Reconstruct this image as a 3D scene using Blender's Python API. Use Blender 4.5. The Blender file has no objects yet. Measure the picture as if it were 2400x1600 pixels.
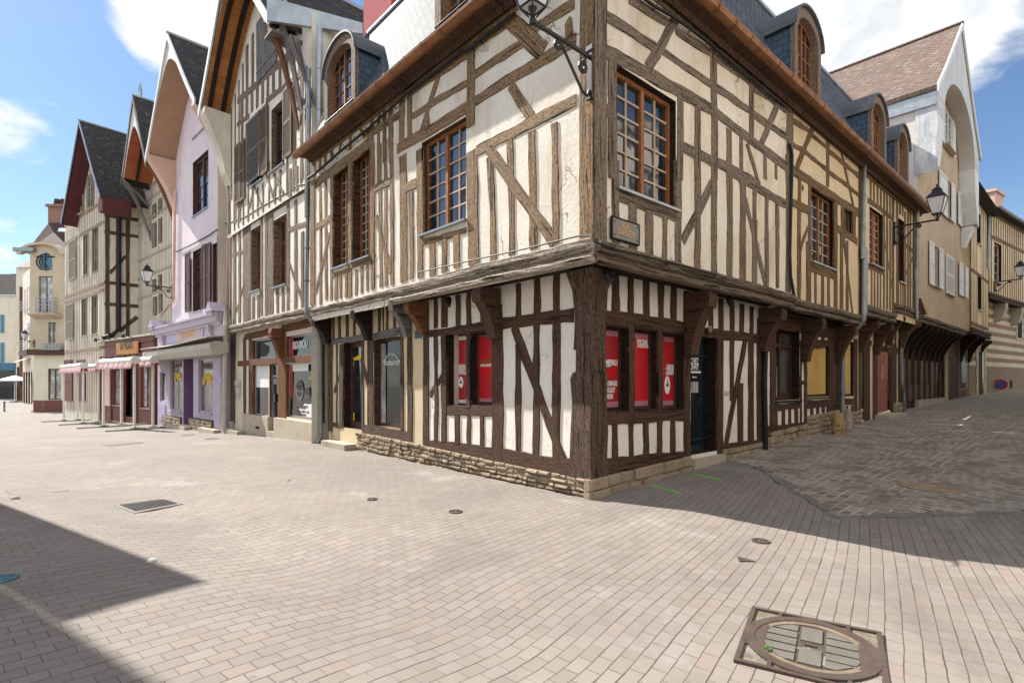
import bpy, math, random
from math import radians, sin, cos, pi, hypot, atan2, sqrt
from mathutils import Vector, Matrix
random.seed(11)
S = bpy.context.scene
C = S.collection
# ------------------------------------------------------------------ camera, sky, sun, exposure
F0, CX, HY, CH = 1264.0, 1200.0, 891.0, 1.6        # surveyed lens: focal length, centre and horizon in photo pixels, eye height
cam = bpy.data.cameras.new('camera'); cam.sensor_width = 36; cam.lens = F0/2400*36
cam.shift_y = (HY-800)/2400; cam.clip_end = 2000; cam.clip_start = .05
co = bpy.data.objects.new('camera', cam); C.objects.link(co)
co.location = (0, 0, CH); co.rotation_euler = (radians(90), 0, 0); S.camera = co
SUN_EL = radians(44); SUN_H = Vector((-.843, .538)).normalized()
SUN = Vector((SUN_H.x*cos(SUN_EL), SUN_H.y*cos(SUN_EL), sin(SUN_EL)))
sl = bpy.data.lights.new('sun', 'SUN'); sl.energy = 4.4; sl.angle = radians(.5); sl.color = (1, .955, .88)
so = bpy.data.objects.new('sun', sl); C.objects.link(so); so.location = (-20, 14, 30)
so.rotation_euler = (-SUN).to_track_quat('-Z', 'Y').to_euler()
S.view_settings.view_transform = 'Standard'; S.view_settings.look = 'None'
S.view_settings.gamma = 1; S.view_settings.use_curve_mapping = False
S.view_settings.exposure = 1.32
S.cycles.max_bounces = 10; S.cycles.diffuse_bounces = 6; S.cycles.glossy_bounces = 4
S.cycles.sample_clamp_indirect = 8
W = bpy.data.worlds.new('World'); S.world = W; W.use_nodes = True

class NT:
    """tiny node-tree helper"""
    def __init__(s, t): s.t = t; s.n = t.nodes; s.l = t.links
    def add(s, typ, **kw):
        n = s.n.new(typ)
        for k, v in kw.items(): setattr(n, k, v)
        return n
    def put(s, n, key, val):
        if hasattr(val, 'is_linked') or isinstance(val, bpy.types.NodeSocket): s.l.new(val, n.inputs[key])
        else: n.inputs[key].default_value = val
    def math(s, op, a, b=0.0, clamp=False):
        n = s.add('ShaderNodeMath', operation=op, use_clamp=clamp); s.put(n, 0, a); s.put(n, 1, b); return n.outputs[0]
    def vmath(s, op, a, b=(0, 0, 0)):
        n = s.add('ShaderNodeVectorMath', operation=op); s.put(n, 0, a); s.put(n, 1, b)
        return n.outputs['Value'] if op == 'DOT_PRODUCT' else n.outputs[0]
    def mix(s, fac, a, b, typ='MIX'):
        n = s.add('ShaderNodeMix', data_type='RGBA', blend_type=typ)
        s.put(n, 0, fac); s.put(n, 6, a); s.put(n, 7, b); return n.outputs[2]
    def rng(s, v, a, b, c=0.0, d=1.0, smooth=True):
        n = s.add('ShaderNodeMapRange', interpolation_type='SMOOTHSTEP' if smooth else 'LINEAR')
        s.put(n, 0, v); s.put(n, 1, a); s.put(n, 2, b); s.put(n, 3, c); s.put(n, 4, d); return n.outputs[0]
    def noise(s, vec, scale, detail=4, rough=.55, dist=0.0):
        n = s.add('ShaderNodeTexNoise'); s.put(n, 'Vector', vec); s.put(n, 'Scale', scale); s.put(n, 'Detail', detail)
        s.put(n, 'Roughness', rough); s.put(n, 'Distortion', dist); return n.outputs['Fac']
    def mapp(s, vec, scale=(1, 1, 1), rot=(0, 0, 0), loc=(0, 0, 0)):
        n = s.add('ShaderNodeMapping'); s.put(n, 'Vector', vec); s.put(n, 'Scale', scale); s.put(n, 'Rotation', rot); s.put(n, 'Location', loc)
        return n.outputs[0]

def col(c): return (c[0], c[1], c[2], 1.0)

def build_sky():
    t = NT(W.node_tree); bg = W.node_tree.nodes['Background']
    sky = t.add('ShaderNodeTexSky', sky_type='NISHITA'); sky.sun_disc = False
    sky.sun_elevation = SUN_EL; sky.sun_rotation = atan2(SUN_H.x, SUN_H.y)
    sky.air_density = 1.0; sky.dust_density = .3; sky.ozone_density = 2.0; sky.altitude = 100
    d = t.add('ShaderNodeTexCoord').outputs['Generated']
    sep = t.add('ShaderNodeSeparateXYZ'); t.put(sep, 0, d)
    zz = t.math('ADD', t.math('MAXIMUM', sep.outputs[2], 0.0), .25)
    flat = t.add('ShaderNodeCombineXYZ'); t.put(flat, 0, t.math('DIVIDE', sep.outputs[0], zz)); t.put(flat, 1, t.math('DIVIDE', sep.outputs[1], zz))
    n1 = t.noise(flat.outputs[0], 1.6, 7, .62, .6)
    n2 = t.noise(flat.outputs[0], 6.5, 5, .6, .4)
    acc = t.math('ADD', t.math('MULTIPLY', t.math('ADD', n1, -.5), 1.7), t.math('MULTIPLY', t.math('ADD', n2, .65), .75))
    # banks of cloud: azimuth and height of each, width, weight
    for (x, y, sg, w) in ((430, 70, 4.2, .62), (520, -60, 7, .75), (330, -40, 4, .25), (20, 290, 3.0, .26), (-30, 360, 3.5, .24), (15, 600, 3, .4), (1980, 70, 7.5, .62), (2080, 20, 6, .4), (2330, 30, 5, .42), (1700, -250, 18, .5), (2250, 620, 7, .2)):
        c = Vector(((x-CX)/F0, 1, (HY-y)/F0)).normalized()
        acc = t.math('ADD', acc, t.math('MULTIPLY', t.rng(t.vmath('DOT_PRODUCT', d, tuple(c)), cos(radians(sg*1.5)), 1.0), w))
    back = t.rng(sep.outputs[1], .30, -.2, 0, .46)                 # unseen cloud added behind the viewer to fill the shade
    acc = t.math('ADD', acc, back)
    m = t.rng(acc, 1.08, 1.62)
    hz = t.rng(sep.outputs[2], .30, -.02, .02, .30)
    m = t.math('MAXIMUM', m, hz)
    skyc = t.mix(1.0, sky.outputs[0], (.50, .57, .64, 1), 'MULTIPLY')
    far = t.mix(t.rng(n2, .3, .7), (3.3, 3.45, 3.6, 1), (5.2, 5.2, 5.2, 1)); near = t.mix(t.rng(n2, .3, .7), (9, 9.1, 9.3, 1), (14.0, 13.8, 13.5, 1))
    cl = t.mix(t.rng(sep.outputs[1], .45, -.1), far, near)      # clouds facing the sun, behind the viewer, boosted as fill for the shade
    t.put(bg, 'Color', t.mix(m, skyc, cl)); bg.inputs['Strength'].default_value = .1
build_sky()

# ------------------------------------------------------------------ materials
def newmat(name):
    m = bpy.data.materials.new(name); m.use_nodes = True
    t = NT(m.node_tree); return m, t, m.node_tree.nodes['Principled BSDF']
def bump(t, b, h, strength, dist=.01):
    n = t.add('ShaderNodeBump'); t.put(n, 'Height', h); t.put(n, 'Strength', strength); t.put(n, 'Distance', dist); t.put(b, 'Normal', n.outputs[0])
def coords(t, uv):
    return t.add('ShaderNodeTexCoord').outputs['UV' if uv else 'Object']

def mat(name, c1, c2=None, sc=2.0, rough=.85, bs=30, bst=.25, bd=.01, stretch=(1, 1, 1), uv=False, metal=0.0, dirt=None, dsc=1.2, dth=(.55, .75), spec=.3, cracks=0.0):
    """painted, plastered or stone surface: two mixed tones, blotches of dirt and a fine relief"""
    m, t, b = newmat(name); v = t.mapp(coords(t, uv), stretch)
    c2 = c2 or tuple(x*.82 for x in c1)
    cc = t.mix(t.rng(t.noise(v, sc, 6, .62), .3, .7), col(c1), col(c2))
    fine = t.noise(v, bs, 5, .65)
    cc = t.mix(.35, cc, t.mix(t.rng(fine, .3, .7), (.6, .6, .6, 1), (1.0, 1.0, 1.0, 1)), 'MULTIPLY')
    if dirt: cc = t.mix(t.math('MULTIPLY', t.rng(t.noise(t.mapp(v, (1, 1, .35)), dsc, 7, .68), *dth), .8), cc, col(dirt))
    if cracks:                                                     # hairline cracks, runs of rain
        nz = t.add('ShaderNodeTexNoise'); t.put(nz, 'Vector', v); t.put(nz, 'Scale', 2.5); t.put(nz, 'Detail', 5.0)
        vo = t.add('ShaderNodeTexVoronoi', feature='DISTANCE_TO_EDGE'); t.put(vo, 'Vector', t.vmath('ADD', v, t.vmath('MULTIPLY', nz.outputs['Color'], (.55, .55, .55)))); t.put(vo, 'Scale', .85)
        k = t.math('MULTIPLY', t.rng(vo.outputs['Distance'], .011, .003), t.rng(t.noise(v, .9, 3), .48, .62))
        cc = t.mix(t.math('MULTIPLY', k, cracks), cc, (.16, .12, .085, 1))
        runs = t.rng(t.noise(t.mapp(v, (7, 7, .5)), 1.0, 5, .6), .56, .74); cc = t.mix(t.math('MULTIPLY', runs, cracks*.55), cc, col(dirt or c2))
    t.put(b, 'Base Color', cc); t.put(b, 'Roughness', rough); t.put(b, 'Metallic', metal); t.put(b, 'Specular IOR Level', spec)
    if bst: bump(t, b, fine, bst, bd)
    return m

def timber(name, dark, mid, light, tint, crack=.5, rough=.85, bst=.9):
    """old oak: grain, cracks and a tone of its own for each beam, all along the beam's length"""
    m, t, b = newmat(name); uv = coords(t, True)
    g = t.noise(t.mapp(uv, (2.2, 34, 1)), 1.0, 8, .7, .4)
    blot = t.noise(t.mapp(uv, (5, 9, 1)), 1.0, 5, .6)
    tone = t.noise(t.mapp(uv, (.09, .09, .09)), 1.0, 2, .4)
    cc = t.mix(t.rng(g, .32, .62), col(mid), col(light))
    cc = t.mix(t.math('MULTIPLY', t.rng(blot, .42, .72), .6), cc, col(tint))
    cc = t.mix(t.rng(tone, .35, .65, 0, .55), cc, t.mix(.5, cc, col(tint)))
    ck = t.noise(t.mapp(uv, (.9, 26, 1)), 1.0, 6, .55, 1.2)
    k = t.math('MULTIPLY', t.rng(ck, .565, .64), crack)
    cc = t.mix(k, cc, col(dark))
    pit = t.noise(t.mapp(uv, (16, 40, 1)), 1.0, 4, .65)
    cc = t.mix(t.math('MULTIPLY', t.rng(pit, .48, .62), .8), cc, col(tuple(.75*a+.25*c for a, c in zip(dark, mid))))
    t.put(b, 'Base Color', cc); t.put(b, 'Roughness', rough); t.put(b, 'Specular IOR Level', .25)
    h = t.math('SUBTRACT', t.math('ADD', t.math('MULTIPLY', g, .7), t.math('MULTIPLY', blot, .5)), k)
    bump(t, b, h, bst, .02)
    return m

def courses(name, c1, c2, mortar, bw, bh, ms, rough=.8, off=.5, bst=.6, bd=.01, spec=.3, var=.5, rot=0, squash=1, third=None, warp=0.0, fine=120, smooth=.1, aux=None, patch=0.0, stains=False):
    """bricks, slates, tiles, setts: courses laid over the face in metres"""
    m, t, b = newmat(name); uv = coords(t, True)
    if rot: uv = t.mapp(uv, rot=(0, 0, rot))
    v = uv
    if warp:
        nz = t.add('ShaderNodeTexNoise'); t.put(nz, 'Vector', uv); t.put(nz, 'Scale', 5.0); t.put(nz, 'Detail', 2.0)
        v = t.vmath('ADD', uv, t.vmath('MULTIPLY', t.vmath('SUBTRACT', nz.outputs['Color'], (.5, .5, .5)), (warp, warp, 0)))
    n = t.add('ShaderNodeTexBrick', offset=off, squash=squash)
    t.put(n, 'Vector', v); t.put(n, 'Scale', 1.0); t.put(n, 'Mortar Size', ms); t.put(n, 'Mortar Smooth', smooth); t.put(n, 'Bias', 0.0)
    t.put(n, 'Brick Width', bw); t.put(n, 'Row Height', bh)
    t.put(n, 'Color1', (0, 0, 0, 1)); t.put(n, 'Color2', (1, 1, 1, 1)); t.put(n, 'Mortar', (.5, .5, .5, 1))
    idn = t.math('MULTIPLY', n.outputs['Color'], 1.0)
    cc = t.mix(t.math('MULTIPLY', idn, var), col(c1), col(c2))
    if third: cc = t.mix(t.rng(idn, .88, .97, 0, .75), cc, col(third))
    big = t.noise(uv, .45, 5, .6)
    cc = t.mix(.6, cc, t.mix(t.rng(big, .3, .72), (.72, .72, .73, 1), (1.0, .99, .97, 1)), 'MULTIPLY')
    fn = t.noise(uv, fine, 4, .7)
    cc = t.mix(.45, cc, t.mix(t.rng(fn, .3, .7), (.6, .6, .6, 1), (1, 1, 1, 1)), 'MULTIPLY')
    if patch: cc = t.mix(t.rng(t.noise(uv, 3.3, 5, .65), .56, .70, 0, patch), cc, col(mortar))
    if stains:                                                     # drips, tyre and foot traffic, trodden gum
        s1 = t.noise(t.mapp(uv, (.35, .9, 1)), 1.0, 7, .68, .8); cc = t.mix(t.rng(s1, .50, .72, 0, .55), cc, (.13, .115, .10, 1))
        s2 = t.noise(t.mapp(uv, (.8, .5, 1), loc=(7, 3, 0)), 1.0, 6, .7); cc = t.mix(t.rng(s2, .55, .72, 0, .5), cc, (.34, .315, .285, 1))
        vo = t.add('ShaderNodeTexVoronoi'); t.put(vo, 'Vector', uv); t.put(vo, 'Scale', 2.1); t.put(vo, 'Randomness', 1.0)
        cc = t.mix(t.rng(vo.outputs['Distance'], .055, .035, 0, .55), cc, (.12, .11, .10, 1))
        vw = t.add('ShaderNodeTexVoronoi'); t.put(vw, 'Vector', t.mapp(uv, loc=(3.3, 1.7, 0))); t.put(vw, 'Scale', 1.3)
        cc = t.mix(t.rng(vw.outputs['Distance'], .030, .018, 0, .5), cc, (.45, .43, .40, 1))
        gap = t.rng(t.noise(uv, 1.3, 4, .6), .35, .65, .35, 1.0)
        sp = t.add('ShaderNodeSeparateXYZ'); t.put(sp, 0, v); fr = t.math('FRACT', t.math('DIVIDE', sp.outputs[1], bh)); ln = t.math('MINIMUM', fr, t.math('SUBTRACT', 1.0, fr))
        wd = t.rng(t.noise(t.mapp(uv, (2.2, 9, 1)), 1.0, 3, .6), .35, .7, .022, .068)
        crs = t.math('SUBTRACT', 1.0, t.rng(t.math('DIVIDE', ln, wd), .55, 1.0)); crs = t.math('MULTIPLY', crs, .85)
        cc = t.mix(crs, cc, (.052, .042, .033, 1))
        cc = t.mix(t.math('MULTIPLY', n.outputs['Fac'], gap), cc, t.mix(t.rng(t.noise(uv, .9, 3), .5, .7), col(mortar), (.045, .036, .028, 1)))
    else: cc = t.mix(n.outputs['Fac'], cc, col(mortar))
    t.put(b, 'Base Color', cc); t.put(b, 'Roughness', rough); t.put(b, 'Specular IOR Level', spec)
    h = t.math('ADD', t.math('MULTIPLY', n.outputs['Fac'], -1.0), t.math('ADD', t.math('MULTIPLY', fn, .25), t.math('MULTIPLY', idn, .35)))
    bump(t, b, h, bst, bd)
    return m

def glass(name, c=(.012, .016, .02), rough=.03, ior=2.1):
    m, t, b = newmat(name); v = coords(t, False)
    t.put(b, 'Base Color', t.mix(t.rng(t.noise(v, 2.5, 3), .4, .7), col(c), col(tuple(min(1, x*2.2+.004) for x in c))))
    t.put(b, 'Roughness', t.rng(t.noise(v, 9, 4), .3, .8, rough, rough+.05)); t.put(b, 'IOR', ior)
    bump(t, b, t.noise(v, 3.0, 2), .06, .02)
    return m

M = {}
M['plaster_left'] = mat('lime_plaster_pale', (.80, .755, .66), (.72, .665, .555), 1.4, .92, 26, .55, .014, dirt=(.50, .44, .34), dsc=1.3, dth=(.48, .74), cracks=.8)
M['plaster_right'] = mat('lime_plaster_cream', (.80, .735, .61), (.72, .635, .49), 1.1, .92, 26, .55, .014, dirt=(.48, .37, .23), dsc=1.0, dth=(.44, .70), cracks=.8)
M['plaster_ochre'] = mat('lime_plaster_ochre', (.70, .57, .38), (.62, .475, .285), 1.2, .92, 26, .45, .012, dirt=(.44, .33, .19), dsc=.9, dth=(.5, .72), cracks=.7)
M['plaster_base'] = mat('plaster_ground_floor', (.80, .76, .68), (.74, .69, .60), 1.8, .92, 24, .4, .012, dirt=(.56, .50, .41), dsc=1.5, dth=(.5, .76), cracks=.6)
M['plaster_buff'] = mat('plaster_buff', (.66, .55, .36), (.58, .47, .30), 1.8, .92, 24, .25, .01, dirt=(.45, .37, .25))
M['plaster_boubou'] = mat('plaster_pinkish', (.70, .62, .52), (.62, .54, .44), 1.8, .92, 24, .3, .01, dirt=(.5, .43, .34))
M['plaster_lavender'] = mat('lavender_render', (.68, .60, .63), (.62, .54, .58), 1.0, .92, 40, .25, .008, dirt=(.50, .42, .44), dsc=.8, dth=(.48, .76), cracks=.6)
M['plaster_pink'] = mat('pink_render', (.62, .42, .33), (.55, .36, .28), 1.0, .92, 40, .25, .008)
M['plaster_grey'] = mat('grey_plaster', (.70, .635, .52), (.62, .555, .44), 1.8, .92, 24, .4, .012, dirt=(.44, .38, .29), dth=(.48, .74), cracks=.6)
M['plaster_tan'] = mat('tan_render', (.54, .41, .28), (.46, .34, .22), .7, .92, 40, .25, .008, dirt=(.36, .27, .18), dsc=.7, dth=(.48, .72), cracks=.6)
M['plaster_white'] = mat('white_render', (.74, .68, .62), (.66, .60, .54), .9, .92, 40, .2, .008, dirt=(.56, .50, .45))
M['plaster_cream'] = mat('cream_render', (.70, .64, .51), (.63, .57, .44), .8, .92, 40, .2, .008, dirt=(.52, .42, .28))
M['plaster_deco'] = mat('buff_stone_render', (.56, .47, .34), (.48, .40, .28), .8, .92, 40, .25, .008, dirt=(.42, .31, .18))
M['white_wood'] = mat('white_paint', (.74, .73, .69), (.66, .65, .61), 4, .55, 60, .1, .004, dirt=(.50, .49, .45))
M['white_peel'] = mat('peeling_white_cladding', (.72, .71, .69), (.50, .51, .52), 6, .6, 14, .5, .02, stretch=(1, 1, .5), dirt=(.36, .40, .46), dsc=3, dth=(.5, .62))
M['zinc'] = mat('zinc_sheet', (.44, .455, .465), (.33, .345, .355), 3, .38, 40, .12, .004, metal=.75)
M['zinc_pipe'] = mat('zinc_pipe', (.30, .33, .34), (.20, .23, .24), 4, .45, 40, .15, .004, metal=.55, dirt=(.16, .16, .15))
M['lead'] = mat('lead_sheet', (.13, .135, .14), (.085, .09, .095), 3, .6, 40, .2, .006, dirt=(.20, .19, .17), dsc=2)
M['copper'] = mat('old_copper', (.34, .155, .065), (.21, .095, .045), 3.5, .42, 30, .2, .006, metal=.55, dirt=(.11, .055, .035), dsc=2.5)
M['iron'] = mat('black_iron', (.02, .02, .022), (.035, .033, .033), 6, .4, 60, .25, .004, metal=.4, spec=.5)
M['cable'] = mat('black_cable', (.018, .018, .02), None, 5, .6, 50, .1)
M['slate'] = courses('slate_roof', (.085, .095, .115), (.16, .17, .19), (.02, .022, .026), .20, .115, .013, .70, .5, 1.0, .015, .14, 1.0)
M['slate_blue'] = courses('slate_cheek', (.04, .075, .12), (.075, .125, .18), (.012, .018, .028), .20, .14, .008, .42, .5, .8, .012, .5, .9)
M['tile_dark'] = courses('dark_tile_roof', (.05, .047, .045), (.085, .08, .074), (.028, .026, .025), .17, .11, .010, .90, .5, 1.0, .02, .1, 1.0, third=(.15, .135, .115))
M['tile_brown'] = courses('brown_tile_roof', (.165, .11, .085), (.25, .175, .14), (.06, .045, .036), .17, .11, .011, .8, .5, 1.0, .02, .3, 1.0, third=(.32, .27, .225))
M['tile_maroon'] = courses('maroon_tile_roof', (.065, .032, .028), (.10, .048, .040), (.025, .014, .012), .25, .17, .014, .75, .5, .9, .02, .3, 1.0)
M['paving'] = courses('brick_paving', (.232, .200, .172), (.280, .249, .218), (.075, .06, .047), .155, .108, .0030, .86, .5, .45, .006, .25, .8, third=(.265, .205, .175), warp=.016, fine=170, patch=.10, stains=True)
M['stone'] = mat('rubble_limestone', (.36, .29, .205), (.20, .148, .095), 5.5, .95, 22, .8, .02, dirt=(.20, .15, .10), dsc=2.2, dth=(.56, .72))
M['stone_dark'] = mat('plinth_limestone', (.36, .28, .19), (.27, .20, .13), 3.2, .95, 22, .7, .02, dirt=(.12, .09, .06), dsc=2)
M['mortar'] = mat('lime_mortar', (.115, .085, .055), (.075, .055, .036), 6, .97, 30, .6, .015)
M['stone_step'] = mat('dressed_stone', (.44, .39, .31), (.36, .31, .24), 2, .95, 34, .4, .01, dirt=(.2, .17, .13))
M['cast_stone'] = mat('cast_stone_base', (.50, .44, .34), (.42, .36, .27), 2, .92, 60, .4, .008, dirt=(.30, .25, .18), dsc=1.5)
M['kerb'] = mat('dark_kerb_stone', (.13, .125, .125), (.20, .19, .18), 3, .8, 40, .5, .01)
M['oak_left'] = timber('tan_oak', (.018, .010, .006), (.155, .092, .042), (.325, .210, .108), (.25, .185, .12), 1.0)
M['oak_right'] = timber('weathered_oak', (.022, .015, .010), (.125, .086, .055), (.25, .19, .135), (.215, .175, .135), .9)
M['oak_ochre'] = timber('brown_oak', (.022, .013, .007), (.125, .070, .030), (.215, .132, .062), (.175, .118, .068), .9)
M['oak_dark'] = timber('stained_oak', (.012, .006, .004), (.058, .028, .016), (.105, .056, .034), (.085, .05, .035), .9)
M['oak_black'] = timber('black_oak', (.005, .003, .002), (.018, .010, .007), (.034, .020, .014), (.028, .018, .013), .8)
M['oak_worn'] = timber('worn_stained_oak', (.009, .005, .003), (.060, .033, .021), (.115, .074, .050), (.135, .10, .075), 1.0)
M['oak_red'] = timber('red_brown_oak', (.03, .012, .005), (.125, .047, .018), (.20, .085, .034), (.16, .078, .038), .7)
M['oak_grey'] = timber('silvered_oak', (.02, .018, .018), (.13, .12, .115), (.22, .205, .195), (.19, .17, .155), .9)
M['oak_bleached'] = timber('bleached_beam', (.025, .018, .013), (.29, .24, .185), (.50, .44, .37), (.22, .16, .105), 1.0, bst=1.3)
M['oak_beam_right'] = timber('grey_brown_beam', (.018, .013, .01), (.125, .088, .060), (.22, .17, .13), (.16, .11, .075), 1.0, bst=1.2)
M['oak_beige'] = timber('beige_oak', (.05, .035, .025), (.24, .18, .125), (.36, .29, .21), (.30, .235, .17), .7)
M['oak_pale'] = timber('pale_grey_studs', (.09, .075, .055), (.31, .28, .23), (.43, .40, .34), (.34, .29, .22), .6)
M['oak_silver_brown'] = timber('grey_brown_studs', (.025, .016, .012), (.15, .10, .068), (.25, .185, .135), (.20, .15, .11), .8)
M['frame_orange'] = timber('varnished_frame', (.06, .02, .008), (.27, .10, .030), (.36, .15, .05), (.22, .09, .035), .3, .5, .3)
M['frame_brown'] = timber('brown_frame', (.015, .008, .006), (.075, .028, .018), (.11, .045, .03), (.07, .03, .02), .3, .5, .3)
M['muntin'] = mat('pale_glazing_bars', (.56, .44, .33), (.44, .32, .22), 4, .6, 60, .1)
M['soffit'] = courses('planked_soffit', (.46, .175, .045), (.60, .27, .09), (.12, .04, .012), 2.2, .085, .006, .7, .4, .5, .01, .3, 1.0)
M['soffit_red'] = courses('planked_red_soffit', (.30, .075, .025), (.40, .12, .045), (.08, .02, .01), 2.2, .12, .006, .7, .4, .5, .01, .3, 1.0)
M['white_boards'] = courses('white_gable_boards', (.58, .57, .545), (.72, .71, .68), (.34, .33, .31), 7, .16, .006, .6, .3, .4, .006, .3, 1.0)
M['soffit_white'] = courses('boarded_white_soffit', (.60, .55, .49), (.68, .63, .57), (.34, .30, .26), 4, .11, .008, .7, .4, .5, .01, .3, .8)
M['soffit_tan'] = mat('tan_soffit_paint', (.40, .25, .165), (.35, .215, .14), 1.0, .9, 40, .2, .006, dirt=(.44, .29, .20))
M['faded_patch'] = mat('faded_sign_patch', (.46, .38, .42), (.48, .37, .34), 6, .7, 60, 0)
M['sand_rim'] = mat('sandy_rim', (.22, .17, .115), (.15, .115, .08), 12, .95, 60, .6, .008)
M['maroon'] = mat('maroon_boards', (.10, .025, .03), (.075, .02, .022), 3, .7, 40, .2)
M['glass'] = glass('window_glass'); M['glass_shop'] = glass('display_glass', (.012, .014, .016), .04, 1.42); M['glass_dim'] = glass('shop_glass', (.05, .055, .05), .05, 1.55)
M['glass_pale'] = glass('curtained_glass', (.22, .23, .21), .06, 1.5); M['glass_teal'] = glass('stained_glass', (.02, .10, .14), .1, 1.5)
M['red'] = mat('red_poster', (.52, .015, .02), (.43, .012, .018), 1.5, .45, 80, .02, dirt=(.58, .06, .06), dsc=1.5)
M['red_dull'] = mat('dull_red_poster', (.40, .02, .025), (.33, .018, .022), 1.5, .4, 80, .02)
M['pink_edge'] = mat('pink_poster_edge', (.50, .20, .24), (.44, .17, .20), 3, .5, 80, .02)
M['bright_red'] = mat('bright_red_print', (.72, .0, .005), None, 3, .5, 80, 0)
M['white_print'] = mat('white_print', (.80, .80, .78), (.76, .76, .74), 3, .6, 80, 0)
M['black_print'] = mat('black_print', (.02, .02, .022), None, 3, .6, 80, 0)
M['yellow_print'] = mat('yellow_print', (.72, .44, .02), (.62, .33, .01), 9, .6, 80, 0)
M['yellow'] = mat('yellow_sticker', (.80, .62, .02), None, 3, .5, 80, 0)
M['orange_print'] = mat('faded_orange_print', (.56, .29, .10), (.48, .25, .12), 8, .7, 80, 0)
M['olive_print'] = mat('olive_print', (.16, .13, .01), None, 3, .5, 80, 0)
M['lilac'] = mat('lilac_paint', (.45, .395, .475), (.40, .345, .43), 3, .6, 50, .15, .004, dirt=(.46, .36, .50), dsc=2)
M['lilac_blue'] = mat('blue_lilac_paint', (.36, .35, .54), (.40, .33, .49), 1.6, .6, 50, .15, .004)
M['purple'] = mat('purple_paint', (.22, .12, .25), (.18, .10, .21), 3, .6, 50, .1)
M['brown_paint'] = mat('brown_shop_paint', (.17, .065, .045), (.14, .052, .036), 2, .6, 50, .12, .004, dirt=(.22, .10, .075))
M['rust_sign'] = mat('rusty_sign_board', (.42, .14, .04), (.46, .24, .05), 2.2, .6, 30, .1)
M['awning_grey'] = mat('dirty_awning_sheet', (.52, .48, .42), (.44, .40, .34), 2, .7, 40, .2, .006, dirt=(.30, .25, .19), dsc=1.6)
M['mossy'] = mat('mossy_sheet', (.58, .55, .44), (.44, .42, .30), 4, .9, 30, .4, .01, dirt=(.28, .26, .17), dsc=3)
M['valance_shade'] = mat('shaded_red_valance', (.50, .03, .045), (.42, .025, .035), 3, .8, 50, .1)  # valance cloth as it looks in shade
M['valance_sunlit'] = mat('sunlit_pale_valance', (.66, .45, .44), (.60, .38, .38), 3, .8, 50, .1)  # sun through the red valance cloth, painted in as a paler tone
M['frame_white'] = mat('white_tube', (.74, .72, .67), (.66, .64, .59), 3, .45, 60, .05)
M['frame_foot'] = mat('dull_foot_bar', (.36, .33, .27), None, 3, .6, 60, .05)
M['chimney_red'] = mat('red_render', (.36, .045, .055), (.30, .035, .045), 1.2, .9, 24, .4, .012, dirt=(.42, .10, .10))
M['brick_red'] = courses('chimney_brick', (.26, .09, .06), (.33, .14, .09), (.30, .25, .2), .22, .07, .01, .9, .5, .6)
M['blue_shutter'] = mat('blue_shutter_paint', (.10, .32, .42), (.08, .27, .36), 4, .6, 40, .2)
M['blue_fascia'] = mat('blue_shop_fascia', (.06, .17, .26), (.05, .14, .2), 3, .6, 40, .1)
M['lantern_glass'] = mat('frosted_lantern_glass', (.70, .72, .74), (.62, .64, .66), 3, .25, 50, 0, spec=.5)
M['sign_plate'] = mat('street_plate', (.24, .23, .21), (.19, .18, .16), 5, .55, 40, .2, .004)
M['gold'] = mat('gilt_letters', (.62, .42, .20), (.52, .33, .15), 5, .5, 40, 0)
M['rusty_red'] = mat('rust_edge', (.16, .03, .02), None, 5, .8, 40, .1)
M['sign_red'] = mat('sign_red', (.42, .012, .03), None, 3, .4, 40, 0); M['sign_blue'] = mat('sign_blue', (.012, .10, .42), None, 3, .4, 40, 0)
M['garage'] = mat('salmon_door', (.30, .11, .085), (.25, .09, .07), 3, .7, 40, .2, .004)
M['board_yellow'] = mat('yellowed_board', (.60, .40, .13), (.50, .30, .08), 1.1, .8, 30, .15, .006, dirt=(.58, .48, .30), dsc=1.4)
M['iron_cover'] = mat('rusty_cast_iron', (.085, .062, .052), (.115, .085, .068), 8, .6, 70, .4, .006, metal=.3, dirt=(.15, .115, .08), dsc=6)
M['grit'] = mat('grit_filling', (.25, .215, .16), (.13, .11, .08), 14, .97, 60, .9, .015)
M['slab_grey'] = mat('grey_infill_slab', (.150, .138, .117), (.115, .104, .088), 5, .85, 120, .3, .005)
M['concrete'] = mat('pale_concrete', (.24, .215, .19), (.20, .18, .16), 5, .9, 60, .4, .006)
M['hole'] = mat('dark_pit', (.008, .008, .008), None, 5, .9, 40, 0)
M['teal_cover'] = mat('teal_cover', (.07, .16, .19), (.05, .12, .14), 9, .55, 60, .4, .006)
M['green_mark'] = mat('green_spray', (.20, .55, .04), (.16, .42, .04), 20, .8, 60, 0)
M['leaf'] = mat('weed_leaf', (.035, .11, .012), (.05, .15, .02), 20, .6, 60, 0)
M['boulder'] = mat('guard_stone', (.40, .265, .13), (.30, .19, .09), 4, .9, 14, .8, .03, dirt=(.18, .12, .07))
M['boulder_grey'] = mat('grey_guard_stone', (.36, .33, .28), (.27, .24, .19), 4, .9, 14, .8, .03)
M['fabric_white'] = mat('white_canvas', (.80, .78, .74), None, 3, .8, 50, .05)
M['metal_grey'] = mat('grey_metal', (.20, .21, .22), (.15, .16, .17), 4, .4, 50, .1, metal=.6)
M['mail_grey'] = mat('mailbox_paint', (.52, .48, .42), None, 4, .5, 50, .1)
M['navy'] = mat('navy_grille', (.012, .016, .03), (.02, .03, .05), 4, .5, 120, .3)
M['teal_door'] = mat('teal_door_paint', (.02, .045, .065), (.03, .06, .08), 3, .4, 40, .1)
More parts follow.
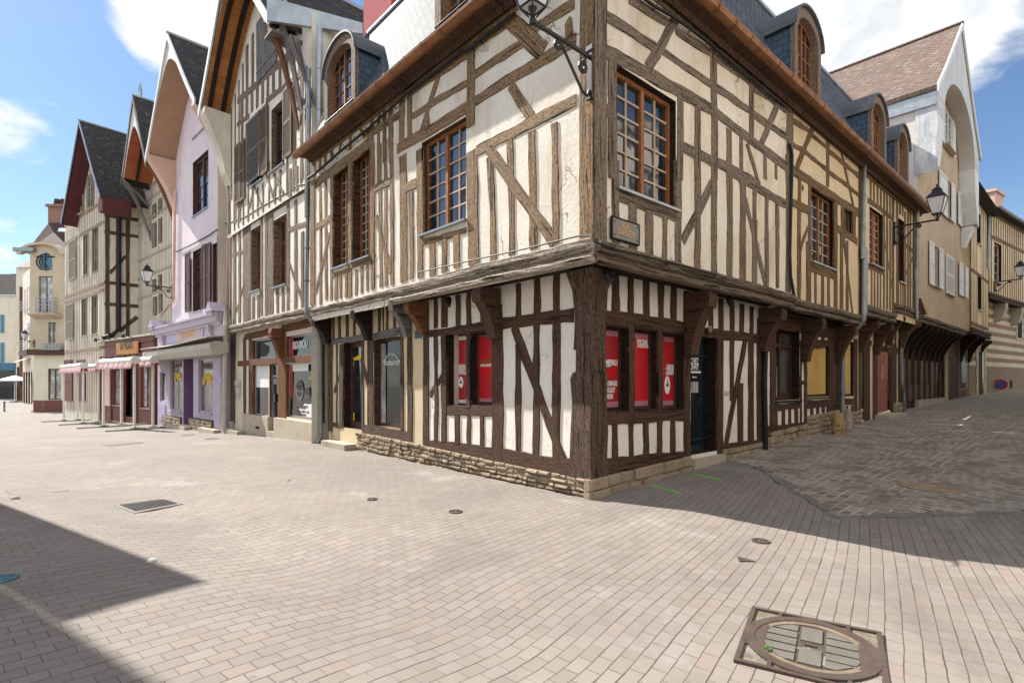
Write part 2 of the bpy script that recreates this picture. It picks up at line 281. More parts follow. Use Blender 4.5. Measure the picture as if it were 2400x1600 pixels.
M['brick_band'] = courses('brown_brick', (.25, .135, .075), (.31, .175, .10), (.26, .19, .125), .22, .06, .008, .9, .5, .4, .008, .3, 1.0)
M['stone_band'] = courses('cream_stone', (.56, .47, .33), (.64, .55, .41), (.42, .34, .23), .5, .30, .006, .9, .5, .3, .006, .3, 1.0)
M['rubble_wall'] = courses('coursed_rubble', (.26, .18, .11), (.35, .26, .17), (.20, .145, .095), .26, .10, .014, .95, .5, .7, .015, .3, 1.0, warp=.05)
def setts():
    m, t, b = newmat('setts'); uv = coords(t, True)
    sp = t.add('ShaderNodeSeparateXYZ'); t.put(sp, 0, uv)
    nz = t.add('ShaderNodeTexNoise'); t.put(nz, 'Vector', uv); t.put(nz, 'Scale', 3.0); t.put(nz, 'Detail', 2.0)
    v = t.vmath('ADD', uv, t.vmath('MULTIPLY', t.vmath('SUBTRACT', nz.outputs['Color'], (.5, .5, .5)), (.06, .06, 0)))
    outs = []
    for rot, bw, bh in ((radians(58), .175, .105), (0, .20, .13)):
        n = t.add('ShaderNodeTexBrick', offset=.5); t.put(n, 'Vector', t.mapp(v, rot=(0, 0, rot))); t.put(n, 'Scale', 1.0)
        t.put(n, 'Mortar Size', .017); t.put(n, 'Mortar Smooth', .25); t.put(n, 'Brick Width', bw); t.put(n, 'Row Height', bh)
        t.put(n, 'Color1', (0, 0, 0, 1)); t.put(n, 'Color2', (1, 1, 1, 1)); t.put(n, 'Mortar', (.5, .5, .5, 1)); outs.append(n)
    band = t.math('MULTIPLY', t.rng(sp.outputs[1], 1.78, 1.80), t.rng(sp.outputs[1], 3.12, 3.10))
    idc = t.mix(band, outs[0].outputs['Color'], outs[1].outputs['Color']); fac = t.mix(band, outs[0].outputs['Fac'], outs[1].outputs['Fac'])
    cc = t.mix(idc, (.17, .134, .10, 1), (.37, .31, .25, 1))
    cc = t.mix(t.rng(t.noise(uv, 1.1, 5), .45, .7, 0, .5), cc, (.20, .195, .185, 1))
    fn = t.noise(uv, 60, 4, .7)
    cc = t.mix(.5, cc, t.mix(t.rng(fn, .3, .7), (.55, .55, .55, 1), (1, 1, 1, 1)), 'MULTIPLY')
    cc = t.mix(t.math('MULTIPLY', fac, .9), cc, t.mix(t.rng(t.noise(uv, 2.0), .4, .65), (.44, .39, .31, 1), (.15, .14, .115, 1)))
    t.put(b, 'Base Color', cc); t.put(b, 'Roughness', .78); t.put(b, 'Specular IOR Level', .3)
    bump(t, b, t.math('ADD', t.math('MULTIPLY', fac, -1.0), t.math('ADD', t.math('MULTIPLY', fn, .25), t.math('MULTIPLY', idc, .4))), 1.0, .02)
    return m
M['setts'] = setts()
# ------------------------------------------------------------------ mesh helpers
class MB:
    """collects faces, then links them as ONE mesh object"""
    def __init__(s): s.v = []; s.f = []; s.uv = []; s.cuts = []
    def cut(s): s.cuts.append((len(s.v), len(s.f), len(s.uv)))                # the next faces are a piece of their own
    def poly(s, pts, uv=None, ref=None):
        i = len(s.v); pts = [Vector(p) for p in pts]; s.v += pts; s.f.append(list(range(i, i+len(pts))))
        if uv is None:
            e = (ref or (pts[1]-pts[0])); e = e.normalized() if e.length > 1e-9 else Vector((1, 0, 0))
            nn = (pts[1]-pts[0]).cross(pts[-1]-pts[0]); g = nn.cross(e); g = g.normalized() if g.length > 1e-9 else Vector((0, 0, 1))
            uv = [((p-pts[0]).dot(e), (p-pts[0]).dot(g)) for p in pts]
        s.uv += uv
    def quad(s, a, b, c, d, uv=None): s.poly((a, b, c, d), uv)
    def hexa(s, p, long=None, off=None):
        """8 corners, 0-3 bottom ring, 4-7 top ring; the grain runs along 'long'"""
        ox, oy = off if off else (random.uniform(0, 40), random.uniform(0, 40))
        p = [Vector(q) for q in p]
        L = (long or (p[4]-p[0])).normalized()
        for a in ((0, 1, 2, 3), (7, 6, 5, 4), (0, 4, 5, 1), (1, 5, 6, 2), (2, 6, 7, 3), (3, 7, 4, 0)):
            q = [p[i] for i in a]; nn = (q[1]-q[0]).cross(q[3]-q[0]); g = nn.cross(L)
            if g.length < 1e-7: g = (q[1]-q[0])
            g = g.normalized()
            s.poly(q, [(r.dot(L)+ox, r.dot(g)+oy) for r in q])
    def box(s, F, u0, u1, z0, z1, o0, o1, long='z'):
        P = F.pt
        p = [P(u0, z0, o0), P(u1, z0, o0), P(u1, z0, o1), P(u0, z0, o1), P(u0, z1, o0), P(u1, z1, o0), P(u1, z1, o1), P(u0, z1, o1)]
        s.hexa(p, p[4]-p[0] if long == 'z' else p[1]-p[0])
    def obox(s, c, ex, ey, ez):
        c, ex, ey, ez = Vector(c), Vector(ex), Vector(ey), Vector(ez)
        s.hexa([c-ex-ey-ez, c+ex-ey-ez, c+ex+ey-ez, c-ex+ey-ez, c-ex-ey+ez, c+ex-ey+ez, c+ex+ey+ez, c-ex+ey+ez])
    def tube(s, path, r, n=8, cap=True):
        path = [Vector(p) for p in path]; rings = []; acc = 0; prev = None
        for i, p in enumerate(path):
            d = (path[min(i+1, len(path)-1)]-path[max(i-1, 0)]).normalized()
            a = d.cross(Vector((0, 0, 1)));
            if a.length < .05: a = d.cross(Vector((1, 0, 0)))
            a.normalize(); b = a.cross(d).normalized()
            if prev is not None and a.dot(prev) < 0: a = -a; b = -b
            prev = a; rr = r[i] if isinstance(r, (list, tuple)) else r
            if i: acc += (p-path[i-1]).length
            rings.append(([p+(a*cos(2*pi*k/n)+b*sin(2*pi*k/n))*rr for k in range(n)], acc))
        for (A, la), (B, lb) in zip(rings, rings[1:]):
            for k in range(n):
                k2 = (k+1) % n
                s.poly((A[k], A[k2], B[k2], B[k]), [(la, k*.05), (la, k*.05+.05), (lb, k*.05+.05), (lb, k*.05)])
        if cap: s.poly(rings[0][0]); s.poly(rings[-1][0])
    def lathe(s, prof, c, n=16, axis=None):
        c = Vector(c)
        for (r0, z0), (r1, z1) in zip(prof, prof[1:]):
            for k in range(n):
                a, b = 2*pi*k/n, 2*pi*(k+1)/n
                q = [c+Vector((r0*cos(a), r0*sin(a), z0)), c+Vector((r0*cos(b), r0*sin(b), z0)), c+Vector((r1*cos(b), r1*sin(b), z1)), c+Vector((r1*cos(a), r1*sin(a), z1))]
                if r0 < 1e-5: s.poly((q[0], q[2], q[3]))
                elif r1 < 1e-5: s.poly((q[0], q[1], q[2]))
                else: s.poly(q)
    def prism(s, F, prof, u0, u1):
        """a profile in (out, height) pulled along the wall"""
        A = [F.pt(u0, z, o) for o, z in prof]; B = [F.pt(u1, z, o) for o, z in prof]
        s.poly(A); s.poly(B[::-1]); n = len(prof)
        for i in range(n): s.poly((A[i], A[(i+1) % n], B[(i+1) % n], B[i]))
    def slab(s, F, prof, o0, o1):
        """an outline in (along, height) pulled out of the wall"""
        A = [F.pt(u, z, o0) for u, z in prof]; B = [F.pt(u, z, o1) for u, z in prof]
        s.poly(A); s.poly(B[::-1]); n = len(prof)
        for i in range(n): s.poly((A[i], A[(i+1) % n], B[(i+1) % n], B[i]))
    def build(s, name, m, parent=None, smooth=False, label=None):
        if s.cuts:
            ed = [(0, 0, 0)]+[c for c in s.cuts if 0 < c[0] < len(s.v)]+[(len(s.v), len(s.f), len(s.uv))]; r = None
            for (a, b, c), (d, e, f) in zip(ed, ed[1:]):
                q = MB(); q.v = s.v[a:d]; q.f = [[i-a for i in p] for p in s.f[b:e]]; q.uv = s.uv[c:f]; r = q.build(name, m, parent, smooth, label) if q.f else r
            return r
        me = bpy.data.meshes.new(name); root = LOC.get(parent.name, Vector((0, 0, 0))) if parent else Vector((0, 0, 0))
        me.from_pydata([tuple(p-root) for p in s.v], [], s.f)
        ul = me.uv_layers.new(name='UVMap'); flat = []
        for a in s.uv: flat += [a[0], a[1]]
        ul.data.foreach_set('uv', flat)
        if smooth: me.polygons.foreach_set('use_smooth', [True]*len(s.f))
        me.materials.append(M[m] if isinstance(m, str) else m); me.update()
        o = bpy.data.objects.new(name, me); C.objects.link(o)
        if parent: o.parent = parent; LOC[o.name] = root
        if label: o['label'] = label
        return o
LOC = {}
def thing(name, label, cat, loc=(0, 0, 0), group=None):
    o = bpy.data.objects.new(name, None); C.objects.link(o); o.location = loc; o.empty_display_size = .2
    o['label'] = label; o['category'] = cat; LOC[o.name] = Vector(loc)
    if group: o['group'] = group
    return o
def tag(o, label, cat, group=None):
    o['label'] = label; o['category'] = cat
    if group: o['group'] = group
    return o
def single(name, mb, m, label, cat, group=None, smooth=False):
    """a thing that is one mesh, its origin at its base"""
    lo = Vector((sum(p.x for p in mb.v)/len(mb.v), sum(p.y for p in mb.v)/len(mb.v), min(p.z for p in mb.v)))
    mb.v = [p-lo for p in mb.v]; o = mb.build(name, m, None, smooth); o.location = lo
    return tag(o, label, cat, group)
def structure(o): o['kind'] = 'structure'; return o
def dup(src, loc, rz, label, group=None):
    r = src.copy(); C.objects.link(r); r.location = loc; r.rotation_euler = (0, 0, rz); r['label'] = label
    if group: r['group'] = group
    for ch in list(src.children):
        c = ch.copy(); C.objects.link(c); c.parent = r
        for g in ch.children:
            d = g.copy(); C.objects.link(d); d.parent = c
    return r

# crops of the survey photograph: corner and enlargement of each, so that measured points read straight off them
CR = dict(p=(0, 0, 1), a1=(0, 200, 3.7333), a2=(0, 600, 3.7333), a3=(340, 0, 3.7333), a4=(340, 380, 3.7333), a5=(340, 680, 4.3546), a6=(700, 0, 3.7333), a7=(700, 380, 3.7333), a8=(720, 680, 3.7333),
          b1=(980, 0, 3.734), b2=(980, 300, 3.734), b3=(980, 640, 2.9045), b4=(1360, 0, 3.7333), b5=(1360, 380, 3.7333), b6=(1380, 620, 3.136), b7=(1700, 0, 3.7333), b8=(1700, 380, 3.7333),
          c1=(1740, 660, 3.7333), c2=(1960, 40, 3.5636), c3=(2000, 400, 3.92), c4=(2000, 640, 4.355), c5=(1500, 960, 2.6133), c6=(1640, 1340, 3.92), c7=(0, 940, 2.352), c8=(900, 1040, 2.8),
          d1=(1080, 0, 7.328), d2=(860, 100, 5.6), d3=(700, 300, 3.732), d4=(1640, 60, 4.354), d5=(1820, 240, 4.354), e1=(0, 560, 3.735), e2=(460, 0, 5.2267), e3=(2180, 640, 5.227), e4=(540, 740, 5.409))
def Q(c, x, y): a = CR[c]; return a[0]+x/a[2], a[1]+y/a[2]

class Fac:
    """a facade plane: u along it, z up, o out of the wall"""
    def __init__(s, ox, oy, dx, dy, n=None):
        l = hypot(dx, dy); s.o = (ox, oy); s.d = (dx/l, dy/l); nx, ny = -s.d[1], s.d[0]
        if n is None and nx*-ox+ny*-oy < 0: nx, ny = -nx, -ny
        s.n = n or (nx, ny); s.r = (-s.n[1], s.n[0]); s.sg = 1 if s.r[0]*s.d[0]+s.r[1]*s.d[1] > 0 else -1
    def off(s, o): return Fac(s.o[0]+s.n[0]*o, s.o[1]+s.n[1]*o, s.d[0], s.d[1], s.n)
    def pt(s, u, z, o=0.0): return Vector((s.o[0]+s.d[0]*u+s.n[0]*o, s.o[1]+s.d[1]*u+s.n[1]*o, z))
    def at(s, c, x, y, o=0.0):
        x, y = Q(c, x, y); k = (x-CX)/F0
        Y = (s.o[0]*s.n[0]+s.o[1]*s.n[1]+o)/(k*s.n[0]+s.n[1])
        return (k*Y-s.o[0])*s.d[0]+(Y-s.o[1])*s.d[1], CH+(HY-y)/F0*Y
    def rect(s, c, xl, xr, side, yt, yb, o=0.0):
        """opening from its left and right edge and the heights read at one of them"""
        x = xl if side == 'l' else xr
        (ua, zt), (_, zb), (ul, _), (ur, _) = s.at(c, x, yt, o), s.at(c, x, yb, o), s.at(c, xl, yt, o), s.at(c, xr, yt, o)
        return (min(ul, ur), max(ul, ur), zb, zt)

KT = [0]
def tim(mb, F, u0, z0, u1, z1, w, p=.014, j=.014, o0=-.03):
    """one hewn timber: wandering edges, its face a little proud of the plaster"""
    L = hypot(u1-u0, z1-z0)
    if L < .02: return
    tu, tz = (u1-u0)/L, (z1-z0)/L; su, sz = -tz, tu
    n = max(2, min(18, int(L/.2)+1)); KT[0] += 1; pr = p+(KT[0] % 11)*.0009
    ox, oy = random.uniform(0, 60), random.uniform(0, 60); rows = []
    a = b = 0.0; bow = random.uniform(-1, 1)*min(.02, L*.008)
    for i in range(n+1):
        f = i/n; a = a*.5+random.uniform(-j, j); b = b*.5+random.uniform(-j, j); m = bow*4*f*(1-f)
        c = (u0+tu*L*f, z0+tz*L*f); l = w/2+a+m; r = w/2+b-m; q = pr+random.uniform(-.0015, .0015)
        rows.append((f*L, [F.pt(c[0]+su*k, c[1]+sz*k, o) for k, o in ((l, o0), (l, q-.005), (l-.008, q), (-r+.008, q), (-r, q-.005), (-r, o0))], (l+q, l, l-.009, -r+.009, -r, -r-q)))
    for (la, A, ka), (lb, B, kb) in zip(rows, rows[1:]):
        for k in range(5):
            mb.poly((A[k], A[k+1], B[k+1], B[k]), [(la+ox, ka[k]+oy), (la+ox, ka[k+1]+oy), (lb+ox, kb[k+1]+oy), (lb+ox, kb[k]+oy)])
    for A in (rows[0][1], rows[-1][1]): mb.poly(A)
def TV(mb, F, c, lst, **k):
    """upright timbers: left edge, right edge, top, bottom (and lean at the foot)"""
    for t in lst:
        xl, xr, yt, yb = t[:4]; ln = t[4] if len(t) > 4 else 0; xm = (xl+xr)/2
        ul, ur = F.at(c, xl, yt)[0], F.at(c, xr, yt)[0]; w = abs(ur-ul); ua, za = F.at(c, xm, yt); ub, zb = F.at(c, xm+ln, yb)
        tim(mb, F, ub, zb, ua, za, w, **k)
def TB(mb, F, c, lst, **k):
    for x1, y1, x2, y2, w in lst:
        a, b = F.at(c, x1, y1), F.at(c, x2, y2); tim(mb, F, a[0], a[1], b[0], b[1], w, **k)

def wall(mb, F, u0, u1, z0, z1, holes=()):
    us = sorted({u0, u1, *[min(max(h[i], u0), u1) for h in holes for i in (0, 1)]}); zs = sorted({z0, z1, *[min(max(h[i], z0), z1) for h in holes for i in (2, 3)]})
    for a, b in zip(us, us[1:]):
        for c, d in zip(zs, zs[1:]):
            m, n = (a+b)/2, (c+d)/2
            if any(h[0] < m < h[1] and h[2] < n < h[3] for h in holes): continue
            mb.poly((F.pt(a, c), F.pt(b, c), F.pt(b, d), F.pt(a, d)), [(a, c), (b, c), (b, d), (a, d)])
def shell(mb, F, u0, u1, z0, z1, depth, front=0.0):
    """flanks and back of a house body"""
    P = F.pt
    for a, b in (((u0, front), (u0, -depth)), ((u1, front), (u1, -depth)), ((u0, -depth), (u1, -depth))):
        A, B = P(a[0], z0, a[1]), P(b[0], z0, b[1]); L = (B-A).length
        mb.poly((A, B, B+Vector((0, 0, z1-z0)), A+Vector((0, 0, z1-z0))), [(0, z0), (L, z0), (L, z1), (0, z1)])

def window(par, F, R, r=.15, cols=4, rows=6, leaves=2, fm='frame_orange', gm='glass', rm='oak_dark', bm=None, fw=.05, bw=.022, sill='zinc', bars=True, transom=None, name='window', tilt=.012, sillout=.07, casing=0):
    u0, u1, z0, z1 = R; fr = MB(); gl = MB(); rv = MB(); bar = MB(); o = -r
    for a, b, c, d in ((u0, u0, z0, z1), (u1, u1, z0, z1)): rv.quad(F.pt(a, c, 0), F.pt(a, c, o-.02), F.pt(a, d, o-.02), F.pt(a, d, 0))
    for z in (z0, z1): rv.quad(F.pt(u0, z, 0), F.pt(u1, z, 0), F.pt(u1, z, o-.02), F.pt(u0, z, o-.02))
    fr.box(F, u0, u0+fw, z0, z1, o-.05, o+.03); fr.box(F, u1-fw, u1, z0, z1, o-.05, o+.03)
    fr.box(F, u0+fw, u1-fw, z1-fw, z1, o-.05, o+.028, 'u'); fr.box(F, u0+fw, u1-fw, z0, z0+fw*1.2, o-.05, o+.028, 'u')
    a, b, c, d = u0+fw, u1-fw, z0+fw*1.2, z1-fw
    lw = (b-a)/leaves
    for i in range(1, leaves): fr.box(F, a+lw*i-fw*.65, a+lw*i+fw*.65, c, d, o-.04, o+.04)
    zz = [c]+([c+(d-c)*transom] if transom else [])+[d]
    if transom: fr.box(F, a, b, zz[1]-fw*.6, zz[1]+fw*.6, o-.04, o+.036, 'u')
    for i in range(leaves):
        p, q = a+lw*i+(fw*.65 if i else 0), a+lw*(i+1)-(fw*.65 if i < leaves-1 else 0)
        nc = max(1, cols//leaves)
        for k in range(1, nc): x = p+(q-p)*k/nc; (bar if bm else fr).box(F, x-bw/2, x+bw/2, c, d, o-.02, o+.012)
        for k in range(1, rows): y = c+(d-c)*k/rows; (bar if bm else fr).box(F, p, q, y-bw/2, y+bw/2, o-.02, o+.010, 'u')
        for kx in range(nc):
            for kz in range(rows):
                x0, x1 = p+(q-p)*kx/nc, p+(q-p)*(kx+1)/nc; y0, y1 = c+(d-c)*kz/rows, c+(d-c)*(kz+1)/rows
                t1, t2 = random.uniform(-tilt, tilt)*(x1-x0), random.uniform(-tilt, tilt)*(y1-y0)
                gl.quad(F.pt(x0, y0, o-.012+t1+t2), F.pt(x1, y0, o-.012-t1+t2), F.pt(x1, y1, o-.012-t1-t2), F.pt(x0, y1, o-.012+t1-t2))
    w = fr.build(name, fm, par); gl.build('glass', gm, w); rv.build('reveal', rm, w)
    if bm and bar.v: bar.build('glazing_bars', bm, w)
    if casing:
        cs = MB(); k = casing
        for a_, b_, c_, d_ in ((u0-k, u0, z0-k, z1+k), (u1, u1+k, z0-k, z1+k), (u0, u1, z1, z1+k), (u0, u1, z0-k, z0)): cs.box(F, a_, b_, c_, d_, -.02, .012, 'z' if d_-c_ > b_-a_ else 'u')
        cs.build('casing', rm, w)
    if sill:
        s = MB(); s.prism(F, [(o, z0+.012), (sillout, z0-.012), (sillout, z0-.045), (o, z0-.045)], u0-.03, u1+.03); s.build('sill', sill, w)
    return w

def text(par, F, s, u, z, size, o, m, sx=1.0, align='CENTER', bold=.0, name='lettering', arc=None, depth=.002, shear=0):
    cu = bpy.data.curves.new('lettering', 'FONT'); cu.body = s; cu.size = size; cu.align_x = align; cu.offset = bold*size; cu.extrude = depth; cu.space_line = .95; cu.shear = shear; cu.resolution_u = 3
    tmp = bpy.data.objects.new('lettering_curve', cu); C.objects.link(tmp); bpy.context.view_layer.update()
    me = bpy.data.meshes.new_from_object(tmp.evaluated_get(bpy.context.evaluated_depsgraph_get()))
    bpy.data.objects.remove(tmp); bpy.data.curves.remove(cu); me.name = 'lettering'
    root = LOC.get(par.name, Vector((0, 0, 0))) if par else Vector((0, 0, 0)); r = Vector((F.r[0], F.r[1], 0)); n = Vector((F.n[0], F.n[1], 0)); base = F.pt(u, z, o)
    for v in me.vertices:
        x, y = v.co.x*sx, v.co.y
        if arc: th = x/arc; x, y = (arc+y)*sin(th), (arc+y)*cos(th)-arc
        v.co = base+r*x+Vector((0, 0, 1))*y+n*v.co.z-root
    me.materials.clear(); me.materials.append(M[m]); ob = bpy.data.objects.new(name, me); C.objects.link(ob)
    if par: ob.parent = par; LOC[ob.name] = root
    return ob

def bracket(par, F, u, zt, zb, out, m='oak_dark', w=.2, head=.24):
    """jetty bracket: joist end and the curved brace under it"""
    b = MB(); zc = zt-head; pr = [(.03, zt), (out, zt), (out+.03, zt-head*.45), (out, zc)]
    n = 7
    for i in range(n+1):
        f = i/n; pr.append((out*.92*(1-f)**1.7+.16*(1-f)*f+.14*f, zc-(zc-zb)*f**1.15))
    pr.append((.03, zb)); b.prism(F, pr, u-w/2, u+w/2)
    return b.build('bracket', m, par)

def gutter(par, F, u0, u1, z, r=.105, m='copper'):
    g = MB(); n = 8; N = max(2, int(abs(u1-u0)/.5))
    for k in range(N):
        a, b = u0+(u1-u0)*k/N, u0+(u1-u0)*(k+1)/N; dz = random.uniform(-.006, .006)
        for i in range(n):
            t0, t1 = pi+pi*i/n, pi+pi*(i+1)/n
            g.quad(F.pt(a, z+r*sin(t0), r*cos(t0)), F.pt(b, z+r*sin(t0)+dz, r*cos(t0)), F.pt(b, z+r*sin(t1)+dz, r*cos(t1)), F.pt(a, z+r*sin(t1), r*cos(t1)))
        rr = r+.012                                                # soldered joint
        for i in range(n):
            t0, t1 = pi+pi*i/n, pi+pi*(i+1)/n
            g.quad(F.pt(b-.018, z+rr*sin(t0), rr*cos(t0)), F.pt(b+.018, z+rr*sin(t0), rr*cos(t0)), F.pt(b+.018, z+rr*sin(t1), rr*cos(t1)), F.pt(b-.018, z+rr*sin(t1), rr*cos(t1)))
    return g.build('gutter', m, par)

def stones(mb, F, u0, u1, zb, zt, rows, out=.05, lmin=.14, lmax=.34):
    """rough courses of rubble, each stone its own lump"""
    for k in range(rows):
        u = u0
        while u < u1-.03:
            l = min(random.uniform(lmin, lmax), u1-u)
            if u1-u-l < .08: l = u1-u
            za = lambda x: zb(x)+(zt(x)-zb(x))*k/rows
            zc = lambda x: zb(x)+(zt(x)-zb(x))*(k+1)/rows
            o = out*random.uniform(.45, 1.0); g = .008; b = .022; e = lambda: random.uniform(-.012, .012)
            A = [F.pt(u+g, za(u)+g, -.04), F.pt(u+l-g, za(u+l)+g, -.04), F.pt(u+l-g, zc(u+l)-g, -.04), F.pt(u+g, zc(u)-g, -.04)]
            Bm = [F.pt(u+g+e(), za(u)+g+e()*.5, o*.6), F.pt(u+l-g+e(), za(u+l)+g+e()*.5, o*.6), F.pt(u+l-g+e(), zc(u+l)-g+e()*.5, o*.6), F.pt(u+g+e(), zc(u)-g+e()*.5, o*.6)]
            T = [F.pt(u+b+e(), za(u)+b+e()*.5, o+e()), F.pt(u+l-b+e(), za(u+l)+b+e()*.5, o+e()), F.pt(u+l-b+e(), zc(u+l)-b+e()*.5, o+e()), F.pt(u+b+e(), zc(u)-b+e()*.5, o+e())]
            for X, Y in ((A, Bm), (Bm, T)):
                for i in range(4): mb.poly((X[i], X[(i+1) % 4], Y[(i+1) % 4], Y[i]))
            mb.poly(T); u += l

# ------------------------------------------------------------------ the lie of the land
C0 = (1.057, 7.30); DL = (-.6677, .7444); DR = (.7444, .6677)
def interp(x, tab):
    if x <= tab[0][0]: return tab[0][1]
    for (a, b), (c, d) in zip(tab, tab[1:]):
        if x <= c: return b+(d-b)*(x-a)/(c-a)
    return tab[-1][1]
def ground_z(x, y):
    px, py = x-C0[0], y-C0[1]; u = px*DR[0]+py*DR[1]; v = px*DL[0]+py*DL[1]
    z = interp(u, ((0, 0), (3.2, .14), (15, .52), (27, .74), (45, 1.2), (120, 2.2))) if u > 0 else 0
    z += interp(v, ((9, 0), (17.3, -.33), (25.5, -.56), (38, -.85), (60, -1.3), (200, -2)))
    ax, ay, bx, by = -4.66, 6.9, .467, 2.95; L = hypot(bx-ax, by-ay); dd = ((x-ax)*(by-ay)-(y-ay)*(bx-ax))/L; s = ((x-ax)*(bx-ax)+(y-ay)*(by-ay))/L
    z -= .078*math.exp(-(dd/.6)**2)*(1 if s < L+4 else 0)*min(1, max(0, (s+14)/4))
    return z
def gpt(c, x, y, up=0.0):
    """where the line of sight through a measured point meets the ground"""
    x, y = Q(c, x, y); k = (x-CX)/F0; m = (y-HY)/F0; z = 0.0
    for _ in range(12): Y = (CH-z)/m; z = ground_z(k*Y, Y)
    return Vector((k*Y, Y, z+up))
# ------------------------------------------------------------------ ground, setts, kerb
def lines(lo, hi, fine_lo, fine_hi, step, grow=1.25):
    a = []; x = fine_lo
    while x <= fine_hi: a.append(x); x += step
    s = step; x = a[-1]
    while x < hi: s *= grow; x += s; a.append(min(x, hi))
    s = step; x = fine_lo; b = []
    while x > lo: s *= grow; x -= s; b.append(max(x, lo))
    return b[::-1]+a
def build_ground():
    xs, ys = lines(-500, 500, -8, 6, .16), lines(-120, 700, 1, 10, .16)
    V = [(x, y, ground_z(x, y)) for y in ys for x in xs]; nx = len(xs)
    Fc = [(j*nx+i, j*nx+i+1, (j+1)*nx+i+1, (j+1)*nx+i) for j in range(len(ys)-1) for i in range(nx-1)]
    me = bpy.data.meshes.new('paved_square'); me.from_pydata(V, [], Fc); ul = me.uv_layers.new(name='UVMap'); flat = []
    def uvc(x, y):
        xc = max(-4.5, min(4.5, x)); h = 1.19*xc+.05*xc*xc+(x-xc)*(1.19+.1*xc)
        return (x*.66+y*.75, (y-h)*.66)
    for f in Fc:
        for i in f: flat += uvc(V[i][0], V[i][1])
    ul.data.foreach_set('uv', flat); me.polygons.foreach_set('use_smooth', [True]*len(Fc)); me.materials.append(M['paving'])
    o = bpy.data.objects.new('paved_square', me); C.objects.link(o); structure(o)
build_ground()
def rpt(u, w, up=0): x, y = C0[0]+DR[0]*u-DL[0]*w, C0[1]+DR[1]*u-DL[1]*w; return Vector((x, y, ground_z(x, y)+up))
UB = ((-.2, 3.75), (.73, 3.47), (2.66, 1.13), (4.05, 2.69), (7.5, 6.6))
def build_setts():
    mb = MB(); ws = [-.2+.16*i for i in range(48)]
    def us(w): a = interp(w, UB); return [a+(60-a)*(k/70)**2.2 for k in range(71)]
    for w0, w1 in zip(ws, ws[1:]):
        A, B = us(w0), us(w1)
        for k in range(70):
            q = ((A[k], w0), (A[k+1], w0), (B[k+1], w1), (B[k], w1)); mb.poly([rpt(u, w, .006) for u, w in q], list(q))
    structure(mb.build('cobbled_street', 'setts', None, True))
    kb = MB()
    for (w0, u0), (w1, u1) in zip(UB[1:], UB[2:]):
        L = hypot(w1-w0, u1-u0); n = int(L/.26); du, dw = (u1-u0)/L, (w1-w0)/L
        for i in range(n):
            a, b = i/n*L+.006, (i+1)/n*L-.006; pts = []
            hh = .010+random.uniform(-.008, .010); t0, t1 = random.uniform(-.09, -.05), random.uniform(.04, .085)
            for up in (-.05, hh):
                for s, t in ((a, t0), (b, t0), (b, t1), (a, t1)):
                    jx = random.uniform(-.012, .012); pts.append(rpt(u0+du*s-dw*(t+jx), w0+dw*s+du*(t+jx), up))
            kb.hexa(pts)
    structure(kb.build('kerb', 'kerb'))
build_setts()

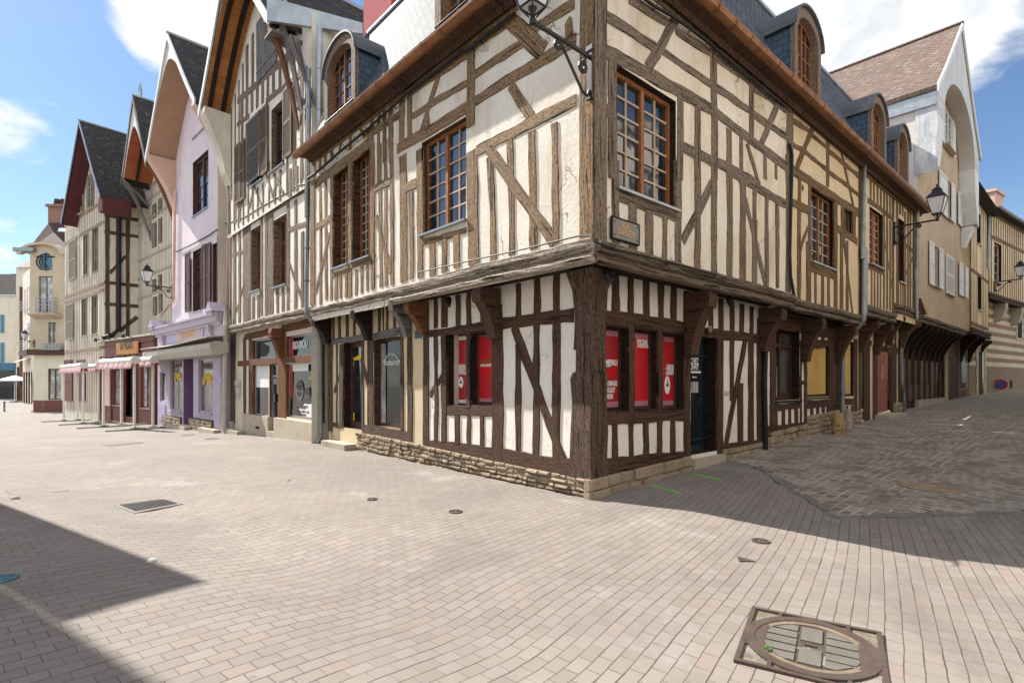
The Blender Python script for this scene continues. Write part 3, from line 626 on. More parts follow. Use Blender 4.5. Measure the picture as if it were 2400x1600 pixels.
# ------------------------------------------------------------------ the corner house
L0 = Fac(C0[0], C0[1], *DL); L1 = L0.off(.45); R0 = Fac(C0[0], C0[1], *DR); R1 = R0.off(.45)
LE = L1.at('p', 733, 500)[0]; RE = R1.at('p', 1853, 500)[0]
RE2 = R1.at('p', 2023, 500)[0]; RE3 = R1.at('p', 2150, 500)[0]; RE4 = R1.at('p', 2257, 600)[0]; RE5 = R1.at('p', 2316, 700)[0]
H1 = thing('corner_house', 'half-timbered corner house with a jettied upper floor, slate mansard and red shop posters', 'house', (C0[0], C0[1], 0))
EZ = 7.02
def upper_left():
    w1 = L1.rect('p', 989, 1092.5, 'r', 273, 512); w2a = L1.rect('p', 780.4, 817, 'r', 378, 616); w2b = L1.rect('p', 825.4, 868, 'r', 340, 597)
    m = MB(); wall(m, L1, -.45, LE, 3.05, EZ+.1, (w1, w2a, w2b)); m.build('wall', 'plaster_left', H1)
    t = MB()
    TV(t, L1, 'b2', [(425, 520, 200, 1190, 18), (608, 664, 250, 1160, 25), (778, 828, 110, 1110, 22), (965, 1030, 30, 1060, 12), (1165, 1225, -40, 1010, 14), (2, 44, 1010, 1310), (98, 148, 990, 1290, 6), (205, 255, 965, 1260, 4), (315, 365, 930, 1220, 4)])
    TV(t, L1, 'b1', [(430, 492, 150, 1110)])
    TB(t, L1, 'b1', [(480, 905, 1385, 350, .17), (510, 1330, 1385, 872, .165), (812, 750, 1000, 1045, .15)])
    TB(t, L1, 'd1', [(230, 1290, 1170, 690, .14), (1260, 500, 1960, 60, .15), (0, 940, 800, 400, .13), (560, 60, 1420, 900, .24)])
    TB(t, L1, 'b2', [(620, 185, 1200, 1015, .17), (20, 1005, 425, 890, .10)])
    TB(t, L1, 'd2', [(405, 1400, 1330, 858, .19), (590, 640, 1340, 150, .13), (0, 1210, 500, 915, .16), (590, 978, 1320, 530, .11), (1078, 0, 720, 1170, .13)])
    TV(t, L1, 'd2', [(540, 598, 370, 1240), (425, 495, 430, 1320), (290, 350, 620, 1568), (215, 258, 680, 1568), (140, 178, 760, 1568), (45, 95, 850, 1568)])
    TV(t, L1, 'a7', [(630, 668, -160, 1110, 4), (695, 725, -150, 180), (700, 730, 250, 1090, 8), (748, 775, -190, 170), (750, 778, 230, 1080, 6), (798, 832, -150, 1070, 6), (884, 944, -60, 1045, 6), (968, 1002, 260, 1020, 8), (1036, 1086, -110, 1000, 6)])
    TB(t, L1, 'a7', [(655, 245, 805, 168, .15), (918, 242, 1034, 182, .17), (680, 478, 812, 965, .13)])
    TV(t, L1, 'd3', [(105, 146, 270, 1545), (180, 200, 460, 1540, 4), (228, 250, 410, 1500, 6), (278, 300, 380, 1500), (180, 198, 235, 360), (226, 246, 190, 320), (280, 304, 130, 290), (445, 468, 10, 190), (438, 468, 250, 1480), (318, 342, 1290, 1500), (362, 380, 1280, 1490), (408, 430, 1265, 1480), (492, 516, 1240, 1460), (545, 567, 1210, 1440), (592, 613, 1190, 1420)])
    TB(t, L1, 'd3', [(105, 512, 645, 110, .24), (150, 868, 278, 790, .15), (275, 920, 150, 1440, .11), (300, 1292, 440, 1240, .1), (466, 1212, 640, 1150, .1), (398, 60, 358, 205, .10), (540, 0, 585, 80, .10)])
    tim(t, L1, -.45, EZ-.02, LE, EZ-.02, .2, .03)
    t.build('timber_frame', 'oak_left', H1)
    window(H1, L1, w1, .12, 4, 6, 2, 'frame_orange', 'glass', 'oak_dark', 'muntin', .055, .024)
    window(H1, L1, w2a, .22, 4, 11, 2, 'frame_orange', 'glass', 'oak_dark', 'muntin', .05, .022)
    window(H1, L1, w2b, .22, 4, 11, 2, 'frame_orange', 'glass', 'oak_dark', 'muntin', .05, .022)
    # pegs and cleats left on the wall
    k = MB()
    for c, x, y in (('b1', 1335, 245), ('b1', 92, 1072)):
        u, z = L1.at(c, x, y); k.slab(L1, [(u-.05, z-.1), (u+.05, z-.14), (u+.06, z+.05), (u-.02, z+.12)], 0, .05); k.cut()
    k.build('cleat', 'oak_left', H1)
upper_left()

def beam_run(par, F, u0, u1, z0, z1, o, m, name='jetty_beam', floor=None, drop=0.0, sag=.02):
    """moulded jetty beam: two rolls with a groove between, weather-worn; floor = width of the overhang behind it"""
    b = MB(); n = max(3, int(abs(u1-u0)/.22)); h = z1-z0; rows = []; ox = random.uniform(0, 50)
    prof = [(-.05, 0), (.015, 0), (.055, .06), (.065, .22), (.035, .34), (.015, .42), (.065, .50), (.085, .68), (.085, .84), (.055, .96), (-.05, 1.0)]
    ph = random.uniform(0, 6)
    for i in range(n+1):
        f = i/n; u = u0+(u1-u0)*f; dz = sag*sin(ph+f*9)*.4+drop*f+random.uniform(-.006, .006); jo = [random.uniform(-.007, .007) for _ in prof]
        rows.append([F.pt(u, z0+h*q+dz, o+p+j) for (p, q), j in zip(prof, jo)])
    acc = [0]
    for (p, q), (p2, q2) in zip(prof, prof[1:]): acc.append(acc[-1]+hypot(p2-p, (q2-q)*h))
    for i in range(n):
        a, c = abs(u1-u0)*i/n+ox, abs(u1-u0)*(i+1)/n+ox
        for k in range(len(prof)-1):
            b.poly((rows[i][k], rows[i+1][k], rows[i+1][k+1], rows[i][k+1]), [(a, acc[k]), (c, acc[k]), (c, acc[k+1]), (a, acc[k+1])])
    b.poly(rows[0]); b.poly(rows[-1][::-1])
    r = b.build(name, m, par)
    if floor:
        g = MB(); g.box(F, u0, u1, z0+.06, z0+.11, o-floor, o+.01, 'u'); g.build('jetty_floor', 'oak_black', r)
    return r
uj = L1.at('p', 921, 690)[0]
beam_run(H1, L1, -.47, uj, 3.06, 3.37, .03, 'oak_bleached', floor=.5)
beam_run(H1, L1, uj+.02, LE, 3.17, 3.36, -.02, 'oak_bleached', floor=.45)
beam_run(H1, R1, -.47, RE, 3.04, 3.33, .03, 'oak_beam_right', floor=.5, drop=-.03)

def ground_left():
    F = L0; o = -.15
    wA = F.rect('b3', 196, 332, 'r', 405, 905); wB = F.rect('b3', 358, 508, 'r', 398, 898); wD = F.rect('a8', 318, 476, 'r', 440, 1222); wC = F.rect('a8', 584, 818, 'r', 400, 1212)
    us = F.at('b3', 75, 800)[0]
    a = MB(); wall(a, F, 0, us, .1, 3.2, (wA, wB)); a.build('wall', 'plaster_base', H1)
    a = MB(); wall(a, F, us, LE+.1, -.1, 3.3, (wC, wD)); a.build('wall', 'plaster_buff', H1)
    t = MB()
    TB(t, F, 'b3', [(580, 337, 1062, 288, .19), (75, 410, 507, 355, .145), (190, 938, 507, 942, .17), (75, 1172, 505, 1232, .21), (565, 1240, 1045, 1330, .27), (655, 365, 985, 1268, .165), (168, 700, 84, 832, .1)])
    TV(t, F, 'b3', [(108, 134, 175, 375), (158, 202, 165, 370), (258, 288, 150, 360), (332, 364, 135, 350), (425, 455, 240, 340), (665, 706, 70, 305), (792, 832, 40, 290), (922, 966, 10, 275), (1062, 1122, 0, 520), (505, 578, 220, 1290), (36, 75, 200, 1200), (110, 135, 430, 1140), (160, 198, 425, 1150), (332, 358, 400, 915), (250, 285, 965, 1160), (333, 363, 965, 1170), (418, 452, 970, 1185), (665, 702, 480, 1235), (788, 830, 350, 1255, -5), (918, 972, 340, 1270)])
    t.build('timber_frame', 'oak_dark', H1)
    t = MB()
    TV(t, F, 'a8', [(185, 226, 430, 1232), (283, 318, 470, 1205), (478, 500, 440, 1222), (545, 582, 420, 1232), (820, 846, 385, 1222), (880, 924, 400, 1320), (1022, 1068, 360, 1392), (255, 268, 470, 1190), (528, 540, 440, 1200)])
    TB(t, F, 'a8', [(485, 1205, 882, 1275, .2), (225, 1170, 285, 1190, .12), (240, 890, 290, 720, .1), (478, 600, 560, 920, .12)])
    TV(t, F, 'a8', [(225, 242, 205, 425), (275, 296, 195, 415), (342, 365, 185, 405), (408, 426, 180, 400), (470, 488, 160, 390), (622, 645, 120, 365), (662, 672, 120, 360), (690, 714, 110, 355), (756, 780, 100, 345), (822, 846, 180, 335)])
    t.build('timber_frame', 'oak_worn', H1)
    t = MB(); TB(t, F, 'a8', [(212, 452, 556, 400, .15), (585, 408, 882, 345, .17)]); t.build('lintel', 'oak_grey', H1)
    for R, e, pm, inner in ((wA, 'frame_white', 'red_dull', .06), (wB, 'pink_edge', 'red', .0)):
        window(H1, F, R, .16, 1, 1, 1, 'oak_dark', 'glass', 'oak_black', None, .03, sill=None, casing=.05)
        p = MB(); p.quad(F.pt(R[0]+.03, R[2]+.04, -.158), F.pt(R[1]-.03, R[2]+.04, -.158), F.pt(R[1]-.03, R[3]-.03, -.158), F.pt(R[0]+.03, R[3]-.03, -.158)); p = p.build('poster', e, H1)
        q = MB(); q.quad(F.pt(R[0]+.035, R[2]+.10, -.156), F.pt(R[1]-.03-inner, R[2]+.10, -.156), F.pt(R[1]-.03-inner, R[3]-.04-inner, -.156), F.pt(R[0]+.035, R[3]-.04-inner, -.156)); q.build('print', pm, p)
        if inner:
            for i, s in enumerate(('BOISSONS', 'ALIMENTATION', 'GÉNÉRALE', 'SANDWICHS')):
                u, z = F.at('b3', 295, 640+i*16.5, -.155); text(p, F, s, u, z, .072, -.154, 'white_print', .62 if i == 1 else .72, bold=.02)
            u, z = F.at('b3', 292, 742, -.155); el = MB(); n = 20; el.poly([F.pt(u+.07*cos(2*pi*k/n), z+.10*sin(2*pi*k/n), -.154) for k in range(n)]); el.build('emblem', 'white_print', p)
            bk = MB(); bk.poly([F.pt(u+a*.07, z+b*.10, -.152) for a, b in ((-.5, -.2), (.5, -.2), (.42, .15), (.2, .1), (.12, .5), (0, .75), (-.12, .5), (-.15, .05), (-.42, .1))]); bk.build('emblem_figure', 'black_print', p)
        else:
            u, z = F.at('b3', 463, 612, -.155); text(p, F, 'ENTRÉE', u, z, .085, -.154, 'olive_print', .9, bold=.03)
            u, z = F.at('b3', 463, 635, -.155); text(p, F, 'RUE LARIVEY', u, z, .062, -.154, 'white_print', .8, bold=.03)
            u, z = F.at('b3', 463, 668, -.155); s = F.sg; ar = MB(); ar.poly([F.pt(u+s*a, z+b, -.154) for a, b in ((-.09, -.035), (.02, -.035), (.02, -.075), (.1, 0), (.02, .075), (.02, .035), (-.09, .035))]); ar.build('arrow', 'bright_red', p)
    # restaurant door and shop window
    d = window(H1, F, wD, .2, 1, 1, 1, 'frame_brown', 'glass', 'oak_black', None, .12, sill=None, name='door')
    def sticker(par, nm, c, pts, m, oo):
        q = MB(); q.poly([F.pt(*F.at(c, x, y, oo), oo) for x, y in pts]); return q.build(nm, m, par)
    sticker(d, 'notice', 'a8', ((382, 548), (476, 532), (476, 608), (382, 615)), 'yellow', -.195)
    sticker(d, 'notice', 'a8', ((388, 1075), (414, 1068), (414, 1140), (388, 1145)), 'yellow', -.195)
    sticker(d, 'notice', 'a8', ((386, 625), (410, 622), (410, 658), (386, 660)), 'mail_grey', -.195)
    w = window(H1, F, wC, .15, 1, 1, 1, 'frame_brown', 'glass_shop', 'oak_dark', None, .05, sill='oak_dark', sillout=.0)
    q = MB(); q.quad(F.pt(*F.at('a8', 632, 470, -.145), -.148), F.pt(*F.at('a8', 686, 462, -.145), -.148), F.pt(*F.at('a8', 686, 1168, -.145), -.148), F.pt(*F.at('a8', 632, 1163, -.145), -.148)); q.build('curtain', 'glass_pale', w)
    u, z = F.at('a8', 738, 655, -.14); text(w, F, 'Restaurant', u, z, .19, -.143, 'white_print', .8, shear=.3)
    u, z = F.at('a8', 735, 560, -.14); text(w, F, 'Poissons & Fruits de mer', u, z-.02, .085, -.143, 'white_print', .9, arc=.42)
    pl = MB(); R = F.rect('a8', 945, 1005, 'l', 358, 424); pl.box(F, *R, 0, .015); pl = pl.build('number_plate', 'blue_fascia', H1); text(pl, F, '92', (R[0]+R[1])/2, R[2]+.06, .2, .017, 'slab_grey', .8)
    # step, plinth
    e0, e1 = F.at('a8', 230, 1330)[0], F.at('a8', 440, 1330)[0]
    s = MB(); s.box(F, e1, e0, -.1, .13, -.1, .32, 'u'); s.build('doorstep', 'stone_step', H1)
    uw = F.at('a8', 1040, 1400)[0]; p = MB(); top = lambda u: interp(u, ((0, .26), (2.2, .30), (uw, .36), (uw+.01, .37), (e1, .41)))
    wall(p, F.off(-.012), -.02, e1, -.15, .27); wall(p, F.off(-.012), 1.0, e1, .2, .37); p.build('plinth_bed', 'mortar', H1)
    p = MB(); stones(p, F.off(-.01), -.05, e1-.02, lambda u: -.06, top, 5, .085, .09, .30); p.cut(); stones(p, F.off(-.01), e0+.05, LE-.1, lambda u: -.08, lambda u: .35, 5, .08); p.build('plinth', 'stone', H1)
    for c, x, yb, m, zt in (('a8', 205, 470, 'oak_black', 3.18), ('a8', 562, 440, 'oak_black', 3.18), ('a8', 902, 410, 'oak_grey', 3.18), ('a8', 1045, 390, 'oak_red', 3.08), ('b3', 541, 450, 'oak_dark', 3.07)):
        u, z = F.at(c, x, yb); bracket(H1, F, u, zt, z, .43, m, .17 if c == 'a8' else .22, .24)
ground_left()

def posts():
    p = MB(); n = 9; ox = 3
    def ring(z, a, b, j=.012): # a: breadth on the left face, b: on the right face
        q = []
        for u, o in ((-.035, .035), (a, .035), (a, -b), (-.035, -b)): q.append(L0.pt(u+random.uniform(-j, j), z, o+random.uniform(-j, j)))
        return q
    R = [ring(.24, .36, .36), ring(.5, .34, .34), ring(.9, .32, .33), ring(1.3, .31, .33), ring(1.62, .31, .33), ring(1.7, .30, .32), ring(1.72, .23, .28), ring(2.2, .23, .28), ring(2.6, .24, .30), ring(2.85, .30, .36), ring(3.06, .36, .40)]
    zs = [.24, .5, .9, 1.3, 1.62, 1.7, 1.72, 2.2, 2.6, 2.85, 3.06]
    R[-2] = [L0.pt(u, 2.85, o) for u, o in ((-.07, .07), (.28, .05), (.28, -.3), (-.05, -.32))]
    R[-1] = [L0.pt(u, 3.08, o) for u, o in ((-.22, .22), (.30, .16), (.3, -.3), (-.16, -.36))]
    for (A, za), (B, zb) in zip(zip(R, zs), zip(R[1:], zs[1:])):
        for k in range(4):
            a, b = A[k], A[(k+1) % 4]; w = (b-a).length; q = k*.7
            p.poly((a, b, B[(k+1) % 4], B[k]), [(za, q), (za, q+w), (zb, q+w), (zb, q)])
    p.build('corner_post', 'oak_worn', H1)
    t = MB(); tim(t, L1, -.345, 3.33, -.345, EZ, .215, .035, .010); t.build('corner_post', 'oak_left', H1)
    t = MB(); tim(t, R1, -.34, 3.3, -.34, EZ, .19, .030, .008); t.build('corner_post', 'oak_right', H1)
    # the timber's edge between both faces
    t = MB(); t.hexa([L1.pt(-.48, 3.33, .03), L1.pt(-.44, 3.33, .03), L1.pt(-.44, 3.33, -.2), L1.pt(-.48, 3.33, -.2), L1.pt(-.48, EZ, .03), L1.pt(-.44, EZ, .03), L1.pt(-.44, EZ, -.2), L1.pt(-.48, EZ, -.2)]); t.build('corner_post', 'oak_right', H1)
posts()

def upper_right():
    w1 = R1.rect('p', 1445, 1584, 'l', 150, 437)
    m = MB(); wall(m, R1, -.45, RE, 3.05, EZ+.1, (w1,)); m.build('wall', 'plaster_right', H1)
    t = MB()
    TB(t, R1, 'b4', [(140, 95, 655, 422, .14), (715, 445, 1140, 730, .14), (420, -10, 770, 205, .14), (830, 265, 1135, 465, .13), (150, 415, 1145, 965, .19), (905, 40, 590, 600, .17), (160, 935, 250, 972, .16), (895, 1285, 1145, 1405, .17), (1195, 1430, 1568, 1625, .16)])
    TV(t, R1, 'b4', [(243, 314, 490, 1568, 4), (845, 893, 850, 1568), (1000, 1048, 930, 1568), (1132, 1188, 220, 1568, 14)])
    TV(t, R1, 'b5', [(270, 334, -20, 740, 8), (834, 890, 0, 900, -4), (998, 1050, -20, 940, -4), (1142, 1192, 0, 975), (1280, 1325, 100, 1000), (1395, 1440, 150, 1030), (1500, 1542, 500, 1060), (425, 488, 380, 785, 4), (570, 628, 430, 835), (712, 756, 480, 875)])
    TB(t, R1, 'b5', [(1148, 190, 892, 690, .17), (335, 300, 840, 478, .15)])
    TB(t, R1, 'd4', [(160, 330, 500, 570, .13), (550, 640, 765, 790, .13), (815, 825, 892, 870, .13), (160, 640, 490, 858, .13), (545, 910, 890, 1135, .13), (170, 895, 885, 1440, .18), (872, 600, 618, 1215, .15), (478, 1205, 600, 1620, .10), (175, 1395, 560, 1600, .16)])
    TV(t, R1, 'd4', [(500, 548, 340, 1140), (270, 325, 1060, 1420), (405, 440, 1140, 1490), (648, 682, 1330, 1568), (764, 788, 1400, 1568), (885, 950, 640, 1568)])
    TV(t, R1, 'b8', [(12, 55, 100, 990), (128, 170, 150, 1030, 4), (236, 266, 240, 1060), (345, 372, 290, 1090), (435, 462, 350, 1100, 3), (525, 572, -50, 1135)])
    TB(t, R1, 'b8', [(0, 55, 525, 370, .16), (128, 160, 352, 1085, .14)])
    tim(t, R1, -.45, EZ-.04, RE, EZ-.04, .22, .03)
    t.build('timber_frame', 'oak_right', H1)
    window(H1, R1, w1, .13, 4, 6, 2, 'frame_orange', 'glass', 'oak_black', 'muntin', .06, .024)
upper_right()

def ground_right():
    F = R0; gz = lambda u: ground_z(*F.pt(u, 0).xy)
    wins = [F.rect('b6', 90, 290, 'l', 450, 1078), F.rect('b6', 330, 508, 'l', 475, 1066), F.rect('b6', 540, 692, 'l', 503, 1060)]
    dr = F.rect('b6', 748, 945, 'l', 520, 1400)
    a = MB(); wall(a, F, 0, RE, -.1, 3.2, wins+[dr]); a.build('wall', 'plaster_base', H1)
    t = MB()
    TB(t, F, 'b6', [(105, 388, 702, 465, .2), (60, 1132, 702, 1108, .17), (60, 1498, 702, 1415, .22), (815, 492, 1245, 545, .17), (963, 1362, 1240, 1322, .2), (1148, 560, 1002, 1335, .15)])
    TV(t, F, 'b6', [(167, 220, 55, 370), (285, 328, 70, 380), (400, 445, 95, 395), (505, 550, 115, 410), (598, 640, 135, 425), (290, 330, 435, 1118), (508, 540, 465, 1098), (168, 210, 1160, 1455), (290, 325, 1155, 1435), (398, 435, 1150, 1415), (500, 535, 1140, 1400), (598, 632, 1135, 1390), (697, 748, 200, 1445), (945, 985, 525, 1395), (880, 915, 290, 470), (953, 985, 250, 480), (1033, 1065, 270, 490), (1106, 1136, 290, 500), (1180, 1206, 310, 510), (1033, 1065, 535, 1000), (1092, 1130, 870, 1325), (1170, 1206, 555, 1325), (1235, 1290, 400, 1300)])
    t.build('timber_frame', 'oak_black' if 0 else 'oak_dark', H1)
    pr = []
    for i, R in enumerate(wins):
        window(H1, F, R, .16, 1, 1, 1, 'oak_dark', 'glass', 'oak_black', None, .03, sill=None, casing=.05)
        x1 = (243, 460, 643)[i]; ue = F.at('b6', x1, 800, -.158)[0]
        p = MB(); p.quad(F.pt(R[0]+.03, R[2]+.04, -.158), F.pt(ue, R[2]+.04, -.158), F.pt(ue, R[3]-.03, -.158), F.pt(R[0]+.03, R[3]-.03, -.158)); p = p.build('poster', 'pink_edge', H1)
        q = MB(); q.quad(F.pt(R[0]+.03, R[2]+.12, -.156), F.pt(ue-.09, R[2]+.12, -.156), F.pt(ue-.09, R[3]-.11, -.156), F.pt(R[0]+.03, R[3]-.11, -.156)); q.build('print', ('red_dull', 'red', 'red')[i], p); pr.append(p)
    def T(i, s, x, y, size, m='white_print', sx=.8, al='LEFT', bold=.03):
        u, z = F.at('b6', x, y, -.154); text(pr[i], F, s, u+.075, z, size*.88, -.154, m, sx, al, bold)
    T(0, 'MENU', 98, 738, .135, sx=.86); T(0, 'FORMULE', 98, 750, .035); T(0, '6,90€', 106, 822, .17, 'bright_red', .66)
    T(0, 'FROMAGE', 96, 890, .115, sx=.60); T(0, 'POULET', 100, 940, .115, sx=.60); T(0, 'THON', 98, 988, .115, sx=.58); T(0, '5', 98, 1028, .11, sx=.6)
    T(1, 'EPICERIE', 334, 583, .125, sx=.66); T(1, 'ALIMENTATION', 334, 606, .075, sx=.66); T(1, 'OUVERT 7J/7', 334, 634, .085, 'bright_red', .70)
    for i, s in enumerate(('BOISSONS', 'ALIMENTATION', 'GÉNÉRALE', 'SANDWICHS')): T(2, s, 580, 752+i*19, .070, sx=.58 if i == 1 else .72, al='CENTER')
    u, z = F.at('b6', 577, 884, -.154); el = MB(); n = 20; el.poly([F.pt(u+.083*cos(2*pi*k/n), z+.15*sin(2*pi*k/n), -.154) for k in range(n)]); el.build('emblem', 'white_print', pr[2])
    bk = MB(); bk.poly([F.pt(u+a*.083, z+b*.15, -.152) for a, b in ((-.5, -.15), (.5, -.15), (.45, .2), (.2, .12), (.12, .45), (0, .7), (-.12, .45), (-.15, .05), (-.42, .12))]); bk.build('emblem_figure', 'black_print', pr[2])
    # glazed door behind a roller grille
    d = window(H1, F, dr, .3, 1, 1, 1, 'teal_door', 'glass', 'oak_black', None, .09, sill=None, name='door')
    g = MB(); u0, u1 = dr[0]+.02, F.at('b6', 905, 900, -.2)[0]; z0, z1 = F.at('b6', 800, 1275, -.2)[1], F.at('b6', 800, 675, -.2)[1]; k = z0
    while k < z1: g.box(F, u0, u1, k, k+.012, -.215, -.205, 'u'); k += .032
    k = u0
    while k < u1: g.box(F, k, k+.008, z0, z1, -.217, -.209); k += .11
    g.box(F, u0, u1, z1, z1+.03, -.22, -.2, 'u'); g.box(F, u0, u1, z0-.03, z0, -.22, -.2, 'u'); g = g.build('roller_grille', 'navy', H1)
    u, z = F.at('b6', 922, 690, -.2); lk = MB(); lk.box(F, u-.03, u+.03, z-.05, z+.02, -.205, -.17); lk.tube([F.pt(u-.02, z+.02, -.19), F.pt(u-.02, z+.055, -.19), F.pt(u+.02, z+.055, -.19), F.pt(u+.02, z+.02, -.19)], .005, 6); lk.build('padlock', 'gold', g)
    for s, x, y, sz, sx in (('CHEZ', 748, 728, .155, .66), ('JOHNY', 738, 772, .155, .66), ('Horaires', 762, 832, .05, .8)):
        u, z = F.at('b6', x, y, -.2); text(g, F, s, u, z, sz, -.2, 'white_print', sx, 'LEFT', .02)
    bb = MB(); u, z = F.at('b6', 750, 790, -.2); bb.box(F, u, u+.34, z-.015, z+.02, -.2, -.198); bb.build('underline', 'white_print', g)
    for i, s in enumerate(('Lun. 9h00-19h30', 'Mar. 9h00-19h30', 'Mer. 9h00-19h30', 'Jeu. 9h00-19h30', 'Ven. 9h00-19h30', 'Sam. 9h00-19h30')):
        u, z = F.at('b6', 752, 873+i*13.4, -.2); text(g, F, s, u, z, .048, -.2, 'white_print', .72, 'LEFT')
    pl = MB(); R = F.rect('b6', 848, 885, 'l', 462, 508); pl.box(F, *R, .05, .065); pl = pl.build('number_plate', 'black_print', H1); text(pl, F, '90', (R[0]+R[1])/2, R[2]+.03, .16, .067, 'gold', .8)
    ml = MB(); R = F.rect('b6', 980, 1028, 'l', 930, 955); ml.box(F, *R, 0, .02); ml.build('letter_slot', 'mail_grey', H1)
    s = MB(); s.box(F, dr[0]-.02, dr[1]+.12, -.1, .28, -.3, .1, 'u'); s.build('doorstep', 'stone_step', H1)
    p = MB(); stones(p, F.off(-.01), -.08, dr[0]-.03, lambda u: -.06+gz(u)*.5, lambda u: .27+.03*u, 2, .09, .28, .6); p.cut(); stones(p, F.off(-.01), dr[1]+.13, RE, lambda u: gz(u)-.05, lambda u: .36+.0*u, 2, .08, .22, .5); p.build('plinth', 'stone_dark', H1)
    for x, yb in ((722, 665), (1262, 640)):
        u, z = F.at('b6', x, yb); bracket(H1, F, u, 3.03, z, .44, 'oak_dark', .26, .26)
ground_right()

def mansard(par, F, u0, u1, hip=False, m='slate', z0=EZ+.03, o0=.16, z1=10.4, o1=-1.25, top=True):
    """steep slate slope over a facade, measured from the upper wall plane"""
    r = MB(); P = F.pt
    a0, a1 = (-.45-o0, -.45-o1) if hip else (u0, u0)
    n = 6
    def lin(f): return o0+(o1-o0)*f+.10*(1-f)**3*1.0, z0+(z1-z0)*f
    for k in range(n):
        (oa, za), (ob, zb) = lin(k/n), lin((k+1)/n); la, lb = hypot(z1-z0, o1-o0)*k/n, hypot(z1-z0, o1-o0)*(k+1)/n
        ha, hb = (-.45-oa, -.45-ob) if hip else (u0, u0)
        r.poly((P(ha, za, oa), P(u1, za, oa), P(u1, zb, ob), P(hb, zb, ob)), [(ha, la), (u1, la), (u1, lb), (hb, lb)])
    if top:
        h = (-.45-o1) if hip else u0; h2 = (-.45+6) if hip else u0
        r.poly((P(h, z1, o1), P(u1, z1, o1), P(u1, z1+.25, -6), P(h2, z1+.25, -6)), [(h, 0), (u1, 0), (u1, 5), (h2, 5)])
    o = r.build('roof', m, par)
    c = MB(); c.tube([P(h if top else u0, z1+.02, o1+.02), P(u1, z1+.02, o1+.02)], .05, 8); c.build('ridge_roll', 'zinc', o)
    return o
rL = mansard(H1, L1, -.45, LE, True); rR = mansard(H1, R1, -.45, RE, True)
def eaves(par, F, u0, u1, m='oak_dark', out=.31):
    e = MB(); e.prism(F, [(.0, EZ-.06), (.10, EZ-.10), (.14, EZ-.02), (out, EZ-.03), (out, EZ+.05), (.0, EZ+.09)], u0, u1); return e.build('eaves', m, par)
eaves(H1, L1, -.76, LE); eaves(H1, R1, -.76, RE)
gutter(H1, L1.off(.36), -.84, LE+.06, EZ+.07); gutter(H1, R1.off(.36), -.84, RE, EZ+.07)
b = MB(); shell(b, L1, 3.2, LE, -.2, EZ, 6.0, -.5)                     # end wall against the neighbour
b.poly((L1.pt(LE, EZ, .3), L1.pt(LE, 10.4, -1.25), L1.pt(LE, 10.65, -6), L1.pt(LE, EZ, -6))); b.build('end_wall', 'plaster_grey', H1)

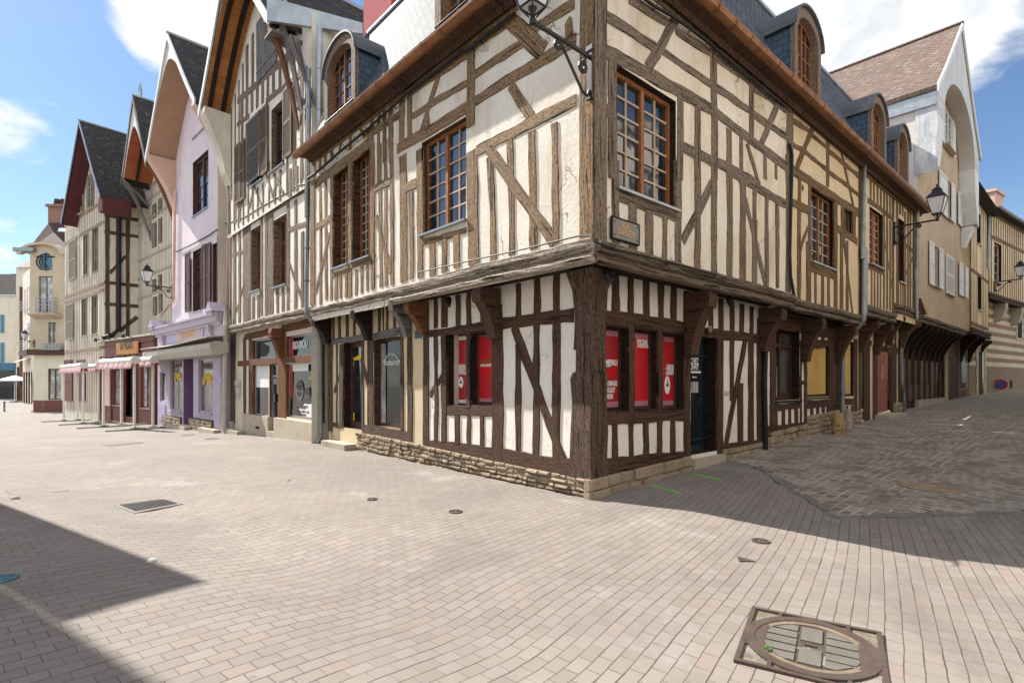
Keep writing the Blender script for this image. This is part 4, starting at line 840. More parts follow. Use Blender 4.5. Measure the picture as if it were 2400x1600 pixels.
def dormer(par, F, u0, u1, z0=EZ+.08, zs=8.55, zt=9.05, of=.12, back=-1.4, rows=6):
    """arched slate-hung dormer standing on the eaves"""
    uc = (u0+u1)/2; n = 12; P = F.pt
    arc = lambda a, b, s, t: [((a+b)/2-(b-a)/2*cos(pi*k/n), s+(t-s)*sin(pi*k/n)) for k in range(n+1)]
    ck = MB()
    for u in (u0, u1): ck.poly((P(u, z0, of), P(u, z0, back), P(u, zs, back), P(u, zs, of)), [(0, 0), (of-back, 0), (of-back, zs-z0), (0, zs-z0)])
    d = ck.build('dormer', 'slate_blue', par)
    iw = .15; A = [(u0-.02, z0)]+arc(u0-.02, u1+.02, zs, zt+.02)+[(u1+.02, z0)]; B = [(u0+iw, z0+.08)]+arc(u0+iw, u1-iw, zs-.02, zt-.17)+[(u1-iw, z0+.08)]
    fr = MB()
    for a, a2, b, b2 in zip(A, A[1:], B, B[1:]):
        fr.quad(P(*a, of+.03), P(*a2, of+.03), P(*b2, of+.03), P(*b, of+.03)); fr.quad(P(*b, of+.03), P(*b2, of+.03), P(*b2, of-.16), P(*b, of-.16)); fr.quad(P(*a, of+.03), P(*a2, of+.03), P(*a2, of-.05), P(*a, of-.05))
    fr.box(F, u0+iw, u1-iw, z0, z0+.08, of-.16, of+.05, 'u'); fr.build('dormer_frame', 'oak_silver_brown', d)
    rf = MB(); oa = arc(u0-.08, u1+.08, zs-.04, zt+.08); ob = arc(u0-.06, u1+.06, zs-.04, zt+.035)
    for (a, a2), (b, b2) in zip(zip(oa, oa[1:]), zip(ob, ob[1:])):
        rf.quad(P(*a, of+.09), P(*a2, of+.09), P(*a2, back), P(*a, back)); rf.quad(P(*a, of+.09), P(*a2, of+.09), P(*b2, of+.09), P(*b, of+.09)); rf.quad(P(*b, of+.09), P(*b2, of+.09), P(*b2, of-.1), P(*b, of-.1))
    rf.build('dormer_roof', 'lead', d, True)
    o = of-.13; gl = MB(); gl.poly([P(u, z, o-.01) for u, z in B]); gl.build('glass', 'glass', d)
    br = MB(); cols = 4
    a0, a1, zb = u0+iw, u1-iw, z0+.08
    def ztop(u): q = (u-uc)/((a1-a0)/2); return zs-.02+(zt-.17-zs+.02)*sqrt(max(0, 1-q*q))
    for k in range(cols+1):
        u = a0+(a1-a0)*k/cols; w = .05 if k in (0, cols) else .05 if k == 2 else .02; uu = min(max(u, a0+w/2), a1-w/2); br.box(F, uu-w/2, uu+w/2, zb, ztop(uu), o-.02, o+(.03 if k in (0, 2, cols) else .012))
    for k in range(rows):
        z = zb+(zs-zb)*k/(rows-1)+.01
        br.box(F, a0, a1, z, z+(.06 if k == 0 else .022), o-.02, o+.011, 'u')
    bb = arc(a0, a1, zs-.02, zt-.17); cc = arc(a0+.05, a1-.05, zs-.02, zt-.22)
    for (a, a2), (b, b2) in zip(zip(bb, bb[1:]), zip(cc, cc[1:])): br.quad(P(*a, o+.03), P(*a2, o+.03), P(*b2, o+.03), P(*b, o+.03))
    br.build('glazing_bars', 'frame_orange', d)
    rail = MB(); rail.tube([P(u0+.02, z0+.36, of+.05), P(u1-.02, z0+.36, of+.05)], .018, 6); rail.build('rail', 'iron', d)
    return d
ua, ub = L1.at('p', 834, 200, .12)[0], L1.at('p', 764, 200, .12)[0]; dormer(H1, L1, ua, ub)
ub = L1.at('p', 1024, 20, .12)[0]; dormer(H1, L1, ub-1.5, ub)
ch = MB(); ua, ub = L1.at('p', 917, 100, -2.0)[0], L1.at('p', 852, 100, -2.0)[0]; ch.box(L1, ua, ub, 8, 13.2, -2.75, -2.0); ch.box(L1, ua-.07, ub+.07, 13.2, 13.4, -2.82, -1.93); ch = ch.build('chimney', 'chimney_red', H1)
pt_ = MB()
for k in range(3): pt_.lathe([(.12, 13.4), (.10, 13.8), (.12, 13.85), (0, 13.85)], L1.pt(ua+(ub-ua)*(k+.5)/3, 0, -2.37), 10); pt_.cut()
pt_.build('chimney_pot', 'tile_maroon', ch)
# ------------------------------------------------------------------ shared pieces of the other houses
def studs(mb, F, u0, u1, z0, z1, n, w, j=.02, **k):
    for i in range(n):
        u = u0+(u1-u0)*(i+.5)/n+random.uniform(-j, j); tim(mb, F, u, z0, u+random.uniform(-.02, .02), z1, w*random.uniform(.85, 1.15), **k)
def shutter(par, F, u0, u1, z0, z1, o=.03, m='oak_pale', louvre=True, name='shutter', swing=0.0):
    """shutter leaf: frame and slats; swing turns it out of the wall round its u0 edge"""
    s = MB(); w = u1-u0; h = z1-z0; cw, sw = cos(swing), sin(swing)
    def P(a, z, d): return F.pt(u0+a*cw-d*sw*(1 if w > 0 else -1), z, o+abs(a)*sw+d*cw)
    def bx(a0, a1, b0, b1, d0, d1): s.hexa([P(a0, b0, d0), P(a1, b0, d0), P(a1, b0, d1), P(a0, b0, d1), P(a0, b1, d0), P(a1, b1, d0), P(a1, b1, d1), P(a0, b1, d1)])
    f = .07*(1 if w > 0 else -1)
    bx(0, f, z0, z1, 0, .035); bx(w-f, w, z0, z1, 0, .035)
    for a, b in ((0, .09), (h*.5-.04, h*.5+.04), (h-.09, h)): bx(f, w-f, z0+a, z0+b, 0, .033)
    if louvre:
        z = z0+.1
        while z < z1-.1:
            if not h*.5-.06 < z-z0 < h*.5+.03: bx(f, w-f, z, z+.018, .004, .026)
            z += .042
        bx(f, w-f, z0+.09, z1-.09, 0, .004)
    else:
        n = max(2, int(abs(w)/.14))
        for k in range(n): bx(f+(w-2*f)*k/n+.003, f+(w-2*f)*(k+1)/n-.003, z0+.09, z1-.09, .004, .02)
    return s.build(name, m, par)
def gable_roof(par, F, ua, ub, ze, zp, of, depth, m, barge='white_wood', eave=.18, bw=.24, th=.14, uc=None):
    uc = (ua+ub)/2 if uc is None else uc; r = MB(); P = F.pt; roots = []
    for e, sg in ((ua, -1), (ub, 1)):
        sl = (zp-ze)/abs(uc-e); x, z = e+sg*eave, ze-eave*sl*.75; L = hypot(uc-e, zp-ze)+eave; n = 6
        for k in range(n):
            f, g = k/n, (k+1)/n; cu = lambda q: x+(uc-x)*q; cz = lambda q: z+(zp-z)*q-.10*sin(pi*q)*(1-q)
            r.poly((P(cu(f), cz(f), of), P(cu(f), cz(f), -depth), P(cu(g), cz(g), -depth), P(cu(g), cz(g), of)), [(0, L*f), (of+depth, L*f), (of+depth, L*g), (0, L*g)])
        r.poly((P(x, z, of), P(x, z, -depth), P(x+sg*-.02, z-th, -depth), P(x-sg*.02, z-th, of)))
    ro = r.build('roof', m, par); b = MB()
    for e, sg in ((ua, -1), (ub, 1)):
        sl = (zp-ze)/abs(uc-e); x, z = e+sg*eave, ze-eave*sl*.75; n = 6
        for k in range(n):
            f, g = k/n, (k+1)/n; cu = lambda q: x+(uc-x)*q; cz = lambda q: z+(zp-z)*q-.10*sin(pi*q)*(1-q)
            A, B = (cu(f), cz(f)), (cu(g), cz(g)); h = bw
            b.hexa([P(A[0], A[1]-h, of), P(A[0], A[1]-h, of+.05), P(A[0], A[1]+.03, of+.05), P(A[0], A[1]+.03, of), P(B[0], B[1]-h, of), P(B[0], B[1]-h, of+.05), P(B[0], B[1]+.03, of+.05), P(B[0], B[1]+.03, of)])
    b.build('bargeboard', barge, ro)
    t = MB(); t.tube([P(uc, zp+.03, of+.06), P(uc, zp+.03, -depth)], .07, 8); t.build('ridge_roll', 'zinc' if m != 'tile_brown' else m, ro)
    return ro
def arch_front(par, F, ua, ub, ze, zp, of, ia, ib, zs, za, ow, soffit, front, ribs=0, ex=1.0, n=28, rib_m='oak_black'):
    """boarded gable front with an arched opening, and the vaulted soffit back to the wall"""
    uc = (ua+ub)/2; ic = (ia+ib)/2; P = F.pt
    A = [(ic-(ib-ia)/2*cos(pi*k/n), zs+(za-zs)*(max(0, sin(pi*k/n)) if ex >= 1 else 1-abs(cos(pi*k/n))**1.5)) for k in range(n+1)]
    g = lambda u: ze+(zp-ze)*max(0, 1-abs(u-uc)/((ub-ua)/2))
    f = MB()
    for (u, z), (u2, z2) in zip(A, A[1:]): f.poly((P(u, z, of), P(u2, z2, of), P(u2, max(g(u2), z2), of), P(u, max(g(u), z), of)), [(z, u), (z2, u2), (g(u2), u2), (g(u), u)])
    f.poly((P(ua, zs, of), P(ia, zs, of), P(ia, max(g(ia), zs), of), P(ua, max(ze, zs), of))); f.poly((P(ib, zs, of), P(ub, zs, of), P(ub, max(ze, zs), of), P(ib, max(g(ib), zs), of)))
    fo = f.build('gable_front', front, par)
    s = MB(); acc = 0
    for (u, z), (u2, z2) in zip(A, A[1:]):
        d = hypot(u2-u, z2-z); s.poly((P(u, z, of), P(u, z, ow), P(u2, z2, ow), P(u2, z2, of)), [(0, acc), (of-ow, acc), (of-ow, acc+d), (0, acc+d)]); acc += d
    so_ = s.build('soffit', soffit, par)
    if ribs:
        for q in range(ribs):
            rb = MB(); o0 = ow+(of-ow)*(q+.55)/ribs-.06
            for (u, z), (u2, z2) in zip(A, A[1:]):
                v = Vector((ic-u, zs-z)).normalized()*.09; v2 = Vector((ic-u2, zs-z2)).normalized()*.09
                a, b, c, d = P(u, z, o0), P(u2, z2, o0), P(u2+v2.x, z2+v2.y, o0), P(u+v.x, z+v.y, o0); e = Vector((F.n[0], F.n[1], 0))*.13
                rb.quad(d, c, c+e, d+e); rb.quad(a, b, c, d); rb.quad(a+e, b+e, c+e, d+e)
            rb.build('rib', rib_m, so_)
    return fo
def pipe(par, pts, r=.05, m='zinc_pipe', name='downpipe', rings=True):
    t = MB(); t.tube(pts, r, 10)
    if rings:
        for a, b in zip(pts, pts[1:]):
            L = (b-a).length
            if L > 1.5:
                for k in range(1, int(L/1.1)+1): c = a+(b-a)*(k/(int(L/1.1)+1)); d = (b-a).normalized()*.02; t.tube([c-d, c+d], r*1.22, 10)
    return t.build(name, m, par, True)
def fpipe(par, F, c, pts, o, r=.05, m='zinc_pipe', name='downpipe'): return pipe(par, [F.pt(*F.at(c, x, y, o), o) for x, y in pts], r, m, name)

# ------------------------------------------------------------------ ochre house next to the corner house
gzR = lambda u: ground_z(*R0.pt(u, 0).xy)
H2 = thing('ochre_house', 'ochre-plastered timber house with boarded ground-floor windows beside the corner house', 'house', tuple(R0.pt(RE, gzR(RE))))
def ochre():
    F = R1; w = F.rect('b8', 745, 955, 'l', 212, 858); sw = F.rect('b8', 1034, 1114, 'l', 388, 592)
    a = MB(); wall(a, F, RE, RE2, 3.05, EZ+.1, (w, sw)); a.build('wall', 'plaster_ochre', H2)
    t = MB()
    TB(t, F, 'd5', [(260, 12, 840, 590, .2), (168, 195, 345, 305, .12), (345, 325, 512, 465, .12), (525, 490, 840, 755, .12), (165, 432, 255, 485, .11), (285, 505, 505, 685, .11), (525, 712, 840, 950, .11), (160, 685, 832, 1130, .2), (412, 155, 205, 665, .14), (630, 365, 785, 1080, .1), (158, 1025, 322, 1105, .16), (318, 1275, 220, 1560, .11)])
    TV(t, F, 'd5', [(505, 532, 265, 860), (836, 880, 570, 2260), (215, 246, 765, 1015), (210, 245, 1070, 1900), (320, 346, 840, 1900)])
    TV(t, F, 'b8', [(706, 746, 700, 1225), (950, 975, 345, 1305), (1010, 1034, 380, 600), (1112, 1136, 430, 650), (1000, 1025, 600, 1315), (1052, 1074, 690, 1330), (775, 796, 955, 1255), (835, 857, 985, 1275), (888, 910, 1010, 1290), (628, 654, 650, 1210)])
    TB(t, F, 'b8', [(975, 582, 1150, 692, .17), (1030, 650, 1112, 1345, .1), (743, 918, 958, 1000, .17)])
    t.build('timber_frame', 'oak_ochre', H2)
    window(H2, F, w, .13, 4, 6, 2, 'frame_orange', 'glass', 'oak_black', 'muntin', .05, .022)
    window(H2, F, sw, .1, 2, 1, 2, 'oak_ochre', 'glass', 'oak_black', None, .05, sill='oak_ochre', sillout=.01)
    h = MB(); u, z = F.at('b8', 676, 226); n = 10; h.poly([F.pt(u+.05*cos(2*pi*k/n), z+.07*sin(2*pi*k/n), .004) for k in range(n)]); h.build('vent_hole', 'hole', H2)
    beam_run(H2, F, RE+.02, RE2, 2.99, 3.25, .0, 'oak_beam_right', floor=.48, drop=-.0)
    # ground floor
    G = R0; ws = [G.rect('c1', 285, 500, 'l', 400, 1042), G.rect('c1', 563, 757, 'l', 520, 1012)]
    a = MB(); wall(a, G, RE, RE2, -.1, 3.1, ws); a.build('wall', 'plaster_base', H2)
    t = MB()
    TV(t, G, 'c1', [(150, 175, 500, 1350), (192, 208, 560, 1280), (238, 283, 380, 1290), (500, 516, 560, 1250), (536, 562, 500, 1240), (757, 842, 430, 1160), (276, 304, 1120, 1275), (340, 368, 1110, 1270), (398, 424, 1105, 1262), (455, 482, 1100, 1255), (592, 614, 1090, 1165), (645, 664, 1088, 1160), (692, 716, 1085, 1156), (735, 762, 1083, 1150), (560, 585, 380, 520), (620, 640, 390, 540), (690, 712, 400, 540), (745, 770, 410, 540)])
    TB(t, G, 'c1', [(235, 1112, 500, 1080, .13), (205, 1310, 540, 1270, .22), (495, 880, 560, 880, .08), (500, 540, 770, 540, .16), (560, 1075, 880, 1055, .2)])
    tim(t, G, RE, 2.85, RE2, 2.85, .36, .035); t.build('timber_frame', 'oak_dark', H2)
    w1 = window(H2, G, ws[0], .2, 2, 1, 2, 'frame_brown', 'glass_dim', 'oak_black', None, .06, sill='oak_black', sillout=.06, transom=.8)
    R = ws[0]; q = MB(); q.quad(G.pt(R[0]+.07, R[2]+.08, -.205), G.pt((R[0]+R[1])/2-.04, R[2]+.08, -.205), G.pt((R[0]+R[1])/2-.04, R[2]+.08+(R[3]-R[2])*.42, -.205), G.pt(R[0]+.07, R[2]+.08+(R[3]-R[2])*.42, -.205)); q.build('frosted_panel', 'glass_pale', w1)
    R = ws[1]; w2 = window(H2, G, R, .1, 1, 1, 1, 'oak_dark', 'glass', 'oak_black', None, .05, sill='oak_dark', sillout=.02)
    q = MB(); q.box(G, R[0]+.05, R[1]-.05, R[2]+.06, R[3]-.05, -.1, -.06); q.build('boarding', 'board_yellow', w2)
    p = MB(); ue = G.at('c1', 555, 1250)[0]; stones(p, G.off(-.01), RE+.05, ue, lambda u: gzR(u)-.06, lambda u: gzR(u)+.32, 3, .07, .16, .4); p.cut(); stones(p, G.off(-.01), ue, RE2, lambda u: gzR(u)-.06, lambda u: gzR(u)+.50, 5, .09, .14, .38); p.build('plinth', 'stone_dark', H2)
    for x, yb in ((525, 700), (820, 700)): u, z = G.at('c1', x, yb); bracket(H2, G, u, 2.98, z, .44, 'oak_dark', .2, .26)
    mansard(H2, F, RE, RE2); eaves(H2, F, RE, RE2); gutter(H2, F.off(.36), RE, RE2, EZ+.07)
    ua, ub = F.at('p', 1860, 100, .12)[0], F.at('p', 1920, 100, .12)[0]; dormer(H2, F, ua, ub, rows=5)
    fpipe(H2, F, 'c1', ((1078, -290), (1072, 280)), .10, .055); pipe(H2, [F.pt(F.at('b8', 1290, -110, .36)[0], EZ, .36), F.pt(*F.at('b8', 1245, -40, .12), .12), F.pt(*F.at('b8', 1215, 20, .1), .1), F.pt(*F.at('c1', 1055, -200, .1), .1)], .05)
    x = F.pt(*F.at('c1', 1060, 300, .1), .1); y = G.pt(*G.at('c1', 880, 600, .12), .12); pipe(H2, [F.pt(*F.at('c1', 1066, -300, .1), .1), F.pt(*F.at('c1', 1060, 290, .1), .1), x+Vector((0, 0, -.12)), y+Vector((0, 0, .15)), y, G.pt(G.at('c1', 872, 1100, .12)[0], gzR(RE2), .12)], .055)
    # conduit running down the party post
    cb = MB(); cb.tube([F.pt(*F.at('b8', x, y, .06), .06) for x, y in ((560, -160), (585, -60), (580, 200), (572, 500), (565, 800), (572, 1000), (598, 1150), (610, 1200))], .03, 8); cb.build('conduit', 'cable', H2, True)
    pp = MB(); pp.tube([G.pt(*G.at('c1', x, y, .08), .08) for x, y in ((205, 500), (195, 900), (205, 1470))], .05, 8); pp.build('downpipe', 'cable', H2, True)
ochre()

H3 = thing('studded_house', 'close-studded timber house with a salmon pink door, next to the grey downpipe', 'house', tuple(R0.pt(RE2, gzR(RE2))))
def studded():
    F = R1; us = F.at('c3', 368, 700)[0]; wa = F.rect('c3', 148, 270, 'l', 325, 842); wb = F.rect('c3', 412, 466, 'l', 430, 1010)
    a = MB(); wall(a, F, RE2, RE3, 3.4, EZ+.1, (wa, wb)); a.build('wall', 'plaster_ochre', H3)
    t = MB(); KF = dict(p=.003, j=.006); z = lambda x, y: F.at('c3', x, y)[1]; u = lambda x: F.at('c3', x, 700)[0]
    TB(t, F, 'c3', [(128, 25, 560, 320, .16), (128, 268, 365, 448, .17), (470, 680, 560, 745, .14), (120, 870, 275, 930, .17), (280, 590, 365, 1130, .12), (545, 800, 470, 980, .1)], p=.003, j=.006)
    for x in (150, 180, 212, 242, 272, 300, 328): TV(t, F, 'c3', [(x, x+17, 20+(x-128)*.68, 270+(x-128)*.76)], p=.003, j=.006)
    TV(t, F, 'c3', [(270, 290, 400, 1270), (300, 320, 430, 1275), (328, 345, 460, 1285), (352, 376, 180, 1310), (392, 412, 240, 1250), (466, 482, 380, 1270), (492, 508, 330, 1280), (515, 530, 340, 1290), (545, 562, 350, 1300), (420, 436, 250, 400), (446, 460, 270, 420)], p=.003, j=.006)
    for x in (160, 187, 214, 240): TV(t, F, 'c3', [(x, x+16, 905, 1265)], p=.003, j=.006)
    for x in (408, 428, 448): TV(t, F, 'c3', [(x, x+12, 1040, 1265)], p=.003, j=.006)
    tim(t, F, RE2, EZ-.05, RE3, EZ-.05, .2, .03); t.build('timber_frame', 'oak_ochre', H3)
    window(H3, F, wa, .12, 4, 7, 2, 'frame_orange', 'glass', 'oak_black', 'muntin', .05, .022); window(H3, F, wb, .14, 2, 5, 1, 'frame_brown', 'glass', 'oak_black', None, .05)
    beam_run(H3, F, RE2+.02, us, 3.24, 3.56, .02, 'oak_beam_right', floor=.5); beam_run(H3, F, us+.02, RE3, 3.60, 3.87, .0, 'oak_beam_right', floor=.5)
    G = R0; wb_ = G.rect('c1', 884, 972, 'l', 515, 1004); g = G.rect('c1', 1185, 1302, 'l', 605, 1150); td = G.rect('c1', 1038, 1066, 'l', 560, 1210)
    a = MB(); wall(a, G, RE2, RE3, -.1, 3.7, (wb_, g, td)); a.build('wall', 'plaster_ochre', H3)
    t = MB(); TV(t, G, 'c1', [(842, 884, 480, 1160), (972, 1005, 500, 1190), (1014, 1036, 500, 1230), (1066, 1118, 420, 1220), (1138, 1184, 560, 1220), (1302, 1350, 540, 1150), (1362, 1384, 500, 1120), (1204, 1222, 440, 570), (1244, 1258, 450, 575), (1290, 1306, 455, 580), (1330, 1346, 460, 590), (1085, 1100, 420, 520)], p=.003, j=.006)
    TB(t, G, 'c1', [(884, 1050, 1000, 1050, .18), (1180, 580, 1362, 605, .2), (1060, 530, 1130, 540, .16)], p=.003, j=.006); TV(t, G, 'c1', [(905, 925, 1085, 1140), (950, 970, 1082, 1135)], p=.003, j=.006)
    t.build('timber_frame', 'oak_dark', H3)
    w2 = window(H3, G, wb_, .1, 1, 1, 1, 'oak_dark', 'glass', 'oak_black', None, .05, sill=None); R = wb_
    q = MB(); q.box(G, R[0]+.05, R[1]-.05, R[2]+.06, R[3]-.05, -.1, -.06); q.build('boarding', 'board_yellow', w2)
    d = MB(); n = 6
    for k in range(n): a, b = g[2]+(g[3]-g[2])*k/n, g[2]+(g[3]-g[2])*(k+1)/n; d.box(G, g[0], g[1], a+.006, b-.006, -.2, -.1, 'u')
    d.box(G, g[0], g[1], g[2], g[3], -.25, -.125); d = d.build('door', 'garage', H3)
    u0, z0 = G.at('c1', 1225, 790, -.1); s = MB(); n = 14; s.poly([G.pt(u0+.1*cos(2*pi*k/n), z0+.24*sin(2*pi*k/n), -.095) for k in range(n)]); s.build('round_notice', 'pink_edge', d)
    d = MB(); d.box(G, td[0], td[1], td[2], td[3], -.2, -.12); d.build('door', 'teal_door', H3, label='narrow dark teal door')
    p = MB(); stones(p, G.off(-.01), RE2, td[0], lambda u: gzR(u)-.06, lambda u: gzR(u)+.36, 4, .08, .14, .36); p.cut(); stones(p, G.off(-.01), g[1]+.2, RE3, lambda u: gzR(u)-.06, lambda u: gzR(u)+.34, 3, .08, .16, .36); p.build('plinth', 'stone_dark', H3)
    s = MB(); s.box(G, g[0]-.3, g[1]+.3, 0, gzR(g[0])+.1, -.2, .35, 'u'); s.build('doorstep', 'stone_step', H3)
    for x, yb in ((1020, 610), (1150, 640), (1262, 560), (1372, 590)): u0, z0 = G.at('c1', x, yb); bracket(H3, G, u0, 3.22 if x < 1200 else 3.58, z0, .46, 'oak_dark' if x < 1300 else 'oak_worn', .16, .2)
    mansard(H3, F, RE2, RE3, top=True); eaves(H3, F, RE2, RE3); gutter(H3, F.off(.36), RE2, RE3-.15, EZ+.07)
    for a, b in ((2040, 2074), (2102, 2127)):
        ua, ub = F.at('p', a, 250, .12)[0], F.at('p', b, 250, .12)[0]; dormer(H3, F, ua, ub, rows=5)
    fpipe(H3, F, 'c3', ((588, 300), (584, 900), (578, 1365)), .1, .06); fpipe(H3, G, 'c1', ((1393, 580), (1396, 900), (1412, 960), (1420, 1150)), .1, .055)
studded()

# ------------------------------------------------------------------ tall gabled house with the white arch
H4 = thing('arched_gable_house', 'tall tan rendered house with a white boarded arch gable and white shutters', 'house', tuple(R0.pt(RE3, gzR(RE3))))
def arched():
    F = R1; ze, zp, of = 11.1, 14.75, .52
    op = lambda xl, xr, s, yt, yb, c='c3': F.rect(c, xl, xr, s, yt, yb)
    wins = [op(725, 775, 'l', 672, 1052), op(845, 912, 'l', 770, 1120), op(996, 1012, 'l', 870, 1150), op(848, 886, 'l', 60, 425), op(985, 1006, 'l', 225, 505)]
    a = MB(); wall(a, F, RE3, RE4, 3.5, ze, wins); a.poly((F.pt(RE3, ze), F.pt(RE4, ze), F.pt((RE3+RE4)/2, zp-.2))); a.build('wall', 'plaster_tan', H4)
    for R in wins: window(H4, F, R, .14, 2, 3, 2, 'white_wood', 'glass', 'plaster_tan', None, .05, sill='cast_stone', sillout=.1)
    def sh(xl, xr, s, yt, yb, sw=0.0, lv=False, o=.04, c='c3'):
        R = F.rect(c, xl, xr, s, yt, yb); shutter(H4, F, R[0], R[1], R[2], R[3], o, 'white_wood', lv, swing=sw)
    sh(684, 725, 'l', 640, 1040); sh(775, 812, 'l', 705, 1078); sh(842, 913, 'l', 758, 1122, 0, True, .02); sh(960, 994, 'l', 835, 1140); sh(1014, 1040, 'l', 880, 1160)
    sh(775, 848, 'l', -10, 370); sh(886, 918, 'l', 105, 460); sh(950, 984, 'l', 190, 490); sh(1006, 1032, 'l', 250, 530)
    R = F.rect('c2', 872, 968, 'l', 740, 1040); window(H4, F.off(.10), (R[0]+.3, R[1]-.35, R[2], R[3]), .08, 2, 3, 2, 'white_wood', 'glass', 'white_wood', None, .05, sill='cast_stone', sillout=.1); shutter(H4, F, R[0]-.25, R[0]+.28, R[2], R[3], .05, 'white_wood', False); shutter(H4, F, R[1]-.33, R[1]+.2, R[2], R[3], .05, 'white_wood', False)
    shell_ = MB(); shell(shell_, F, RE3, RE4, 3.5, ze, 14); shell_.poly((F.pt(RE3, ze, -14), F.pt(RE4, ze, -14), F.pt((RE3+RE4)/2, zp, -14))); shell_.build('side_wall', 'plaster_white', H4)
    gable_roof(H4, F, RE3, RE4, ze, zp, of+.02, 14, 'tile_brown', 'white_wood', .16, .20)
    ia, ib = RE3+1.0, RE4-1.0
    arch_front(H4, F, RE3, RE4, ze, zp, of, ia, ib, 10.2, 12.25, .02, 'soffit_white', 'white_boards')
    b = MB()
    for u0, u1, sg in ((RE3, ia, 1), (ib, RE4, -1)):
        b.cut()                                                       # legs of the arch, tapering to corbels
        e = u0 if sg > 0 else u1; i = u1 if sg > 0 else u0
        b.slab(F, [(e, 11.05), (i, 10.2), (i-sg*.25, 9.2), (e+sg*.45, 8.55), (e, 8.45)] if sg > 0 else [(e, 11.05), (i, 10.2), (i+.12, 9.3), (e-.35, 8.1), (e, 8.0)], .012, of-.004)
    b.build('arch_leg', 'white_wood', H4)
    c = MB(); c.box(F, RE3-.035, RE3-.004, 8.3, 10.42, -.05, of+.01); c.build('cladding', 'white_peel', H4)
    f = MB(); f.box(F, RE3-.09, RE3-.01, 10.42, 11.06, -14, of, 'u'); f.build('fascia', 'zinc', H4)
    cb = MB(); cb.prism(F, [(.01, 8.0), (.40, 8.0), (.12, 7.2), (.01, 7.1)], RE4-.5, RE4-.05); cb.build('corbel', 'white_wood', H4)
    beam_run(H4, F, RE3, RE4, 3.50, 3.76, .04, 'oak_beam_right', floor=.6)
    G = R0.off(-.25); a = MB(); wall(a, G, RE3, RE4, 0, 3.6); a.build('wall', 'frame_brown', H4)
    t = MB(); n = 9
    for k in range(n+1): u = RE3+(RE4-RE3)*k/n; tim(t, G, u, .4, u, 3.55, .2, .08)
    tim(t, G, RE3, 2.75, RE4, 2.75, .16, .06); t.build('timber_frame', 'oak_dark', H4)
    d = MB()
    for k in (1, 4, 6): u = RE3+(RE4-RE3)*(k+.12)/n; d.box(G, u, u+(RE4-RE3)/n*.76, gzR(u)+.15, 2.65, .0, .05); d.cut()
    for k in (0, 2, 3, 5): u = RE3+(RE4-RE3)*(k+.12)/n; d.box(G, u, u+(RE4-RE3)/n*.76, gzR(u)+.25, 1.45, .0, .05); d.cut()
    d.build('panelled_front', 'frame_brown', H4)
    wd = MB()
    for k in (0, 2, 3, 5, 7): u = RE3+(RE4-RE3)*(k+.15)/n; wd.quad(G.pt(u, 1.5, .03), G.pt(u+(RE4-RE3)/n*.7, 1.5, .03), G.pt(u+(RE4-RE3)/n*.7, 2.65, .03), G.pt(u, 2.65, .03)); wd.cut()
    wd.build('panel', 'frame_brown', H4)
    for k in range(0, n): u = RE3+(RE4-RE3)*(k+.0)/n+.1; bracket(H4, G, u, 3.5, 2.35, .75, 'oak_red' if k < 1 else 'oak_black', .14, .16)
    s = MB(); s.box(G, RE3, RE4, 0, .55, 0, .16, 'u'); s.cut(); s.box(G, RE3+3, RE4, 0, .86, .0, .15, 'u'); s.build('plinth', 'stone_step', H4)
    t = MB(); t.hexa([F.pt(RE3+.1, 3.76, .02), F.pt(RE3+.35, 3.76, .02), F.pt(RE3+.35, 3.76, .2), F.pt(RE3+.1, 3.76, .2), F.pt(RE3+.12, 4.3, .02), F.pt(RE3+.2, 4.3, .02), F.pt(RE3+.2, 4.3, .06), F.pt(RE3+.12, 4.3, .06)]); t.build('wedge_guard', 'oak_dark', H4)
arched()

